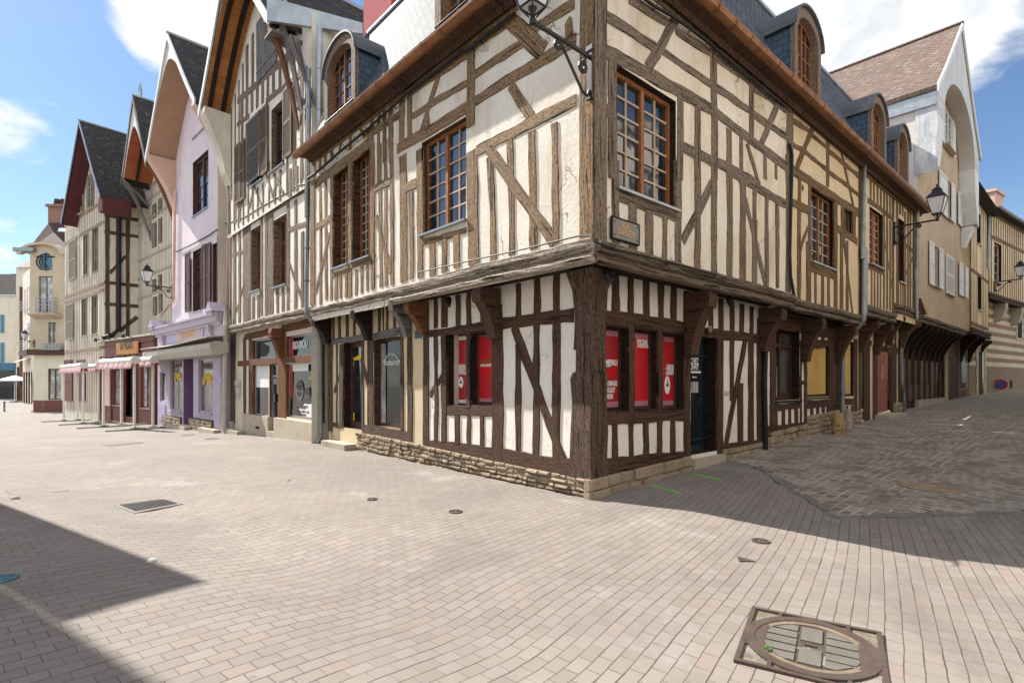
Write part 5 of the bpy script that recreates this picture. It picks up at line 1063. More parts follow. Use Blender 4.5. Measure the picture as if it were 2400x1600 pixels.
H5 = thing('narrow_house', 'narrow timber house with two slit windows squeezed beside the tan gable house', 'house', tuple(R0.pt(RE4, gzR(RE4))))
def narrow():
    F = R1; ug = F.at('c3', 1082, 900)[0]
    ws = [F.rect('c3', 1137, 1170, 'l', 370, 660), F.rect('c3', 1142, 1176, 'l', 930, 1270)]
    a = MB(); wall(a, F, ug, RE5, 3.7, 10.1, ws); wall(a, F.off(-.5), RE4, ug, 3.8, 10); a.build('wall', 'plaster_ochre', H5)
    sh = MB(); shell(sh, F, RE4+.05, RE5, 0, 10.1, 8, -.5); sh.poly((F.pt(ug, 3.7, 0), F.pt(ug, 3.7, -.5), F.pt(ug, 10.1, -.5), F.pt(ug, 10.1, 0))); sh.poly((F.pt(RE5, 3.7, 0), F.pt(RE5, 3.7, -.5), F.pt(RE5, 10.1, -.5), F.pt(RE5, 10.1, 0))); sh.build('side_wall', 'plaster_ochre', H5)
    for R in ws: window(H5, F, R, .15, 1, 3, 1, 'frame_brown', 'glass', 'oak_black', None, .05)
    t = MB(); n = 10
    for k in range(n+1):
        u = ug+(RE5-ug)*k/n
        if not any(R[0]-.1 < u < R[1]+.1 for R in ws): tim(t, F, u, 3.9, u, 10.0, .12, .003, .006)
    for z in (6.6, 4.2): tim(t, F, ug, z, RE5, z, .16)
    t.build('timber_frame', 'oak_ochre', H5)
    beam_run(H5, F, ug-.3, RE5+.05, 3.68, 4.0, .05, 'oak_dark', floor=.6)
    r = MB(); r.poly((F.pt(RE4, 10.0, .5), F.pt(RE5+.3, 10.0, .5), F.pt(RE5+.3, 13.2, -4), F.pt(RE4, 13.2, -4))); r.poly((F.pt(RE4, 9.95, .5), F.pt(RE5+.3, 9.95, .5), F.pt(RE5+.3, 10.0, 0), F.pt(RE4, 10.0, 0))); r.build('roof', 'tile_dark', H5)
    G = R0.off(-.2); a = MB(); wall(a, G, RE4, RE5, 0, 3.8); a.build('wall', 'oak_dark', H5)
    t = MB(); R = G.rect('c4', 1100, 1160, 'l', 790, 1120); t.quad(G.pt(R[0], R[2], .02), G.pt(R[1], R[2], .02), G.pt(R[1], R[3], .02), G.pt(R[0], R[3], .02)); t.build('dark_pane', 'iron', H5)
    t = MB()
    for x in (1070, 1165, 1225): u = G.at('c4', x, 1000)[0]; tim(t, G, u, .5, u, 3.7, .16, .06)
    u0, u1 = G.at('c4', 1062, 1000)[0], G.at('c4', 1175, 1000)[0]; tim(t, G, u0, 1.15, u1, 1.15, .12, .05); studs(t, G, u0, u1, .5, 1.1, 7, .12, p=.04); t.build('timber_frame', 'oak_silver_brown', H5)
    for x in (1075, 1160, 1235): u = G.at('c4', x, 800)[0]; bracket(H5, G, u, 3.68, 2.5, .68, 'oak_black', .2, .2)
narrow()

# ------------------------------------------------------------------ striped brick and stone house at the far bend
S0 = Fac(.8703*28.4, 28.4, .8176, .5757); S1 = S0.off(.45)
H6 = thing('striped_house', 'brick and stone striped house with a timber upper floor at the far bend', 'house', tuple(S0.pt(0, .8)))
def striped():
    F = S0; zj = F.at('c4', 1500, 310)[1]; z3 = F.at('c4', 1400, 950)[1]; L = 14; z0 = F.at('c4', 1390, 470)[1]
    A = MB(); B = MB(); h = (zj-z3)/15; dr = F.rect('c4', 1266, 1326, 'l', 800, 1270)
    for k in range(15):
        hs = [dr] if dr[3] > z3+h*k else []
        wall(A if k % 2 == 0 else B, F, -5, L, z3+h*k, z3+h*(k+1), hs)
    A.build('stone_band', 'stone_band', H6); B.build('brick_band', 'brick_band', H6)
    a = MB(); wall(a, F, -5, L, -.2, z3, (dr,)); a.build('wall', 'rubble_wall', H6)
    ar = MB(); uc = (dr[0]+dr[1])/2; hw = (dr[1]-dr[0])/2; n = 12; rz = dr[3]-.1
    for k in range(n):
        t0, t1 = pi*k/n, pi*(k+1)/n
        ar.hexa([F.pt(uc-r*cos(t), rz+r*sin(t), o) for o in (0, .05) for r, t in ((hw, t0), (hw+.35, t0), (hw+.35, t1), (hw, t1))])
    for s in (-1, 1):
        for k in range(6): z, zz = dr[2]+(rz-dr[2])*k/6, dr[2]+(rz-dr[2])*(k+1)/6; w = .35 if k % 2 else .25; ar.box(F, *sorted((uc+s*hw, uc+s*(hw+w))), z+.005, zz-.005, 0, .05)
    ar.build('door_arch', 'cast_stone', H6)
    d = MB(); d.box(F, dr[0]-.05, dr[1]+.05, dr[2], dr[3]+hw*.8, -.12, -.03); d.build('door', 'oak_dark', H6)
    m = MB(); R = F.rect('c4', 1668, 1712, 'l', 430, 660); m.box(F, R[0]-.2, R[1]+.3, R[2]-.1, R[3]+.2, 0, .04); m.build('window_surround', 'stone_band', H6); q = MB(); q.box(F, R[0], R[1]-.0, R[2], R[3], .02, .046); q.build('window', 'oak_black', H6)
    R = F.rect('c4', 1596, 1622, 'l', 1098, 1170); q = MB(); q.box(F, R[0], R[1], R[2], R[3], -.1, .012); q.build('vent', 'hole', H6)
    for x in (1470, 1640, 1820, 2000): u = F.at('c4', x-25, 400)[0]; b = MB(); b.prism(F, [(0, zj), (.5, zj), (.5, zj-.35), (.35, zj-.95), (.12, zj-1.1), (0, zj-1.1)], u-.22, u+.22); b.build('corbel', 'stone_step', H6)
    G = S1; ze = G.at('c3', 1320, 345, .3)[1]; uL = G.at('c3', 1238, 900)[0]
    wn = G.rect('c3', 1292, 1362, 'l', 655, 1010)
    a = MB(); wall(a, G, uL, L, zj, ze, (wn,)); a.build('wall', 'plaster_ochre', H6)
    s = MB(); shell(s, G, uL, L, zj, ze, 8); s.build('side_wall', 'plaster_ochre', H6)
    window(H6, G, wn, .15, 2, 4, 1, 'muntin', 'glass', 'oak_black', None, .05)
    t = MB(); n = 26; zr = G.at('c3', 1300, 620)[1]
    for k in range(n):
        u = uL+.12+k*.42
        if u > L-.1: break
        if wn[0]-.12 < u < wn[1]+.12: tim(t, G, u, zj+.1, u, wn[2]-.05, .19, .004, .008); tim(t, G, u, wn[3], u, ze, .19, .004, .008)
        else: tim(t, G, u, zj+.1, u, ze, .19, .004, .008)
    tim(t, G, uL, zr, L, zr, .2); tim(t, G, uL, ze-.12, L, ze-.12, .22, .03); t.build('timber_frame', 'oak_ochre', H6)
    beam_run(H6, G, uL-.05, L, zj-.12, zj+.2, .03, 'oak_dark', floor=.5)
    r = MB(); r.poly((G.pt(uL-.4, ze-.05, .42), G.pt(L, ze-.05, .42), G.pt(L, ze+4.5, -5), G.pt(uL-.4, ze+4.5, -5))); r.poly((G.pt(uL-.4, ze-.1, .42), G.pt(L, ze-.1, .42), G.pt(L, ze-.02, 0), G.pt(uL-.4, ze-.02, 0))); r.build('roof', 'tile_dark', H6)
    gutter(H6, G.off(.45), uL-.4, L, ze+.0, .09, 'zinc_pipe'); fpipe(H6, G, 'c3', ((1290, 350), (1245, 420), (1238, 900)), .12, .07)
    c = MB(); u = G.at('c3', 1340, 260, -2)[0]; zt = G.at('c3', 1340, 215, -2)[1]; c.box(G, u-.9, u+.9, ze+1, zt, -2.8, -2); c.box(G, u-1.0, u+1.0, zt, zt+.18, -2.9, -1.9); c.build('chimney', 'plaster_pink', H6)
    sk = MB(); u = G.at('c3', 1390, 370, -.6)[0]; zs = ze+.8; sk.poly([G.pt(u+a, ze-.05+4.55*(b+.42)/5.42+.05, .42-(b+.42)) for a, b in ((-.3, .5), (.5, .5), (.5, 1.6), (-.3, 1.6))]); sk.build('roof_light', 'zinc', H6)
striped()
# ------------------------------------------------------------------ the timber shop house with the planked arch gable
gz = lambda F, u, o=0: ground_z(*F.pt(u, 0, o).xy)
B0 = Fac(-4.886, 13.94, -.6824, .731); B1 = B0.off(.18); B2 = B0.off(.25)
BE = B0.at('p', 531, 900)[0]; BW = B2.at('p', 534, 500)[0]
N1 = thing('timber_shop_house', 'tall striped timber house with an orange planked arch gable and grey louvred shutters', 'house', tuple(B0.pt(0, 0)))
def timber_shop():
    # ground floor
    F = B0; V = lambda x, y, c='a5', o=0: F.at(c, x, y, o)
    wl = F.rect('a5', 1097, 1362, 'r', 470, 690); wr = F.rect('a5', 1442, 1712, 'r', 432, 668); gl_ = F.rect('a5', 1097, 1262, 'r', 757, 1288); gd = F.rect('a5', 1268, 1364, 'r', 750, 1448); gr = F.rect('a5', 1442, 1722, 'r', 735, 1325)
    a = MB(); wall(a, F, 0, BE, -.6, 3.4, (wl, wr, gl_, gd, gr)); a.build('wall', 'plaster_boubou', N1)
    t = MB(); TB(t, F, 'a5', [(1020, 480, 1262, 425, .2), (1400, 395, 1722, 325, .22), (950, 748, 1815, 690, .2)])
    TV(t, F, 'a5', [(1062, 1096, 480, 1290), (1363, 1440, 660, 1312), (1380, 1440, 380, 690), (1713, 1740, 400, 1345)]); t.build('timber_frame', 'oak_red', N1)
    t = MB(); TV(t, F, 'a5', [(848, 928, 430, 1345, -6), (1003, 1032, 480, 1290), (1796, 1822, 560, 1350)]); t.build('timber_frame', 'oak_worn', N1)
    window(N1, F, wl, .1, 1, 1, 1, 'zinc', 'glass_shop', 'oak_red', None, .04, sill=None)
    w = window(N1, F, wr, .1, 1, 1, 1, 'zinc', 'glass_shop', 'oak_red', None, .04, sill=None)
    u, z = F.at('e4', 886, 388, -.1); text(w, F, 'BOUBOU', u, z-.02, .26, -.095, 'white_print', .98, bold=.03)
    u, z = F.at('e4', 886, 408, -.1); text(w, F, 'CONCEPT STORE & CRÉATEURS', u, z-.02, .07, -.095, 'white_print', .95, bold=.02)
    q = MB(); q.quad(F.pt(wr[1]-.06, wr[2]+.05, -.097), F.pt(wr[1]-.30, wr[2]+.05, -.097), F.pt(wr[1]-.30, wr[3]-.05, -.097), F.pt(wr[1]-.06, wr[3]-.05, -.097)); q.build('red_curtain', 'red', w)
    g = window(N1, F, gl_, .1, 1, 1, 1, 'zinc', 'glass_shop', 'oak_red', None, .03, sill=None)
    bl = F.rect('e4', 328, 500, 'r', 620, 908, -.1); q = MB(); q.quad(F.pt(bl[0], bl[2], -.1), F.pt(bl[1], bl[2], -.1), F.pt(bl[1], bl[3], -.1), F.pt(bl[0], bl[3], -.1)); q.build('blind', 'white_print', g)
    d = window(N1, F, gd, .1, 1, 1, 1, 'zinc', 'glass_shop', 'oak_red', None, .02, sill=None, name='door')
    for s, x, y, sz in (('HORAIRES', 568, 775, .075), ('Mar - Sam', 568, 812, .06), ('10h - 12h', 568, 830, .06), ('14h - 19h', 568, 848, .06), ('Lun fermé', 568, 866, .06)):
        u, z = F.at('e4', x, y, -.1); text(d, F, s, u, z, sz, -.096, 'white_print', .9, bold=.01)
    hd = MB(); u, z = F.at('e4', 575, 1040, -.1); hd.box(F, u-.07, u+.07, z-.12, z+.12, -.1, -.05); hd.build('handle', 'iron', d)
    w = window(N1, F, gr, .1, 1, 1, 1, 'zinc', 'glass_shop', 'oak_red', None, .04, sill=None)
    p = MB(); u0, u1 = gr[0]+.05, gr[1]-.05; zb = F.at('e4', 880, 1285, -.1)[1]; n = 26; top = [F.at('e4', 715+(1050-715)*k/n, 1150-(40 if k > n*.55 else 0)-random.uniform(0, 1)*26 if k < n*.6 else 1115, -.1)[1] for k in range(n+1)]
    for k in range(n): a, b = u1+(u0-u1)*k/n, u1+(u0-u1)*(k+1)/n; p.quad(F.pt(a, zb, -.096), F.pt(b, zb, -.096), F.pt(b, top[k+1], -.096), F.pt(a, top[k], -.096))
    p = p.build('window_film', 'white_print', w)
    for s, x, y, sz in (('LOCATION TEXTILES', 920, 1160, .085), ('& PETITS STANDS', 900, 1178, .085), ('BOUTIK - HISTOIRE - DESIGN - LOGO', 885, 1222, .085), ('ÉVÉNEMENTS & ATELIERS', 885, 1262, .085)):
        u, z = F.at('e4', x, y, -.1); text(w, F, s, u, z, sz, -.093, 'black_print', .92)
    q = MB(); z0 = gr[2]+.05; q.quad(F.pt(u0, z0, -.095), F.pt(u1, z0, -.095), F.pt(u1, zb, -.095), F.pt(u0, zb, -.095)); q.build('dark_strip', 'black_print', w); u, z = F.at('e4', 885, 1312, -.1); text(w, F, '06 12 34 73 71 09' if 0 else '& +33 03 51 72 71 09', u, z, .09, -.09, 'white_print', .9, bold=.02)
    q = MB(); q.quad(F.pt(gr[1]-.06, zb, -.094), F.pt(gr[1]-.22, zb, -.094), F.pt(gr[1]-.22, gr[3]-.05, -.094), F.pt(gr[1]-.06, gr[3]-.05, -.094)); q.build('red_curtain', 'red', w)
    q = MB(); R = F.rect('e4', 745, 990, 'l', 618, 705, -.1); q.quad(F.pt(R[0], R[2], -.097), F.pt(R[1], R[2], -.097), F.pt(R[1], R[3], -.097), F.pt(R[0], R[3], -.097)); q.build('blind', 'white_print', w)
    u, z = F.at('e4', 880, 945, -.1); q = MB(); n = 18; q.poly([F.pt(u+.28*cos(2*pi*k/n), z+.30*sin(2*pi*k/n), -.094) for k in range(n)]); q.build('disc', 'slab_grey', w); text(w, F, 'BOU\nBOU', u, z+.01, .17, -.091, 'black_print', .8, bold=.02)
    q = MB(); q.poly([F.pt(*F.at('e4', x, y, -.1), -.095) for x, y in ((940, 925), (1000, 900), (1022, 1030), (958, 1050))]); q.build('tote_bag', 'slab_grey', w)
    q = MB(); q.quad(*[F.pt(*F.at('e4', x, y, -.1), -.094) for x, y in ((1000, 800), (1048, 795), (1048, 755), (998, 760))]); q.build('notice', 'orange_print', w)
    s = MB(); uA, uB = V(1270, 1400)[0], V(1010, 1400)[0]; zt = V(1270, 1290)[1]; s.box(F, uA, uB, -.7, zt, -.2, .06, 'u'); uA, uB = V(1797, 1400)[0], V(1352, 1400)[0]; zt = V(1797, 1358)[1]; s.cut(); s.box(F, uA, uB, -.7, zt, -.2, .12, 'u'); s.build('base', 'cast_stone', N1)
    s = MB(); uA, uB = V(1362, 1400)[0], V(1266, 1400)[0]; s.box(F, uA, uB, -.7, V(1362, 1450)[1], -.2, .1, 'u'); uA, uB = V(1050, 1400)[0], V(870, 1400)[0]; s.cut(); s.box(F, uA, uB, -.8, gz(F, uA)+.12, -.1, .35, 'u'); uA, uB = V(915, 1400)[0], V(828, 1400)[0]; s.cut(); s.box(F, uA, uB, -.8, V(915, 1340)[1], -.2, .1, 'u'); s.build('doorstep', 'stone_step', N1)
    m = MB(); R = F.rect('e4', 76, 136, 'r', 815, 885); m.box(F, *R, 0, .06); R = F.rect('e4', 80, 132, 'r', 895, 985); m.cut(); m.box(F, *R, 0, .05); R = F.rect('e4', 84, 130, 'r', 995, 1036); m.cut(); m.box(F, *R, 0, .04); m.build('letterbox', 'mail_grey', N1)
    m = MB(); R = F.rect('e4', 318, 364, 'r', 1403, 1436, .06); m.box(F, *R, .03, .065); m.build('vent', 'hole', N1)
    u = V(1400, 600)[0]; bracket(N1, F, u, 3.12, V(1400, 690)[1], .34, 'oak_red', .24, .28)
    # first floor
    G = B1; zj0, zj1 = G.at('a4', 1400, 1362)[1], G.at('a4', 1400, 1272)[1]; zc = G.at('a4', 1420, 235)[1]
    w1 = G.rect('a4', 928, 1012, 'r', 545, 1105); w2 = G.rect('a4', 1125, 1240, 'r', 445, 1058)
    a = MB(); wall(a, G, 0, BW+.05, zj0, zc+.1, (w1, w2)); a.build('wall', 'plaster_left', N1)
    beam_run(N1, G, -.02, BW+.1, zj0, zj1, .03, 'oak_bleached', floor=.25)
    t = MB()
    TB(t, G, 'a4', [(755, 545, 1422, 222, .22), (765, 820, 875, 775, .12), (1258, 592, 1420, 532, .12), (1250, 845, 1395, 1260, .11), (872, 1050, 800, 1310, .10), (870, 545, 1035, 462, .16), (1068, 440, 1262, 338, .18)])
    TV(t, G, 'a4', [(772, 796, 600, 1420), (820, 838, 590, 1405), (858, 926, 560, 1395), (1012, 1032, 470, 1340), (1050, 1072, 470, 1345), (1078, 1124, 440, 1340), (1242, 1264, 345, 1305), (1308, 1332, 600, 1290), (1310, 1330, 330, 560), (1368, 1392, 610, 1280), (890, 912, 1190, 1390), (940, 960, 1180, 1382), (985, 1005, 1165, 1372), (1102, 1122, 1120, 1342), (1150, 1172, 1105, 1325), (1198, 1220, 1095, 1315)])
    tim(t, G, .1, zj1, .1, zc, .24, .03); tim(t, G, BW-.08, zj1, BW-.08, zc, .22, .03); t.build('timber_frame', 'oak_silver_brown', N1)
    window(N1, G, w1, .2, 2, 3, 1, 'frame_orange', 'glass', 'oak_silver_brown', None, .06); window(N1, G, w2, .2, 2, 3, 2, 'frame_orange', 'glass', 'oak_silver_brown', None, .06)
    # second floor and gable
    H = B2; ze = 11.0; zp = 14.75; uc = 4.15; ua, ub = .9, 7.4
    w3 = H.rect('a3', 1105, 1220, 'r', 850, 1420); w4 = H.rect('a3', 930, 1030, 'r', 980, 1560)
    a = MB(); wall(a, H, 0, BW, zc, ze, (w3, w4)); a.poly((H.pt(ua-.3, ze), H.pt(ub, ze), H.pt(uc, zp-.2))); a.build('wall', 'plaster_left', N1)
    s = MB(); shell(s, B0, 0, BE, -.8, ze, 12, .3); s.poly((B0.pt(0, ze, -12), B0.pt(BE, ze, -12), B0.pt(uc, zp, -12))); s.build('side_wall', 'plaster_grey', N1)
    t = MB(); ml = lambda x: 880-.905*(x-815); rl = lambda x: 1085-.80*(x-810)
    TB(t, H, 'a3', [(812, 885, 1300, 445, .22), (1060, 888, 1420, 605, .17), (808, 1090, 915, 1015, .15), (1280, 960, 1420, 880, .13)])
    for x in (838, 882, 926, 972, 1020, 1066, 1115, 1172, 1232, 1290, 1340): TV(t, H, 'a3', [(x, x+22, ml(x+11)+20, rl(x+11))])
    TV(t, H, 'a3', [(885, 905, 400, 830), (935, 955, 300, 780), (850, 864, 560, 860), (840, 860, 1090, 1240), (880, 905, 1080, 1568), (1298, 1325, 640, 1568), (1360, 1385, 600, 1568), (1400, 1420, 600, 1900)])
    TB(t, H, 'a4', [(1060, 100, 1130, 330, .09), (1200, 80, 1110, 300, .09), (1125, 110, 1215, 270, .09), (955, 215, 915, 400, .09), (860, 290, 815, 500, .09), (960, 210, 1020, 380, .09)])
    TV(t, H, 'a4', [(775, 800, 270, 540), (820, 838, 290, 520), (1262, 1282, 60, 300), (1320, 1342, 40, 250)])
    zlo, zsl = zc+.12, min(w3[2], w4[2])-.12
    for k in range(15):
        u = .35+k*.48+random.uniform(-.05, .05)
        if u < BW-.2: tim(t, H, u, zlo, u+random.uniform(-.03, .03), zsl if any(r_[0]-.15 < u < r_[1]+.15 for r_ in (w3, w4)) else zsl+.5, .12)
    tim(t, H, BW-.12, zlo, BW-.12, ze-.2, .2, .03)
    for k in range(4): u = BW-.45-.42*k; tim(t, H, u, zsl+.3, u, ze+.1+.3*k, .12)
    t.build('timber_frame', 'oak_silver_brown', N1)
    R = H.rect('a3', 985, 1162, 'r', 300, 540); d = MB()
    for k in range(2): a, b = R[0]+(R[1]-R[0])*k/2+.02, R[0]+(R[1]-R[0])*(k+1)/2-.02; d.box(H, a, b, R[2], R[2]+1.9, .01, .05); d.box(H, a+.05, b-.05, R[2]+.3, R[2]+.36, .05, .07)
    d.build('loft_door', 'oak_grey', N1)
    for R, s in ((w3, 1), (w4, 1)): window(N1, H, R, .18, 2, 3, 2, 'frame_brown', 'glass', 'oak_silver_brown', None, .06)
    r = H.rect('a3', 1222, 1296, 'l', 800, 1405); shutter(N1, H, r[0], r[1], r[2], r[3], .03, 'oak_silver_brown')
    r = H.rect('a3', 912, 1020, 'r', 975, 1545); shutter(N1, H, r[0]-.05, r[1], r[2], r[3], .06, 'oak_grey'); r = H.rect('a3', 1026, 1086, 'r', 905, 1500); shutter(N1, H, r[0], r[1], r[2], r[3], .04, 'oak_silver_brown')
    r = H.rect('a3', 796, 838, 'l', 1290, 1800); shutter(N1, H, r[0], r[1], r[2], r[3], .03, 'oak_silver_brown'); r = H.rect('a3', 842, 882, 'l', 1255, 1770); shutter(N1, H, r[0], r[1], r[2], r[3], .03, 'oak_silver_brown')
    of = 1.1
    gable_roof(N1, B0, ua, ub, ze+.05, zp, of, 12, 'tile_dark', 'white_wood', .18, .26, uc=(ua+ub)/2)
    arch_front(N1, B0, ua, ub, ze+.05, zp, of-.02, ua+.22, ub-.22, ze-.12, zp-1.15, .25, 'soffit', 'oak_grey', ribs=2, ex=.92)
    c = MB(); c.prism(B0, [(.26, ze-.15), (of, ze-.12), (of, ze-.3), (.85, ze-.85), (.6, ze-1.5), (.45, ze-2.2), (.26, ze-2.6)], ub-.5, ub+.05); c.build('console', 'plaster_grey', N1)
    # right-hand foot of the arch: curved braces and the boarded eaves running back
    for nm, o0, o1, uu, m in (('brace', .27, of-.1, ua+.1, 'oak_red'), ('brace', .2, .8, ua-.12, 'oak_grey')):
        b = MB(); P = []
        for k in range(9): f = k/8; P.append((o1-(o1-o0)*f**.8, ze-.1-2.3*f**1.25))
        pr = P+[(o, z-.28) for o, z in P[::-1]]; b.prism(B0, pr, uu-.09, uu+.09); b.build(nm, m, N1)
    t = MB(); t.hexa([B0.pt(-.1, ze-2.4, .26), B0.pt(.1, ze-2.4, .26), B0.pt(.1, ze-2.2, .26), B0.pt(-.1, ze-2.2, .26), B0.pt(.1, ze-.75, of-.5), B0.pt(.3, ze-.75, of-.5), B0.pt(.3, ze-.75, of-.3), B0.pt(.1, ze-.75, of-.3)]); t.build('brace', 'oak_grey', N1)
    f = MB(); pa = B0.pt(ua-.2, 0, of+.06); k0 = pa.x/pa.y; k1 = (850-CX)/F0; g = Vector((1, .14, 0)).normalized(); tt = (k1*pa.y-pa.x)/(g.x-k1*g.y); pb = pa+g*tt; zz = lambda p, y: CH+(HY-y)/F0*p.y; th = Vector((-.02, .10, 0))
    q = [(pa, zz(pa, 48)), (pb, zz(pb, 79)), (pb, zz(pb, 54)), (pa, zz(pa, -8))]; A = [Vector((p.x, p.y, z)) for p, z in q]; f.hexa([A[0], A[1], A[1]+th, A[0]+th, A[3], A[2], A[2]+th, A[3]+th], g); f.build('fascia', 'zinc', N1); f = MB(); f.box(B0, ua-.22, ua+.3, ze-.5, ze-.44, -11, of-.05, 'u'); f.build('eaves_board', 'oak_grey', N1)
    # downpipes
    P = lambda c, x, y, F, o: F.pt(*F.at(c, x, y, o), o)
    pipe(N1, [P('a3', 1432, 600, B2, .12), P('a3', 1432, 1260, B2, .12), P('a4', 1430, 180, B2, .12), P('a4', 1412, 1320, B1, .2), B0.pt(.12, 3.0, .16), B0.pt(-.1, 2.6, .1), B0.pt(-.12, .12, .12), B0.pt(-.12, .0, .22)], .055)
    pipe(N1, [B0.pt(-.25, ze-.5, .2), B0.pt(-.25, 7.4, .2)], .07, 'zinc')
    pp = MB(); pp.tube([P('a4', 1440, y, B1, .05) for y in (330, 380)], .03, 6); pp.tube([P('a4', x, y, B1, .06) for x, y in ((750, 530), (880, 480), (1050, 375), (1250, 265), (1350, 200), (1420, 190))], .03, 6); pp.build('cable', 'cable', N1)
timber_shop()

# ------------------------------------------------------------------ lavender house and its shop front
V0 = Fac(-10.67, 20.14, -.7174, .6966); VE = V0.at('p', 408, 600)[0]
N2 = thing('lavender_house', 'lavender rendered house with a smooth arched gable and a purple shop front', 'house', tuple(V0.pt(0, gz(V0, 0))))
def lavender():
    F = V0; ze, zp, of = 11.75, 15.6, 1.07
    ws = [F.rect('p', 452, 488.5, 'r', 349, 484), F.rect('p', 453, 487, 'l', 226, 326), F.rect('a4', 418, 500, 'r', 742, 1290), F.rect('a4', 592, 650, 'r', 690, 1240)]
    a = MB(); wall(a, F, -.3, VE+.3, 2.6, ze, ws); a.poly((F.pt(-.3, ze), F.pt(VE+.3, ze), F.pt(VE/2, zp-.2))); a.build('wall', 'plaster_lavender', N2)
    s = MB(); shell(s, F, -.3, VE+.3, -1, ze, 12); s.poly((F.pt(0, ze, -12), F.pt(VE, ze, -12), F.pt(VE/2, zp, -12))); s.build('side_wall', 'plaster_grey', N2)
    for R in ws: window(N2, F, R, .15, 2, 4, 2, 'frame_brown', 'glass', 'frame_brown', None, .09, sill='zinc')
    for xl, xr, sd, yt, yb in ((368, 410, 'r', 785, 1305), (515, 548, 'r', 715, 1280), (556, 590, 'r', 700, 1270), (652, 698, 'r', 620, 1225)): R = F.rect('a4', xl, xr, sd, yt, yb); shutter(N2, F, *R, .06, 'frame_brown', False)
    gable_roof(N2, F, 0, VE, ze, zp, of, 12, 'tile_dark', 'white_wood', .16, .22)
    arch_front(N2, F, 0, VE, ze, zp, of-.01, .2, VE-.2, ze-.15, zp-1.05, 0, 'soffit_tan', 'white_boards', ex=.9)
    for u0, u1 in ((-.1, .35), (VE-.35, VE+.15)):
        c = MB(); pr = [(0, ze-.1), (of, ze-.1), (of, ze-.22)]+[(of*(1-f)**1.6, ze-.25-2.3*f) for f in [k/8 for k in range(1, 9)]]; c.prism(F, pr, u0, u1); c.build('console', 'plaster_pink', N2)
    P = lambda c, x, y, o: F.pt(*F.at(c, x, y, o), o)
    pipe(N2, [P('a3', 700, 1115, .12), P('a4', 740, 230, .1), P('a4', 722, 1250, .1)], .07, 'plaster_pink'); pipe(N2, [P('a4', 706, 1260, .35), P('a5', 820, 360, .42), P('a5', 805, 1440, .42)], .075, 'mail_grey')
    pipe(N2, [P('a4', 262, 250, .1), P('a4', 250, 1200, .1), P('a4', 135, 1340, .1)], .06, 'plaster_pink')
    cb = MB(); cb.tube([P('a4', x, y, .05) for x, y in ((270, 785), (400, 725), (560, 640), (700, 535), (760, 540))], .022, 6); cb.build('cable', 'cable', N2)
    # shop front
    G = F.off(.32); q = lambda x, y, o=0: G.at('a5', x, y, o); uR, uL = q(792, 900)[0], q(128, 900)[0]; gzf = lambda u: gz(G, u)
    zt = q(640, 290)[1]; zs = q(640, 495)[1]; zf = gz(G, uL)-.3
    a = MB(); ws = [G.rect('a5', 545, 690, 'r', 690, 1260), G.rect('a5', 258, 378, 'r', 700, 1240), G.rect('a5', 152, 208, 'r', 835, 1138), G.rect('a5', 735, 800, 'r', 525, 660)]; dr = G.rect('a5', 392, 492, 'r', 700, 1385)
    wall(a, G, uR, uL, zf, zt, ws+[dr]); shop = a.build('shop_front', 'lilac', N2)
    sd = MB(); sd.quad(G.pt(uR, zf, 0), G.pt(uR, zt, 0), G.pt(uR, zt, -.32), G.pt(uR, zf, -.32)); sd.quad(G.pt(uL, zf, 0), G.pt(uL, zt, 0), G.pt(uL, zt, -.32), G.pt(uL, zf, -.32)); sd.box(G, uR-.05, uL+.05, zt+.02, zt+.09, -.34, .30, 'u'); sd.box(G, uR-.03, uL+.03, zt-.22, zt+.02, .0, .22, 'u'); sd.box(G, uR, uL, zt-.32, zt-.22, .0, .1, 'u'); sd.box(G, uR, uL, zs-.1, zs, .0, .06, 'u')
    for u0 in (uR+.05, uL-.65):
        sd.box(G, u0, u0+.6, zt+.0, zt+.12, -.3, .36, 'u'); sd.poly((G.pt(u0-.1, zt+.12, .38), G.pt(u0+.7, zt+.12, .38), G.pt(u0+.3, zt+.48, .38))); sd.quad(G.pt(u0-.1, zt+.12, .38), G.pt(u0+.3, zt+.48, .38), G.pt(u0+.3, zt+.48, -.3), G.pt(u0-.1, zt+.12, -.3)); sd.quad(G.pt(u0+.7, zt+.12, .38), G.pt(u0+.3, zt+.48, .38), G.pt(u0+.3, zt+.48, -.3), G.pt(u0+.7, zt+.12, -.3))
    for x in (690, 205): u = q(x, 400)[0]; sd.prism(G, [(.0, zt-.3), (.2, zt-.3), (.17, zt-.55), (.08, zt-.75), (.06, zs), (.0, zs)], u-.07, u+.07)
    sd.build('cornice', 'lilac', shop)
    sg = MB(); u0, u1 = q(600, 400)[0], q(235, 400)[0]; sg.box(G, u0, u1, zs+.03, zt-.33, .005, .03, 'u'); sg.build('sign_panel', 'lilac_blue', shop)
    bx = MB(); v0, v1 = q(572, 430)[0], q(322, 430)[0]; zc = q(450, 425)[1]; bx.box(G, v0, v1, zc-.36, zc+.30, .03, .034, 'u'); bx.build('sign_patch', 'faded_patch', shop); text(shop, G, 'GANESH', (v0+v1)/2, zc-.2, .52, .036, 'orange_print', 1.0, bold=.03)
    for i, R in enumerate(ws):
        w = window(N2, G, R, .08, 1, 1, 1, 'lilac', 'glass_dim' if i < 2 else 'glass', 'lilac', None, .05, sill='lilac' if i < 2 else None, sillout=.1)
        if i < 2: text(w, G, 'GANESH', (R[0]+R[1])/2, R[3]-.85, .40, -.07, 'yellow_print', .72 if i == 0 else .62, bold=.05, arc=.62)
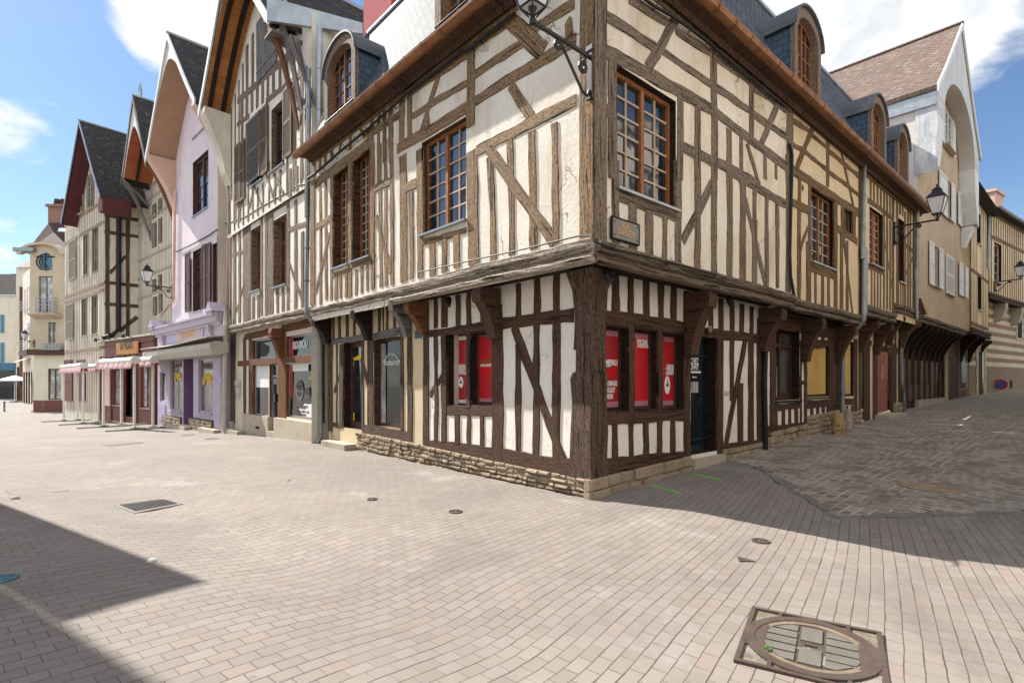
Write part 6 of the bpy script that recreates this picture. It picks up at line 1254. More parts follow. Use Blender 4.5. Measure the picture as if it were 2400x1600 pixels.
    d = MB(); d.box(G, dr[0], dr[1], dr[2], dr[3], -.5, -.45); d.quad(G.pt(dr[0], dr[2], 0), G.pt(dr[0], dr[2], -.5), G.pt(dr[0], dr[3], -.5), G.pt(dr[0], dr[3], 0)); d.quad(G.pt(dr[1], dr[2], 0), G.pt(dr[1], dr[2], -.5), G.pt(dr[1], dr[3], -.5), G.pt(dr[1], dr[3], 0)); d = d.build('door', 'purple', N2)
    h = MB(); h.box(G, dr[0]+.12, dr[0]+.16, dr[2]+.9, dr[2]+1.4, -.45, -.38); h.build('handle', 'white_print', d)
    p = MB(); R = G.rect('a5', 712, 790, 'l', 690, 1395); p.box(G, R[0]+.02, R[1]-.02, R[2], R[3], .005, .03)
    for k in range(3): z = R[2]+(R[3]-R[2])*(.06+.32*k); p.box(G, R[0]+.12, R[1]-.12, z, z+(R[3]-R[2])*.26, .03, .045)
    p.build('door', 'lilac', N2, label='lilac panelled side door')
    p = MB(); R = G.rect('a5', 140, 215, 'l', 1160, 1320); p.box(G, R[0]+.02, R[1]-.02, R[2], R[3], .005, .03); p.build('panel', 'lilac_blue', shop)
    for x0, x1, yt in ((470, 700, 1330), (192, 378, 1298)):
        a_, b_ = q(x1, 1350)[0], q(x0, 1350)[0]; m = MB(); m.box(G, a_, b_, zf, q(x1, yt)[1], 0, .06, 'u'); m.build('base', 'mortar', N2); m = MB(); stones(m, G.off(.06), a_, b_, lambda u: gzf(u)-.05, lambda u, z=q(x1, yt)[1]: z-.03, 4, .05, .15, .4); m.build('stone_base', 'stone', N2)
    s = MB(); a_, b_ = q(500, 1400)[0], q(330, 1400)[0]; s.box(G, a_, b_, zf-.2, gzf(a_)+.14, -.4, .35, 'u'); a_, b_ = q(790, 1400)[0], q(625, 1400)[0]; s.cut(); s.box(G, a_, b_, zf-.2, gzf(a_)+.12, -.1, .3, 'u'); s.build('doorstep', 'stone_step', N2)
    # awning cassette, its sagging cover board
    aw = MB(); a_, b_ = q(700, 600, .5)[0], q(5, 600, .5)[0]; z1, z0 = q(700, 525, .5)[1], q(690, 655, .5)[1]; aw.prism(G, [(.02, z1), (.4, z1+.04), (.62, z1-.05), (.62, z0+.2), (.5, z0), (.3, z0-.02), (.02, z0+.1)], a_, b_); aw.build('awning', 'awning_grey', N2)
    tp = MB(); P3 = lambda u, z, o: G.pt(u, z, o); n = 8
    for k in range(n):
        f, g = k/n, (k+1)/n; u_, v_ = a_+(b_-a_)*f, a_+(b_-a_)*g; lift = lambda f: .30-.16*sin(pi*f)**2-.1*f
        tp.hexa([P3(u_, z1+.22, .04), P3(v_, z1+.22, .04), P3(v_, z1+lift(g)*.5, .72), P3(u_, z1+lift(f)*.5, .72), P3(u_, z1+.25, .04), P3(v_, z1+.25, .04), P3(v_, z1+lift(g)*.5+.03, .72), P3(u_, z1+lift(f)*.5+.03, .72)])
    tp.build('cover_board', 'mossy', N2)
lavender()

# ------------------------------------------------------------------ grey timber house behind the pizzeria
G0 = Fac(-17.5, 28.0, -.7546, .6562); GE = G0.at('p', 322, 600)[0]
N3 = thing('grey_timber_house', 'pale grey close-studded house with a red planked arch gable and a bare finial', 'house', tuple(G0.pt(0, gz(G0, 0))))
def grey_house():
    F = G0; ze, zp, of = 12.75, 16.5, 1.34; uE = max(GE, 4.3); uc = 1.95; ua, ub = -.1, 4.0
    ws = [F.rect('a1', 1328, 1372, 'r', 1020, 1150), F.rect('a1', 1380, 1418, 'r', 975, 1100), F.rect('a1', 1330, 1374, 'r', 1185, 1412), F.rect('a1', 1382, 1422, 'r', 1145, 1375), F.rect('a2', 1330, 1372, 'r', 190, 330), F.rect('a2', 1380, 1420, 'r', 150, 300), F.rect('a2', 1335, 1378, 'r', 345, 520), F.rect('a2', 1385, 1425, 'r', 320, 500)]
    a = MB(); wall(a, F, -1.2, uE, 2.5, ze, ws); a.poly((F.pt(-.3, ze), F.pt(uE, ze), F.pt(uc, zp-.2))); a.build('wall', 'plaster_grey', N3)
    s = MB(); shell(s, F, -1.2, uE, -1, ze, 12); s.build('side_wall', 'plaster_grey', N3)
    for R in ws: window(N3, F, R, .12, 1, 1, 1, 'oak_pale', 'glass_dim', 'oak_pale', None, .05, sill=None)
    zr = [F.at(c, 1400, y)[1] for c, y in (('a1', 820), ('a1', 930), ('a1', 1110), ('a1', 1450), ('a2', 130), ('a2', 310))]
    t = MB(); u = -1.1
    while u < uE:
        col_ = [R for R in ws if R[0]-.06 < u < R[1]+.06]; zz = [3.0]+sorted([z for R in col_ for z in (R[2]-.05, R[3]+.05)])+[min(ze, ze)]
        for k in range(0, len(zz), 2): tim(t, F, u, zz[k], u, zz[k+1], .11, .006, .006)
        u += .235
    for z in zr: tim(t, F, -1.1, z, uE, z, .14, .03)
    t.build('timber_frame', 'oak_pale', N3)
    gable_roof(N3, F, ua, ub, ze, zp, of, 12, 'tile_dark', 'oak_grey', .15, .3)
    arch_front(N3, F, ua, ub, ze, zp, of-.01, ua+.25, ub-.25, ze-.1, zp-1.6, 0, 'soffit_red', 'white_boards', ribs=1, ex=.85)
    for u0, m in ((ua+.05, 'oak_red'), (ub-.05, 'oak_grey')):
        b = MB(); P = [(of*(1-f**.8), ze-.1-2.9*f**1.2) for f in [k/8 for k in range(9)]]; b.prism(F, P+[(max(0, o-.02), z-.3) for o, z in P[::-1]], u0-.12, u0+.12); b.build('brace', m, N3)
        b = MB(); b.tube([F.pt(u0, ze-.25, of-.15), F.pt(u0, ze-1.3, .1)], .08, 6); b.build('brace', 'oak_grey', N3)
    fn = MB(); fn.lathe([(.09, zp), (.11, zp+.35), (.05, zp+.7), (0, zp+.85)], F.pt(uc, 0, of-.3), 8); fn.build('finial', 'zinc', N3)
grey_house()

# ------------------------------------------------------------------ pizzeria and the steep gabled house beyond it
K0 = Fac(-23.5, 31.1, -.788, .6156); KP = Fac(-17.6, 26.5, -.788, .6156)
N4 = thing('pizzeria', 'low brown painted pizzeria front with a rusty sign, between two old houses', 'shop', tuple(KP.pt(0, gz(KP, 0))))
def pizzeria():
    F = KP; uR, uL = F.at('a2', 1345, 900)[0], F.at('a2', 880, 900)[0]; zt = F.at('a2', 1320, 695)[1]; zb = gz(F, uL)-.2
    ws = [F.rect('a2', 1232, 1318, 'r', 960, 1335), F.rect('a2', 990, 1085, 'r', 985, 1310)]; dr = F.rect('a2', 1100, 1190, 'r', 960, 1410)
    a = MB(); wall(a, F, uR, uL, zb, zt, ws+[dr]); shell(a, F, uR, uL, zb, zt, 3.0); a.build('wall', 'brown_paint', N4)
    r = MB(); r.box(F, uR-.05, uL+.1, zt, zt+.1, -3, .12, 'u'); r.build('roof', 'mossy', N4)
    t = MB(); z1, z0 = F.at('a2', 1320, 740)[1], F.at('a2', 1320, 845)[1]
    for z in (z1, z0): t.box(F, uR, uL, z-.03, z+.03, 0, .07, 'u')
    for x in (1330, 1200, 1092, 978, 885): u = F.at('a2', x, 900)[0]; t.box(F, u-.09, u+.09, zb, z0-.03, 0, .08)
    t.build('trim', 'brown_paint', N4)
    for R in ws: window(N4, F, R, .1, 2, 2, 2, 'brown_paint', 'glass_pale', 'brown_paint', None, .07, sill='brown_paint', sillout=.08)
    d = MB(); d.box(F, dr[0], dr[1], dr[2], dr[3], -.3, -.25); d.build('door', 'frame_brown', N4)
    st = MB(); R = F.rect('a2', 905, 965, 'r', 985, 1310); st.box(F, *R, .01, .03); st.build('menu_board', 'valance_sunlit', N4)
    s = MB(); R = F.rect('a2', 1042, 1232, 'r', 742, 850); s.box(F, *R, .08, .14, 'u'); s = s.build('sign_board', 'rust_sign', N4); text(s, F, "LA P'IZZA'S", (R[0]+R[1])/2, R[2]+.28, .62, .145, 'black_print', .62, bold=.03)
    lt = MB()
    for x in (930, 1045, 1175): u = F.at('a2', x, 720)[0]; lt.tube([F.pt(u, zt+.02, .1), F.pt(u, zt+.12, .45)], .02, 6); lt.lathe([(.05, 0), (.1, -.18), (.0, -.18)], F.pt(u, zt+.16, .5), 8)
    lt.build('spot_lamp', 'iron', N4)
pizzeria()
N5 = thing('steep_gable_house', 'weathered timber house with a steep maroon-lined gable and pale louvred shutters', 'house', tuple(K0.pt(0, gz(K0, 0))))
def steep():
    F = K0; uE = F.at('p', 152, 700)[0]; of = .8; ga, gb = F.at('p', 231, 450, of), F.at('p', 147, 512, of); ze, zp = (ga[1]+gb[1])/2+.1, F.at('p', 189, 280, of)[1]; ua_, ub_ = ga[0], gb[0]; zb = gz(F, uE)-.3
    ws = [F.rect('a1', 727, 776, 'r', 1290, 1650), F.rect('a1', 806, 862, 'r', 1225, 1620), F.rect('a2', 712, 762, 'r', 365, 690), F.rect('a2', 800, 856, 'r', 335, 675), F.rect('a1', 690, 735, 'r', 840, 1110), F.rect('a1', 776, 824, 'r', 770, 1065)]
    low = [R for R in ws if R[3] < ze-.1]
    a = MB(); wall(a, F, 0, uE, zb, ze, low); um = (ua_+ub_)/2; a.poly((F.pt(min(0, ua_), ze), F.pt(ub_, ze), F.pt(um, zp-.2))); a.build('wall', 'plaster_grey', N5)
    for R in ws:
        if R in low: window(N5, F, R, .12, 2, 3, 2, 'oak_pale', 'glass_dim', 'oak_silver_brown', None, .06, sill='cast_stone')
        else: window(N5, F.off(.1), R, .08, 2, 3, 2, 'oak_pale', 'glass_dim', 'oak_pale', None, .06, sill='cast_stone')
    t = MB(); slope = (zp-ze)/((ub_-ua_)/2)
    u = .12
    while u < uE:
        bl = [R for R in ws if R[0]-.08 < u < R[1]+.08]; top = ze+slope*max(0, min(u-ua_, ub_-u))-.3; zz = [zb+.9]+sorted(z for R in bl for z in (R[2]-.05, R[3]+.05))+[top]
        for k in range(0, len(zz)-1, 2):
            if zz[k+1] > zz[k]+.1: tim(t, F, u, zz[k], u, zz[k+1], .12, .004, .008)
        u += .34
    for c, y in (('a1', 1020), ('a1', 1200), ('a2', 245), ('a2', 300), ('a2', 800)): z = F.at(c, 900, y)[1]; tim(t, F, 0, z, uE, z, .2, .02)
    t.build('timber_frame', 'oak_beige', N5)
    for c, xl, xr, yt, yb in (('a1', 612, 672, 1340, 1690), ('a2', 585, 648, 410, 730)): R = F.rect(c, xl, xr, 'r', yt, yb); shutter(N5, F, *R, .05, 'oak_pale')
    for xl, xr in ((572, 640), (680, 752)): R = F.rect('a2', xl, xr, 'r', 905, 1270); shutter(N5, F, *R, .04, 'brown_paint', False)
    gable_roof(N5, F, ua_, ub_, ze, zp, of, 13, 'tile_dark', 'zinc', .3, .16)
    s = MB(); s.poly((F.pt(ua_-.25, ze-.5, of-.05), F.pt(um, zp-.3, of-.05), F.pt(um, zp-.3, 0), F.pt(ua_-.25, ze-.5, 0))); s.poly((F.pt(ub_+.25, ze-.5, of-.05), F.pt(um, zp-.3, of-.05), F.pt(um, zp-.3, 0), F.pt(ub_+.25, ze-.5, 0))); s.build('soffit', 'maroon', N5)
    b = MB(); b.box(F, ua_-.45, ua_+.2, ze-1.1, ze-.35, -.6, of-.05, 'u'); b.build('eaves_box', 'maroon', N5)
    # flank wall with brown framing and the black downpipe
    G = Fac(K0.o[0], K0.o[1], *DR); L = 9; a = MB(); wall(a, G, 0, L, zb, ze); a.build('side_wall', 'plaster_grey', N5)
    t = MB()
    for u in (.12, 1.1, 2.1, 3.2, 4.4): tim(t, G, u, zb, u, ze, .2, .03)
    for c, y in (('a1', 1160), ('a1', 1305), ('a2', 245), ('a2', 430)): z = G.at(c, 1080, y)[1]; tim(t, G, 0, z, L, z, .2, .035)
    TB(t, G, 'a2', [(1045, 660, 1200, 530, .22), (960, 150, 1100, 0, .16)]); t.build('timber_frame', 'oak_worn', N5)
    pp = MB(); pp.tube([G.pt(*G.at('a1', 1040, 1000, .15), .15), G.pt(*G.at('a2', 1036, 640, .15), .15), G.pt(*G.at('a2', 985, 690, .3), .3), G.pt(*G.at('a2', 900, 715, .5), .5)], .13, 8); pp.build('downpipe', 'cable', N5, True)
steep()

# ------------------------------------------------------------------ far end of the left street
E0 = Fac(-43.9, 49.0, 1.0, .03)
N6 = thing('rounded_bay_house', 'buff corner house with a rounded gable, wrought balconies and a stained-glass window', 'house', tuple(E0.pt(0, -1.1)))
def deco():
    F = E0; V = lambda x, y, o=0: F.at('e1', x, y, o); uA = V(322, 900)[0]; uB = V(600, 900)[0]; zb = -1.4
    zc = V(450, 992)[1]; ztop = V(450, 130)[1]; zarch = V(380, 42)[1]
    wn = [F.rect('e1', 420, 532, 'l', 1135, 1405), F.rect('e1', 422, 492, 'l', 730, 918), F.rect('e1', 338, 460, 'l', 325, 640)]
    a = MB(); wall(a, F, uA-.25, uB, zb, zc, wn[:1]); a.build('ground_wall', 'plaster_cream', N6)
    a = MB(); wall(a, F, uA-.6, uB, zc, ztop, wn[1:]); n = 10; uc = V(382, 0)[0]; hw = 2.0
    a.poly([F.pt(uc-hw*cos(pi*k/n), ztop+(zarch-ztop)*sin(pi*k/n)) for k in range(n+1)]); a.build('wall', 'plaster_deco', N6)
    for R, m in zip(wn, ('glass_pale', 'glass_pale', 'glass_pale')): window(N6, F, R, .15, 2, 1, 2, 'oak_grey' if R is not wn[0] else 'frame_brown', m, 'plaster_deco', None, .07, sill='cast_stone')
    sg = MB(); u0, u1 = V(345, 200)[0], V(458, 200)[0]; zl, zh = V(400, 270)[1], V(400, 200)[1]; n = 12; um = (u0+u1)/2; hw2 = (u1-u0)/2
    sg.poly([F.pt(u0, zl, .03), F.pt(u1, zl, .03)]+[F.pt(um+hw2*cos(pi*k/n), zh+(V(400, 118)[1]-zh)*sin(pi*k/n), .03) for k in range(n+1)]); sg = sg.build('stained_window', 'glass_teal', N6)
    mg = MB(); zz = (zl+zh)/2+.35
    for r0 in (.30, .55, .8): mg.tube([F.pt(um+r0*cos(t), zz+r0*.9*sin(t), .06) for t in [pi*.35+pi*1.3*k/10 for k in range(11)]], .05, 5)
    mg.tube([F.pt(um, zl+.1, .06), F.pt(um, zh+.7, .06)], .05, 5); mg.tube([F.pt(um-.8, zh+.45, .06), F.pt(um+.8, zh+.45, .06)], .05, 5); mg.build('monogram', 'iron', sg)
    c = MB(); c.box(F, uA-.5, uB, zc-.25, zc+.25, 0, .35, 'u'); c.build('cornice', 'frame_brown', N6); c = MB(); c.box(F, uA-.25, uB, zb, V(450, 1412)[1], 0, .08, 'u'); c.build('base', 'brown_paint', N6)
    hd = MB(); zh0 = V(380, 95)[1]
    for k in range(10): t0, t1 = pi*k/10, pi*(k+1)/10; hd.hexa([F.pt(uc-r*cos(t), ztop-.1+(zarch-ztop+.1)*r/2.0*sin(t), o) for o in (0, .35) for r, t in ((1.75, t0), (2.15, t0), (2.15, t1), (1.75, t1))])
    hd.build('hood', 'plaster_deco', N6)
    for x0, x1, yt, yb, m in ((318, 466, 515, 640, 'zinc'), (375, 525, 915, 968, 'zinc')):
        b = MB(); u0, u1 = V(x0, yt, .5)[0], V(x1, yt, .5)[0]; z1, z0 = V(x0, yt, .5)[1], V(x0, yb, .5)[1]
        for k in range(5): z = z0+(z1-z0)*k/4; b.tube([F.pt(u0, z, .05), F.pt(u0, z, .6), F.pt(u1, z, .6), F.pt(u1, z, .05)], .035, 5)
        for k in range(6): u = u0+(u1-u0)*k/5; b.tube([F.pt(u, z0, .6), F.pt(u, z1, .6)], .035, 5)
        b.build('balcony_rail', m, N6)
    s = MB(); u0, u1 = V(300, 650)[0], V(540, 650)[0]; s.prism(F, [(0, V(400, 655)[1]), (.75, V(400, 655)[1]), (.75, V(400, 665)[1]), (.3, V(400, 690)[1]), (0, V(400, 700)[1])], u0, u1); s.build('balcony', 'plaster_deco', N6)
    # left face, turned towards the small street
    Lf = Fac(*F.pt(uA-.5, 0).xy, -.75, .66); a = MB(); Lw = 5.0; wl = []
    for x0, x1, yt, yb in ((244, 256, 400, 600), (262, 274, 390, 590), (245, 258, 780, 960), (265, 277, 765, 950), (288, 300, 750, 935)):
        pass
    zs = [V(0, 600)[1], V(0, 400)[1], V(0, 955)[1], V(0, 765)[1]]
    for k in range(3): ua = .5+k*1.4; wl += [(ua, ua+.7, zs[0], zs[1]), (ua, ua+.7, zs[2], zs[3])]
    wall(a, Lf, 0, Lw, zc, V(0, 250)[1], wl); a.build('wall', 'plaster_white', N6)
    for R in wl: window(N6, Lf, R, .1, 2, 1, 1, 'white_wood', 'glass_dim', 'plaster_white', None, .06, sill='cast_stone')
    a = MB(); wl = [(.6+k*1.5, 1.7+k*1.5, -.6, V(0, 1160)[1]) for k in range(3)]; wall(a, Lf, 0, Lw, zb, zc, wl); a.build('ground_wall', 'plaster_cream', N6)
    for R in wl: window(N6, Lf, R, .1, 1, 2, 1, 'frame_brown', 'glass_dim', 'frame_brown', None, .08, sill=None)
    for zq in (zs[0], zs[2]):
        b = MB()
        for k in range(4): b.tube([Lf.pt(.3, zq+.25*k, .35), Lf.pt(Lw-.4, zq+.25*k, .35)], .03, 5)
        b.build('balcony_rail', 'zinc', N6)
    cn = MB(); cn.box(Lf, 0, Lw, zc-.2, zc+.25, 0, .3, 'u'); cn.build('cornice', 'frame_brown', N6)
    aw = MB(); aw.hexa([Lf.pt(.3, zc-.9, .9), Lf.pt(2.6, zc-.9, .9), Lf.pt(2.6, zc-.5, 0), Lf.pt(.3, zc-.5, 0), Lf.pt(.3, zc-.84, .9), Lf.pt(2.6, zc-.84, .9), Lf.pt(2.6, zc-.44, 0), Lf.pt(.3, zc-.44, 0)]); aw.build('awning', 'fabric_white', N6)
    # body and hipped roof
    x0, x1 = -45.7, F.pt(uB, 0).x; y0, y1 = 49.6, 60; ze = V(0, 85)[1]; bd = MB()
    for A, B in (((x0+.6, y0+1.6), (x0+.6, y1)), ((x0+.6, y0+1.6), (x1, y0)), ((x1, y0), (x1, y1))): bd.quad((*A, -1.4), (*B, -1.4), (*B, ze), (*A, ze))
    bd.build('side_wall', 'plaster_grey', N6)
    r = MB(); zr = 18.6; xr, yr = -45.0, 54
    r.poly(((x0, y0+1, ze), (x1+1, y0-.2, ze-.2), (xr+2, yr, zr), (xr-.4, yr, zr))); r.poly(((x0, y0+1, ze), (x0, y1, ze), (xr-.4, yr, zr))); r.poly(((x1+1, y0-.2, ze), (x1+1, y1, ze), (xr+2, yr, zr))); r.build('roof', 'tile_maroon', N6)
    g = MB(); g.box(F, x0-F.o[0]+.7, uA, ze-.3, ze+.05, .0, .4, 'u'); g.build('gutter', 'zinc_pipe', N6)
    sk = MB(); P = lambda x, y: F.pt(*F.at('e1', x, y, -1.6), -1.6); a_, b_ = P(505, -65), P(600, -65); c_, d_ = F.pt(*F.at('e1', 600, -95, -2.1), -2.1), F.pt(*F.at('e1', 515, -95, -2.1), -2.1); sk.quad(a_, b_, c_, d_); sk = sk.build('roof_light', 'glass_teal', N6)
    ch = MB(); u0, u1 = F.at('e1', 420, -210, -4)[0], F.at('e1', 540, -210, -4)[0]; z0, z1 = F.at('e1', 0, -130, -4)[1], F.at('e1', 0, -285, -4)[1]; ch.box(F, u0, u1, z0-2, z1, -5.2, -4); ch.box(F, u0-.15, u1+.15, z1, z1+.25, -5.35, -3.85); ch = ch.build('chimney', 'brick_red', N6)
    pt2 = MB()
    for k in range(2): pt2.lathe([(.3, 0), (.22, .7), (0, .7)], F.pt(u0+(u1-u0)*(.3+.45*k), z1+.25, -4.6), 8)
    pt2.build('chimney_pot', 'tile_maroon', ch)
deco()
J0 = Fac(-90.25, 95.0, 1.0, -.05)
N7 = thing('cream_house', 'cream house with blue shutters and a dark roof at the far left', 'house', tuple(J0.pt(0, -1.4)))
def cream():
    F = J0; V = lambda x, y: F.at('e1', x, y); u0, u1 = V(-260, 900)[0], V(138, 900)[0]; zb, ze = -1.7, V(100, 490)[1]
    wn = []; 
    for x in (-150, -60, 12): wn += [(V(x-28, 0)[0], V(x+2, 0)[0], V(0, 822)[1], V(0, 662)[1]), (V(x-28, 0)[0], V(x+2, 0)[0], V(0, 1080)[1], V(0, 905)[1])]
    a = MB(); wall(a, F, u0, u1, V(0, 1105)[1], ze, wn); a.build('wall', 'plaster_cream', N7)
    s = MB(); shell(s, F, u0, u1, zb, ze, 9); s.build('side_wall', 'plaster_grey', N7)
    for R in wn:
        window(N7, F, R, .15, 2, 3, 2, 'white_wood', 'glass_dim', 'plaster_cream', None, .06, sill='blue_fascia')
        w = (R[1]-R[0])*.85; shutter(N7, F, R[1]+.02, R[1]+w, R[2], R[3], .05, 'blue_shutter'); shutter(N7, F, R[0]-w, R[0]-.02, R[2], R[3], .05, 'blue_shutter')
    f = MB(); f.box(F, u0, u1+.1, V(0, 1150)[1], V(0, 1085)[1], 0, .4, 'u'); f.build('fascia', 'blue_fascia', N7)
    a = MB(); wall(a, F.off(-.3), u0, u1, zb, V(0, 1105)[1]); a.build('shop_window', 'glass_shop', N7)
    r = MB(); P = F.pt; zr = V(0, 300)[1]+.8; r.poly((P(u0, ze, .4), P(u1+.3, ze, .4), P(u1-2.8, zr, -4.5), P(u0, zr, -4.5))); r.poly((P(u1+.3, ze, .4), P(u1+.3, ze, -9), P(u1-2.8, zr, -4.5))); r.build('roof', 'tile_dark', N7)
    c = MB(); c.box(F, V(75, 0)[0], V(140, 0)[0], ze-3, V(0, 235)[1], -3.2, -2); c.box(F, V(70, 0)[0], V(146, 0)[0], V(0, 235)[1], V(0, 215)[1], -3.3, -1.9); c.build('chimney', 'plaster_buff', N7)
    d = MB(); d.lathe([(0, -.1), (.6, .12)], P(V(58, 0)[0], V(0, 300)[1], -1.8), 12); d.build('dish_aerial', 'metal_grey', N7)
cream()
X0 = Fac(-73.6, 80.0, 1.0, .0)
N8 = thing('slim_brick_house', 'slim shadowed house with a brown timber strip between cream house and bay house', 'house', tuple(X0.pt(0, -1.3)))
def slim():
    F = X0; V = lambda x, y: F.at('e1', x, y); a = MB(); wall(a, F, V(140, 0)[0], V(300, 0)[0], -1.6, V(0, 250)[1]); shell(a, F, V(140, 0)[0], V(300, 0)[0], -1.6, V(0, 250)[1], 5); a.build('wall', 'plaster_grey', N8)
    b = MB(); b.box(F, V(178, 0)[0], V(224, 0)[0], -1.4, V(0, 420)[1], 0, .15); b.build('timber_strip', 'oak_red', N8)
    r = MB(); z = V(0, 250)[1]; r.poly((F.pt(V(140, 0)[0], z, .3), F.pt(V(300, 0)[0], z, .3), F.pt(V(300, 0)[0], z+2, -3), F.pt(V(140, 0)[0], z+2, -3))); r.build('roof', 'tile_maroon', N8)
    d = MB(); d.box(F, V(150, 0)[0], V(215, 0)[0], -1.4, V(0, 1120)[1], 0, .06); d.build('shop_window', 'glass_shop', N8)
slim()
# ------------------------------------------------------------------ houses across both streets (out of the picture; they cast the shadows and stand in the window reflections)
def block(name, label, F, L, h, depth, m, roof_m, rh=2.6, step=2.6, zb=-.5, wood=None):
    r = thing(name, label, 'house', tuple(F.pt(0, 0)))
    wn = []; k = 1.0
    while k+1.1 < L:
        for z in (1.0, 4.0, 6.8):
            if z+1.7 < h: wn.append((k, k+1.1, z, z+1.7))
        k += step
    a = MB(); wall(a, F, 0, L, zb, h, wn); a.build('wall', m, r); s = MB(); shell(s, F, 0, L, zb, h, depth); s.build('side_wall', m, r)
    for R in wn: window(r, F, R, .15, 2, 3, 2, 'white_wood', 'glass', m, None, .06, sill='cast_stone')
    c = MB(); c.box(F, 0, L, h-.25, h, 0, .2, 'u'); c.build('cornice', 'cast_stone', r)
    if rh:
        q = MB(); q.poly((F.pt(-.1, h, .22), F.pt(L+.1, h, .22), F.pt(L+.1, h+rh, -depth/2), F.pt(-.1, h+rh, -depth/2))); q.poly((F.pt(-.1, h, -depth), F.pt(L+.1, h, -depth), F.pt(L+.1, h+rh, -depth/2), F.pt(-.1, h+rh, -depth/2)))
        for u in (0, L): q.poly((F.pt(u, h, 0), F.pt(u, h+rh, -depth/2), F.pt(u, h, -depth)))
        q.build('roof', roof_m, r)
    else:
        q = MB(); q.poly((F.pt(0, h-.05, 0), F.pt(L, h-.05, 0), F.pt(L, h-.05, -depth), F.pt(0, h-.05, -depth))); q.build('roof', roof_m, r)
    return r
Lh = (.843, -.538); Mh = (.538, .843)                                # along and across the sunlight
def ac(a, c): return a*Lh[0]+c*Mh[0], a*Lh[1]+c*Mh[1]
x, y = ac(-13, 1.41); block('terraced_annexe', 'low flat-roofed annexe at the end of the white townhouse across the street', Fac(x, y, Mh[0], Mh[1]), .93, 8.1, 4, 'plaster_cream', 'zinc', 0)
x, y = ac(-13, -8.85); block('white_townhouse', 'white townhouse across the left street, out of the picture', Fac(x, y, Mh[0], Mh[1]), 10.25, 10.6, 8, 'plaster_white', 'tile_brown', 0)
OR = Fac(C0[0]+.6675*6.3+.7444*.2, C0[1]-.7446*6.3+.6677*.2, DR[0], DR[1], (-.6675, .7446))
block('cream_townhouse', 'cream townhouse on the other side of the narrow street', OR, 13, 10.0, 8, 'plaster_white', 'tile_brown', 1.5)
OR2 = Fac(*OR.pt(13.1, 0).xy, DR[0], DR[1], (-.6675, .7446)); block('buff_townhouse', 'buff townhouse further up the other side of the narrow street', OR2, 22, 8.6, 8, 'plaster_cream', 'tile_brown', 1.5)
BK = Fac(14, -13.0, -1, 0); block('square_townhouse', 'long pale townhouse on the near side of the square, behind the viewer', BK, 34, 9.5, 8, 'plaster_white', 'tile_dark', 3.5)

# ------------------------------------------------------------------ cables along the corner house
def cable_on(par, runs, r=.02):
    t = MB()
    for F, o, pts in runs: t.tube([F.pt(*F.at(c, x, y, o), o) for c, x, y in pts], r, 6)
    return t.build('cable', 'cable', par, True)
LP = [('d3', 75, 450), ('d3', 130, 415), ('d3', 220, 340), ('d3', 330, 240), ('d3', 420, 165), ('d3', 510, 90), ('d3', 610, 10), ('d2', 200, 965), ('d2', 370, 820), ('d2', 520, 680), ('d2', 700, 535), ('d2', 950, 355), ('d2', 1180, 170), ('d2', 1400, 50), ('b1', 560, 345), ('b1', 730, 205), ('b1', 840, 130)]
cable_on(H1, [(L1, .06, LP), (L1, .09, [(c, x, y-10) for c, x, y in LP])], .019)
RP = [('b4', 540, -20), ('b4', 640, 55), ('b4', 800, 145), ('b4', 950, 250), ('b4', 1100, 360), ('b4', 1300, 530), ('b4', 1480, 685), ('b7', 215, 680), ('b7', 380, 825), ('b7', 530, 935)]
cable_on(H1, [(R1, .06, RP), (R1, .085, [(c, x, y-8) for c, x, y in RP])], .018)
cable_on(H1, [(L1, .13, [('b2', 0, 1265), ('b2', 500, 1150), ('b2', 900, 1065), ('b2', 1400, 945), ('b2', 1525, 945)]), (R1, .14, [('b5', 110, 690), ('b5', 300, 760), ('b5', 800, 880), ('b5', 1190, 985)])], .011)
ck = MB()
for F, pts in ((L1, LP[1:-1:1]), (R1, RP[1:-1])):
    for c, x, y in pts: u, z = F.at(c, x, y, .03); ck.tube([F.pt(u, z-.07, .0), F.pt(u, z-.02, .09), F.pt(u, z+.03, .10)], .009, 5)
ck.build('cable_clip', 'iron', H1)

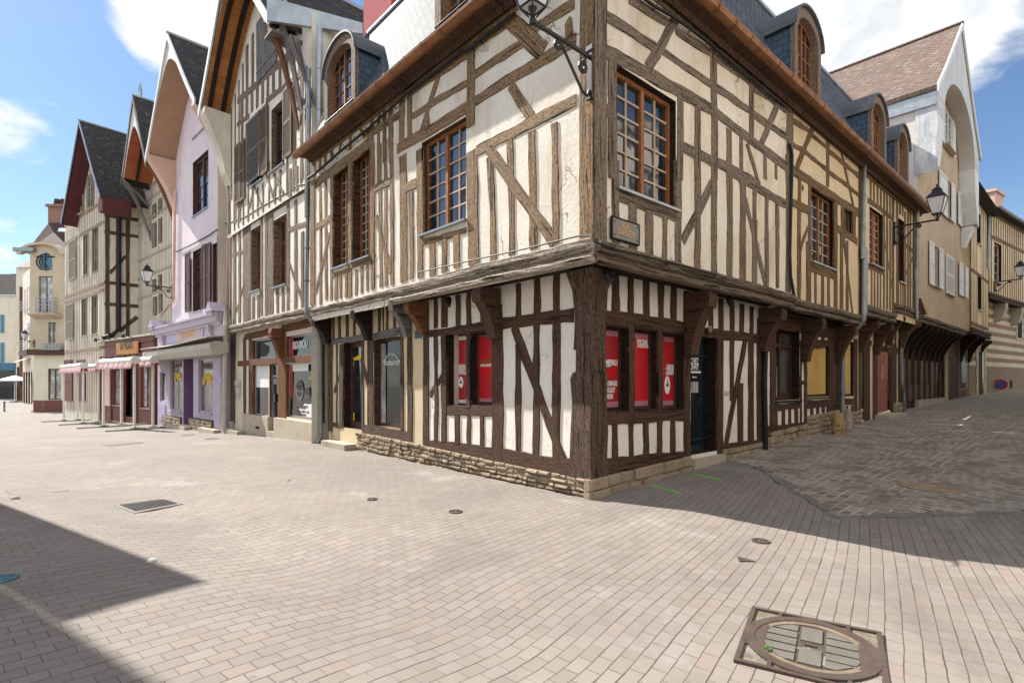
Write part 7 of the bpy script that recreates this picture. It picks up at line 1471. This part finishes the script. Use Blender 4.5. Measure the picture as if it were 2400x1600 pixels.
# ------------------------------------------------------------------ wall lanterns
def make_lantern(arm, label):
    t = thing('street_lantern', label, 'street lamp', (0, 0, 0), 'lanterns on wall brackets')
    p = MB(); p.obox((.015, 0, -.14), (.015, 0, 0), (0, .035, 0), (0, 0, .32)); p.obox((.02, 0, .16), (.02, 0, 0), (0, .05, 0), (0, 0, .03)); p.obox((.02, 0, -.44), (.02, 0, 0), (0, .05, 0), (0, 0, .03)); p.build('wall_plate', 'iron', t)
    a = MB(); a.tube([(0, 0, .05), (arm-.02, 0, .05)], .026, 8)
    sc = [(.03, 0, -.36), (.07, 0, -.44), (.16, 0, -.42), (.30, 0, -.26), (.48, 0, -.06), (.58, 0, .03)]; a.tube(sc, .019, 6)
    for cx, cz, r0 in ((.16, -.12, .085), (.60*min(1, arm), -.035, .06)):
        a.tube([(cx+r0*(1-k/22)*cos(k*.75+1.6), 0, cz+r0*(1-k/22)*sin(k*.75+1.6)) for k in range(17)], .017, 6)
    a.build('bracket_arm', 'iron', t, True)
    f = MB(); b0, b1, z0, z1 = .105, .205, .21, .66
    f.lathe([(.0, .0), (.045, .02), (.05, .06), (.03, .09), (.02, .13), (.05, .2)], (arm, 0, 0), 10)
    def ringbar(h, z, r):
        q = [(arm-h, -h, z), (arm+h, -h, z), (arm+h, h, z), (arm-h, h, z), (arm-h, -h, z)]
        for a_, b_ in zip(q, q[1:]): f.tube([a_, b_], r, 5)
    ringbar(b0, z0, .014); ringbar(b1, z1, .018)
    for sx in (-1, 1):
        for sy in (-1, 1): f.tube([(arm+sx*b0, sy*b0, z0), (arm+sx*b1, sy*b1, z1)], .011, 5); f.tube([(arm+sx*b0, sy*b0, z0), (arm+sx*.03, sy*.03, .10)], .010, 5)
    cp = [(b1+.02, z1), (b1-.03, z1+.07), (.12, z1+.13), (.10, z1+.19), (.115, z1+.20), (.06, z1+.27), (.02, z1+.30), (.025, z1+.35), (0, z1+.38)]
    for (r0, h0), (r1, h1) in zip(cp, cp[1:]):
        for k in range(4):
            p0, p1 = [(arm+r*sx, r*sy, h) for r, h, sx, sy in ((r0, h0, *((-1, -1), (1, -1), (1, 1), (-1, 1))[k]), (r0, h0, *((-1, -1), (1, -1), (1, 1), (-1, 1))[(k+1) % 4]))]
            q0, q1 = [(arm+r*sx, r*sy, h) for r, h, sx, sy in ((r1, h1, *((-1, -1), (1, -1), (1, 1), (-1, 1))[k]), (r1, h1, *((-1, -1), (1, -1), (1, 1), (-1, 1))[(k+1) % 4]))]
            f.quad(p0, p1, q1, q0)
    fo = f.build('lantern_frame', 'iron', t)
    g = MB(); i = .006; K = ((-1, -1), (1, -1), (1, 1), (-1, 1))
    for k in range(4):
        (ax, ay), (bx, by) = K[k], K[(k+1) % 4]; h0, h1 = b0-i, b1-i
        g.quad((arm+ax*h0, ay*h0, z0), (arm+bx*h0, by*h0, z0), (arm+bx*h1, by*h1, z1), (arm+ax*h1, ay*h1, z1))
    g.quad(*[(arm+x*(b0-i), y*(b0-i), z0) for x, y in K]); g.build('lantern_glass', 'lantern_glass', fo)
    return t
lan = make_lantern(1.0, 'black iron lantern on a scrolled bracket at the upper corner post of the corner house')
lan.location = L1.pt(-.43, 5.52, .05); lan.rotation_euler = (0, 0, atan2(L1.n[1], L1.n[0]))
def lantern_at(F, c, x, y, o, label):
    u, z = F.at(c, x, y, o); dup(lan, F.pt(u, z-.05, o), atan2(F.n[1], F.n[0]), label)
lantern_at(V0, 'a2', 1508, 278, .02, 'lantern on a thin arm at the edge of the lavender house')
lantern_at(R1, 'c3', 375, 520, .02, 'lantern on a bracket fixed to the close-studded house with dormers')
lantern_at(S1, 'c3', 1300, 1022, .02, 'lantern hung in front of the striped brick house')
lantern_at(E0, 'e1', 300, 895, .02, 'small distant lantern between the cream house and the rounded bay house')

# ------------------------------------------------------------------ signs, spotlights, aerials
def street_sign():
    F = R1; u0, z0a = F.at('b5', 283, 480, .05); u1 = F.at('b5', 512, 548, .05)[0]; zb = F.at('b5', 283, 655, .05)[1]; mb = MB(); mb.box(F, u0, u1, zb, z0a, .03, .05, 'u')
    lo = F.pt((u0+u1)/2, zb, .04); t = thing('street_sign', 'grey metal street name plate screwed to the wall, reading RUE LARIVEY', 'sign', tuple(lo)); mb.build('plate', 'sign_plate', t)
    e = MB(); e.box(F, u0-.012, u1+.012, z0a, z0a+.018, .025, .056, 'u'); e.box(F, u0-.012, u1+.012, zb-.018, zb, .025, .056, 'u'); e.box(F, u0-.018, u0, zb, z0a, .025, .056); e.box(F, u1, u1+.018, zb, z0a, .025, .056); e.build('rim', 'oak_black', t)
    for a in (u0+.04, u1-.04):
        for b in (zb+.04, z0a-.04): s = MB(); s.lathe([(.014, 0), (.010, .008), (0, .008)], (0, 0, 0), 8); s.v = [F.pt(a+p.x, b+p.y, .05+p.z) for p in s.v]; s.build('screw', 'iron', t)
    um = (u0+u1)/2; h = z0a-zb
    for s, zz, sz in (('RUE', zb+h*.58, .125), ('LARIVEY', zb+h*.22, .125)):
        text(t, F, s, um+.006, zz-.005, sz, .0505, 'rusty_red', .8, bold=.025); text(t, F, s, um, zz, sz, .053, 'gold', .8, bold=.01)
street_sign()
def no_parking():
    x, y = Q('e3', 862, 1362); k = (x-CX)/F0; Y = 29.6; p = Vector((k*Y, Y, CH+(HY-y)/F0*Y)); d = Vector((-k, -1, 0)).normalized(); F = Fac(p.x, p.y, -d.y, d.x, (d.x, d.y))
    t = thing('no_parking_sign', 'round blue no-parking sign with a red rim and bar by the striped house', 'road sign', tuple(p)); n = 28
    def disc(r, o, m, nm): q = MB(); q.slab(F, [(r*cos(2*pi*i/n), p.z+r*sin(2*pi*i/n)) for i in range(n)], o, o+.006); q.build(nm, m, t)
    disc(.315, 0, 'white_print', 'rim'); disc(.30, .008, 'sign_red', 'red_ring'); disc(.215, .016, 'sign_blue', 'blue_field')
    b = MB(); s = F.sg; c = cos(radians(45))
    b.slab(F, [(s*a, p.z+z) for a, z in ((-.17, .13), (-.13, .17), (.17, -.13), (.13, -.17))], .024, .028); b.build('red_bar', 'sign_red', t)
    a = MB(); a.tube([p+d*-.02, p+d*-.02+Vector((S0.n[0], S0.n[1], 0))*-1.4], .03, 6); a.build('bracket', 'metal_grey', t)
no_parking()
def spotlight(F, c, x, y, o, label, aim=(0, -.1, .06)):
    u, z = F.at(c, x, y, o); lo = F.pt(u, z, o); t = thing('spotlight', label, 'spotlight', tuple(lo), 'black spotlights under the jetty')
    b = MB(); n = Vector((F.n[0], F.n[1], 0)); r = Vector((F.r[0], F.r[1], 0)); ax = (n*.5-Vector((0, 0, 1))+r*.25).normalized()
    b.tube([lo-ax*.06, lo+ax*.02, lo+ax*.10], [.04, .055, .06], 10); b.build('lamp_head', 'iron', t, True)
    a = MB(); a.tube([lo-ax*.03, lo+Vector((0, 0, .12)), F.pt(u, z+.2, o-.08)], .012, 6); a.build('arm', 'iron', t)
spotlight(R0, 'b5', 242, 980, .25, 'black spotlight beside the corner post, above the MENU poster')
spotlight(R0, 'b5', 1302, 1205, .25, 'black spotlight under the jetty above the glazed grille door')
spotlight(L0, 'a7', 1312, 1212, .25, 'black spotlight under the jetty above the two red window posters')
def aerial(base, h, L, label, dirx):
    t = thing('aerial', label, 'aerial', tuple(base)); m = MB(); m.tube([base, base+Vector((0, 0, h))], .025, 6); m.build('mast', 'metal_grey', t)
    d = Vector((dirx[0], dirx[1], 0)).normalized(); q = MB(); tip = base+Vector((0, 0, h)); q.tube([tip-d*.1, tip+d*L], .022, 5); s = Vector((-d.y, d.x, 0))
    for k in range(9): c = tip+d*(L*k/8); q.tube([c-s*.22, c+s*.22], .012, 5)
    q.build('boom', 'metal_grey', t)
aerial(V0.pt(.2, 15.0, -3), 2.6, 2.4, 'thin television aerial above the lavender roof', (-1, .1)); aerial(K0.pt(6.6, 11.5, -1.5), 1.7, 3.2, 'thin television aerial beside the steep maroon gable', (-1, .05))

# ------------------------------------------------------------------ terrace awning screens of the pizzeria
def awning_screen(c, pa, pb, ytop, yval, over, label, flip=1):
    A, B = gpt(c, *pa), gpt(c, *pb); lo = (A+B)/2; lo.z = min(A.z, B.z); t = thing('awning_screen', label, 'awning', tuple(lo), 'white framed terrace awnings in front of the pizzeria')
    F = Fac(A.x, A.y, B.x-A.x, B.y-A.y); L = (B-A).length; zt = CH+(HY-Q(c, 0, ytop)[1])/F0*lo.y; zv = CH+(HY-Q(c, 0, yval)[1])/F0*lo.y
    for P in (A, B): p = MB(); p.obox((P.x, P.y, (P.z+zt)/2), (F.d[0]*.05, F.d[1]*.05, 0), (F.n[0]*.04, F.n[1]*.04, 0), (0, 0, (zt-P.z)/2)); p.build('post', 'frame_white', t)
    for P in (A, B): f = MB(); f.obox((P.x, P.y, P.z+.035), (F.d[0]*.06, F.d[1]*.06, 0), (F.n[0]*1.0, F.n[1]*1.0, 0), (0, 0, .03)); f.obox((P.x, P.y, P.z+.09), (F.d[0]*.09, F.d[1]*.09, 0), (F.n[0]*.14, F.n[1]*.14, 0), (0, 0, .02)); f.build('foot', 'frame_foot', t)
    u0, u1 = -.15-over[0], L+.15+over[1]
    k = MB(); k.tube([F.pt(u0, zt, 0), F.pt(u1, zt, 0)], .13, 8); ko = k.build('cassette', 'frame_white', t)
    e = MB()
    for u in (u0, u1): e.tube([F.pt(u-.03, zt, 0), F.pt(u+.03, zt, 0)], .19, 6)
    e.build('end_cap', 'frame_white', ko)
    for o, m, dz in ((.16, 'valance_sunlit', 0), (-.16, 'valance_shade', .06)):  # front valance in the painted sunlit tone, back one in the shaded red
        v = MB(); n = max(8, int((u1-u0)/.16))
        for i in range(n):
            a, b = u0+(u1-u0)*i/n, u0+(u1-u0)*(i+1)/n; w = lambda x: o+.03*sin(x*9); mid = (a+b)/2; q = zt-.10; lo_ = zv+dz
            v.poly((F.pt(a, q, w(a)*.7), F.pt(b, q, w(b)*.7), F.pt(b, lo_+.05, w(b)), F.pt(mid, lo_-.05, w(mid)), F.pt(a, lo_+.05, w(a))))
        v.build('valance', m, t)
awning_screen('a2', (558, 1445), (728, 1470), 963, 1020, (.3, 0), 'red awning screen farthest from the lavender shop')
awning_screen('a2', (680, 1440), (860, 1460), 968, 1018, (0, 0), 'narrow awning screen between its two wider neighbours')
awning_screen('a2', (905, 1498), (1176, 1522), 918, 985, (.25, 0), 'widest awning screen with a scalloped red valance, in front of the pizzeria window')
awning_screen('a2', (1062, 1486), (1338, 1506), 912, 970, (0, 0), 'awning screen right beside the lavender shop')

# ------------------------------------------------------------------ far terrace
def parasol():
    b = gpt('e1', 128, 1424); t = thing('parasol', 'white square parasol open on the far terrace', 'parasol', tuple(b)); zt = CH+(HY-Q('e1', 0, 1193)[1])/F0*b.y; zr = CH+(HY-Q('e1', 0, 1232)[1])/F0*b.y
    p = MB(); p.tube([b, Vector((b.x, b.y, zt))], .05, 8); p.build('pole', 'frame_white', t); r = (218/3.735)/2/F0*b.y*1.05; c = MB()
    for k in range(8): a, d = 2*pi*k/8, 2*pi*(k+1)/8; P = lambda q, s, z: (b.x+s*cos(q), b.y+s*sin(q), z); c.poly((P(a, r, zr), P(d, r, zr), (b.x, b.y, zt))); c.quad(P(a, r, zr), P(d, r, zr), P(d, r, zr-.2), P(a, r, zr-.2))
    c.build('canopy', 'fabric_white', t); s = MB(); s.lathe([(.5, 0), (.5, .12), (.1, .16), (0, .16)], b, 12); s.build('base', 'iron', t)
parasol()
b = gpt('e1', 38, 1510); m = MB(); m.lathe([(.075, 0), (.075, .8), (.09, .82), (.09, .92), (.06, .97), (0, .98)], b, 12); single('bollard', m, 'metal_grey', 'slim dark grey bollard standing alone on the far paving', 'bollard')
b = gpt('e1', 70, 1392); m = MB(); m.obox((b.x-.4, b.y, b.z+.45), (2.2, 0, 0), (0, .25, 0), (0, 0, .45))
for k in range(7): m.obox((b.x-2.3+k*.63, b.y-.27, b.z+.45), (.03, 0, 0), (0, .02, 0), (0, 0, .45))
single('wooden_screen', m, 'oak_pale', 'low wooden terrace screen behind the white parasol', 'screen')

# ------------------------------------------------------------------ guard stones
def boulder(c, x, y, w, h, m, label, seed, lean=0):
    b = gpt(c, x, y); rnd = random.Random(seed); q = MB(); n, k = 14, 10; off = [[1+rnd.uniform(-.12, .12) for _ in range(n)] for _ in range(k+1)]; G = []
    for j in range(k+1):
        f = j/k; r = w/2*(.92+.1*sin(f*3))*sqrt(max(.0, 1-max(0, (f-.45)/.55)**2.2)); G.append([(b.x+lean*f+r*off[j][i]*cos(2*pi*i/n)*1.0, b.y+r*off[j][i]*sin(2*pi*i/n)*.8, b.z-.05+h*f) for i in range(n)])
    for A, B in zip(G, G[1:]):
        for i in range(n): q.quad(A[i], A[(i+1) % n], B[(i+1) % n], B[i])
    q.poly(G[-1]); single('guard_stone', q, m, label, 'stone', 'guard stones at the foot of the downpipe', True)
boulder('c1', 848, 1335, .30, .62, 'boulder', 'rounded tan guard stone leaning by the grey downpipe', 3, -.05)
boulder('c1', 920, 1318, .20, .66, 'boulder_grey', 'slim grey guard stone set behind the tan one', 5, .02)

# ------------------------------------------------------------------ ironwork in the paving
def manhole():
    A, B, D = gpt('c6', 482, 335), gpt('c6', 1672, 575), gpt('c6', 310, 830); e1 = (B-A).normalized(); e2 = (D-A); e2 = (e2-e1*e2.dot(e1)).normalized(); w, h = (B-A).length, (D-A).length
    t = thing('manhole_cover', 'large round manhole cover inset with grey slabs in a rusty square frame', 'manhole', tuple(A+e1*w/2+e2*h/2))
    P = lambda a, b, z: A+e1*a+e2*b+Vector((0, 0, z)); cx, cy, R = w*.5, h*.5, min(w, h)*.485
    def plate(q, a0, a1, b0, b1, z0, z1): q.hexa([P(a0, b0, z0), P(a1, b0, z0), P(a1, b1, z0), P(a0, b1, z0), P(a0, b0, z1), P(a1, b0, z1), P(a1, b1, z1), P(a0, b1, z1)])
    d = MB(); plate(d, 0, w, 0, h, -.03, .006); d.build('grit_bed', 'grit', t)
    f = MB(); plate(f, 0, w, 0, .028, -.03, .02); plate(f, 0, w, h-.028, h, -.03, .02); plate(f, 0, .028, .028, h-.028, -.03, .021); plate(f, w-.028, w, .028, h-.028, -.03, .021)
    n = 48; cyl = lambda r, k, z: P(cx+r*cos(2*pi*k/n), cy+r*sin(2*pi*k/n), z)
    for k in range(n): f.hexa([cyl(R-.055, k, -.01), cyl(R-.055, k+1, -.01), cyl(R, k+1, -.01), cyl(R, k, -.01), cyl(R-.055, k, .022), cyl(R-.055, k+1, .022), cyl(R, k+1, .022), cyl(R, k, .022)])
    for x0, x1, y0, y1 in ((.028, .13, cy-.16, cy+.16), (w-.13, w-.028, cy-.16, cy+.16)): plate(f, x0, x1, y0, y1, -.01, .0185)
    for a in (.24*w, .76*w):
        plate(f, a-.011, a+.011, .028, .13, -.01, .0195); plate(f, a-.011, a+.011, h-.13, h-.028, -.01, .0195)
    f.build('frame', 'iron_cover', t)
    c = MB(); rm = MB(); rc = R-.066
    for k in range(n): c.poly((P(cx, cy, .010), cyl(rc, k, .010), cyl(rc, k+1, .010))); rm.hexa([cyl(rc-.028, k, .008), cyl(rc-.028, k+1, .008), cyl(R-.05, k+1, .008), cyl(R-.05, k, .008), cyl(rc-.028, k, .0165), cyl(rc-.028, k+1, .0165), cyl(R-.05, k+1, .0165), cyl(R-.05, k, .0165)])
    c = c.build('cover', 'iron_cover', t); rm.build('rim', 'sand_rim', c); s = MB(); ri = rc-.034
    for r0, r1 in ((-.25, -.05), (.05, .25)):                         # two slabs in the middle strip
        plate(s, cx-.058, cx+.058, cy+max(r0, -.235), cy+min(r1, .235), .009, .0175); s.cut()
    for sg in (-1, 1):
        for k in range(5):
            b0, b1 = cy-.235+k*.096, cy-.235+k*.096+.080; L0_, L1_ = [sqrt(max(0, ri*ri-(b-cy)**2)) for b in (b0, b1)]; s.cut()
            if min(L0_, L1_) > .11: X = lambda a, b, z: P(cx+sg*a, b, z); s.hexa([X(.078, b0, .009), X(L0_, b0, .009), X(L1_, b1, .009), X(.078, b1, .009), X(.078, b0, .0172), X(L0_, b0, .0172), X(L1_, b1, .0172), X(.078, b1, .0172)])
    s.build('slab_inlay', 'slab_grey', c)
    hl = MB(); plate(hl, cx-.035, cx+.035, cy-.010, cy+.010, .008, .0115); plate(hl, cx+.2, cx+.24, cy-.2, cy-.18, .008, .0116); plate(hl, cx-.24, cx-.2, cy+.19, cy+.21, .008, .0116); hl.build('keyhole', 'hole', c)
    wd = MB(); g0 = gpt('c6', 625, 725)
    for k in range(40): a = random.uniform(0, 6.28); r = random.uniform(0, .022); q = g0+Vector((r*cos(a), r*sin(a), .012)); v = Vector((cos(a*3), sin(a*3), .5))*.009; u_ = Vector((-v.y, v.x, 0)); wd.poly((q, q+v+u_*.5, q+v*1.8, q+v-u_*.5))
    single('weed', wd, 'leaf', 'tiny green weed sprouting in the manhole cover', 'plant')
manhole()
def flat_quad(name, c, pts, m, label, cat, up0=.004, th=.006, group=None, parts=None):
    P = [gpt(c, *p) for p in pts]; mb = MB(); lo = [p+Vector((0, 0, up0-.01)) for p in P]; hi = [p+Vector((0, 0, up0+th)) for p in P]; n = len(P)
    mb.poly(hi)
    for i in range(n): mb.poly((lo[i], lo[(i+1) % n], hi[(i+1) % n], hi[i]))
    if not parts: return single(name, mb, m, label, cat, group)
    ctr = sum(P, Vector())/n; t = thing(name, label, cat, tuple(ctr), group); mb.build(parts, m, t); return t, P
def grate():
    t, P = flat_quad('drain_grate', 'c7', ((625, 572), (905, 538), (1010, 566), (740, 618)), 'concrete', 'rectangular drain grate with square holes set in a pale concrete rim', 'drain', .002, .006, None, 'rim')
    A, B, D, E = P[0], P[1], P[3], P[2]; C_ = lambda a, b, z: (A*(1-a)+B*a)*(1-b)+(D*(1-a)+E*a)*b+Vector((0, 0, z))
    h = MB(); h.quad(C_(.08, .12, .0095), C_(.92, .12, .0095), C_(.92, .86, .0095), C_(.08, .86, .0095)); h.build('pit', 'hole', t)
    g = MB()
    for k in range(12): a = .08+.84*k/11; g.quad(C_(a-.011, .12, .016), C_(a+.011, .12, .016), C_(a+.011, .86, .016), C_(a-.011, .86, .016))
    for k in range(6): b = .12+.74*k/5; g.quad(C_(.07, b-.022, .0168), C_(.93, b-.022, .0168), C_(.93, b+.022, .0168), C_(.07, b+.022, .0168))
    g.build('bars', 'iron', t)
grate()
def round_cover(c, x, y, r, m, label, ring=True):
    b = gpt(c, x, y); t = thing('valve_cover', label, 'cover', tuple(b), 'small round covers in the paving'); q = MB(); q.lathe([(r, -.01), (r, .012), (r*.86, .014), (r*.82, .007), (r*.3, .010), (r*.26, .014), (0, .014)], b, 24); q.build('disc', m, t)
    if ring:
        s = MB()
        for k in range(6): a = pi*k/6*2; d = Vector((cos(a), sin(a), 0)); n = Vector((-d.y, d.x, 0)); s.obox(b+d*r*.56+Vector((0, 0, .010)), d*r*.2, n*r*.035, (0, 0, .004))
        s.build('ribs', m, t)
round_cover('c7', -8, 985, .125, 'teal_cover', 'teal round cover in the shadow at the left edge')
round_cover('c8', 470, 446, .085, 'iron_cover', 'small rusty round cover in front of the red poster windows')
round_cover('c5', 740, 806, .085, 'iron_cover', 'small rusty round cover just beyond the shadow of the corner house')
round_cover('c7', 2052, 542, .07, 'iron_cover', 'small dark valve cover between the drain grate and the corner house')
round_cover('c5', 1790, 470, .40, 'stone_dark', 'wide dark manhole lid set among the cobbles')
for pts, lb in ((((562, 240), (755, 224), (788, 231), (600, 247)), 'long inspection cover in front of the lavender shop'), (((1002, 186), (1062, 182), (1070, 187), (1010, 191)), 'narrow dark cover by the lavender shop step'), (((1128, 208), (1180, 202), (1210, 205), (1150, 211)), 'narrow dark cover in front of the glazed shop door')):
    flat_quad('inspection_cover', 'c7', pts, 'iron_cover', lb, 'cover', group='rectangular covers in the paving')
flat_quad('inspection_cover', 'c7', ((28, 492), (300, 466), (378, 493), (80, 522)), 'paving', 'paved-over rectangular cover near the tip of the left shadow', 'cover', .002, .004, 'rectangular covers in the paving')
for c, pts, lb in (('c5', ((58, 463), (66, 460), (248, 507), (242, 513)), 'green spray mark nearer to the corner post'), ('c5', ((318, 393), (326, 390), (500, 427), (494, 433)), 'green spray mark nearer to the doorstep')):
    structure(flat_quad('green_marking', c, pts, 'green_mark', lb, 'marking', .001, .003))
flat_quad('metal_wedge', 'c5', ((597, 900), (608, 930), (706, 932)), 'iron_cover', 'dull triangular metal wedge lying on the sunny paving', 'scrap', .002, .008)
for c, x, y, r, lb in (('c7', 836, 880, .035, 'white pebble on the edge of the left shadow'), ('c7', 85, 537, .05, 'pale pebble near the left edge of the square'), ('c7', 1590, 437, .03, 'tiny tan pebble in the middle of the sunny square')):
    b = gpt(c, x, y); m = MB(); m.lathe([(r, 0), (r*1.05, r*.3), (r*.7, r*.65), (0, r*.75)], b, 10); single('pebble', m, 'white_wood' if 'white' in lb else 'stone_step', lb, 'pebble', 'pebbles on the paving', True)
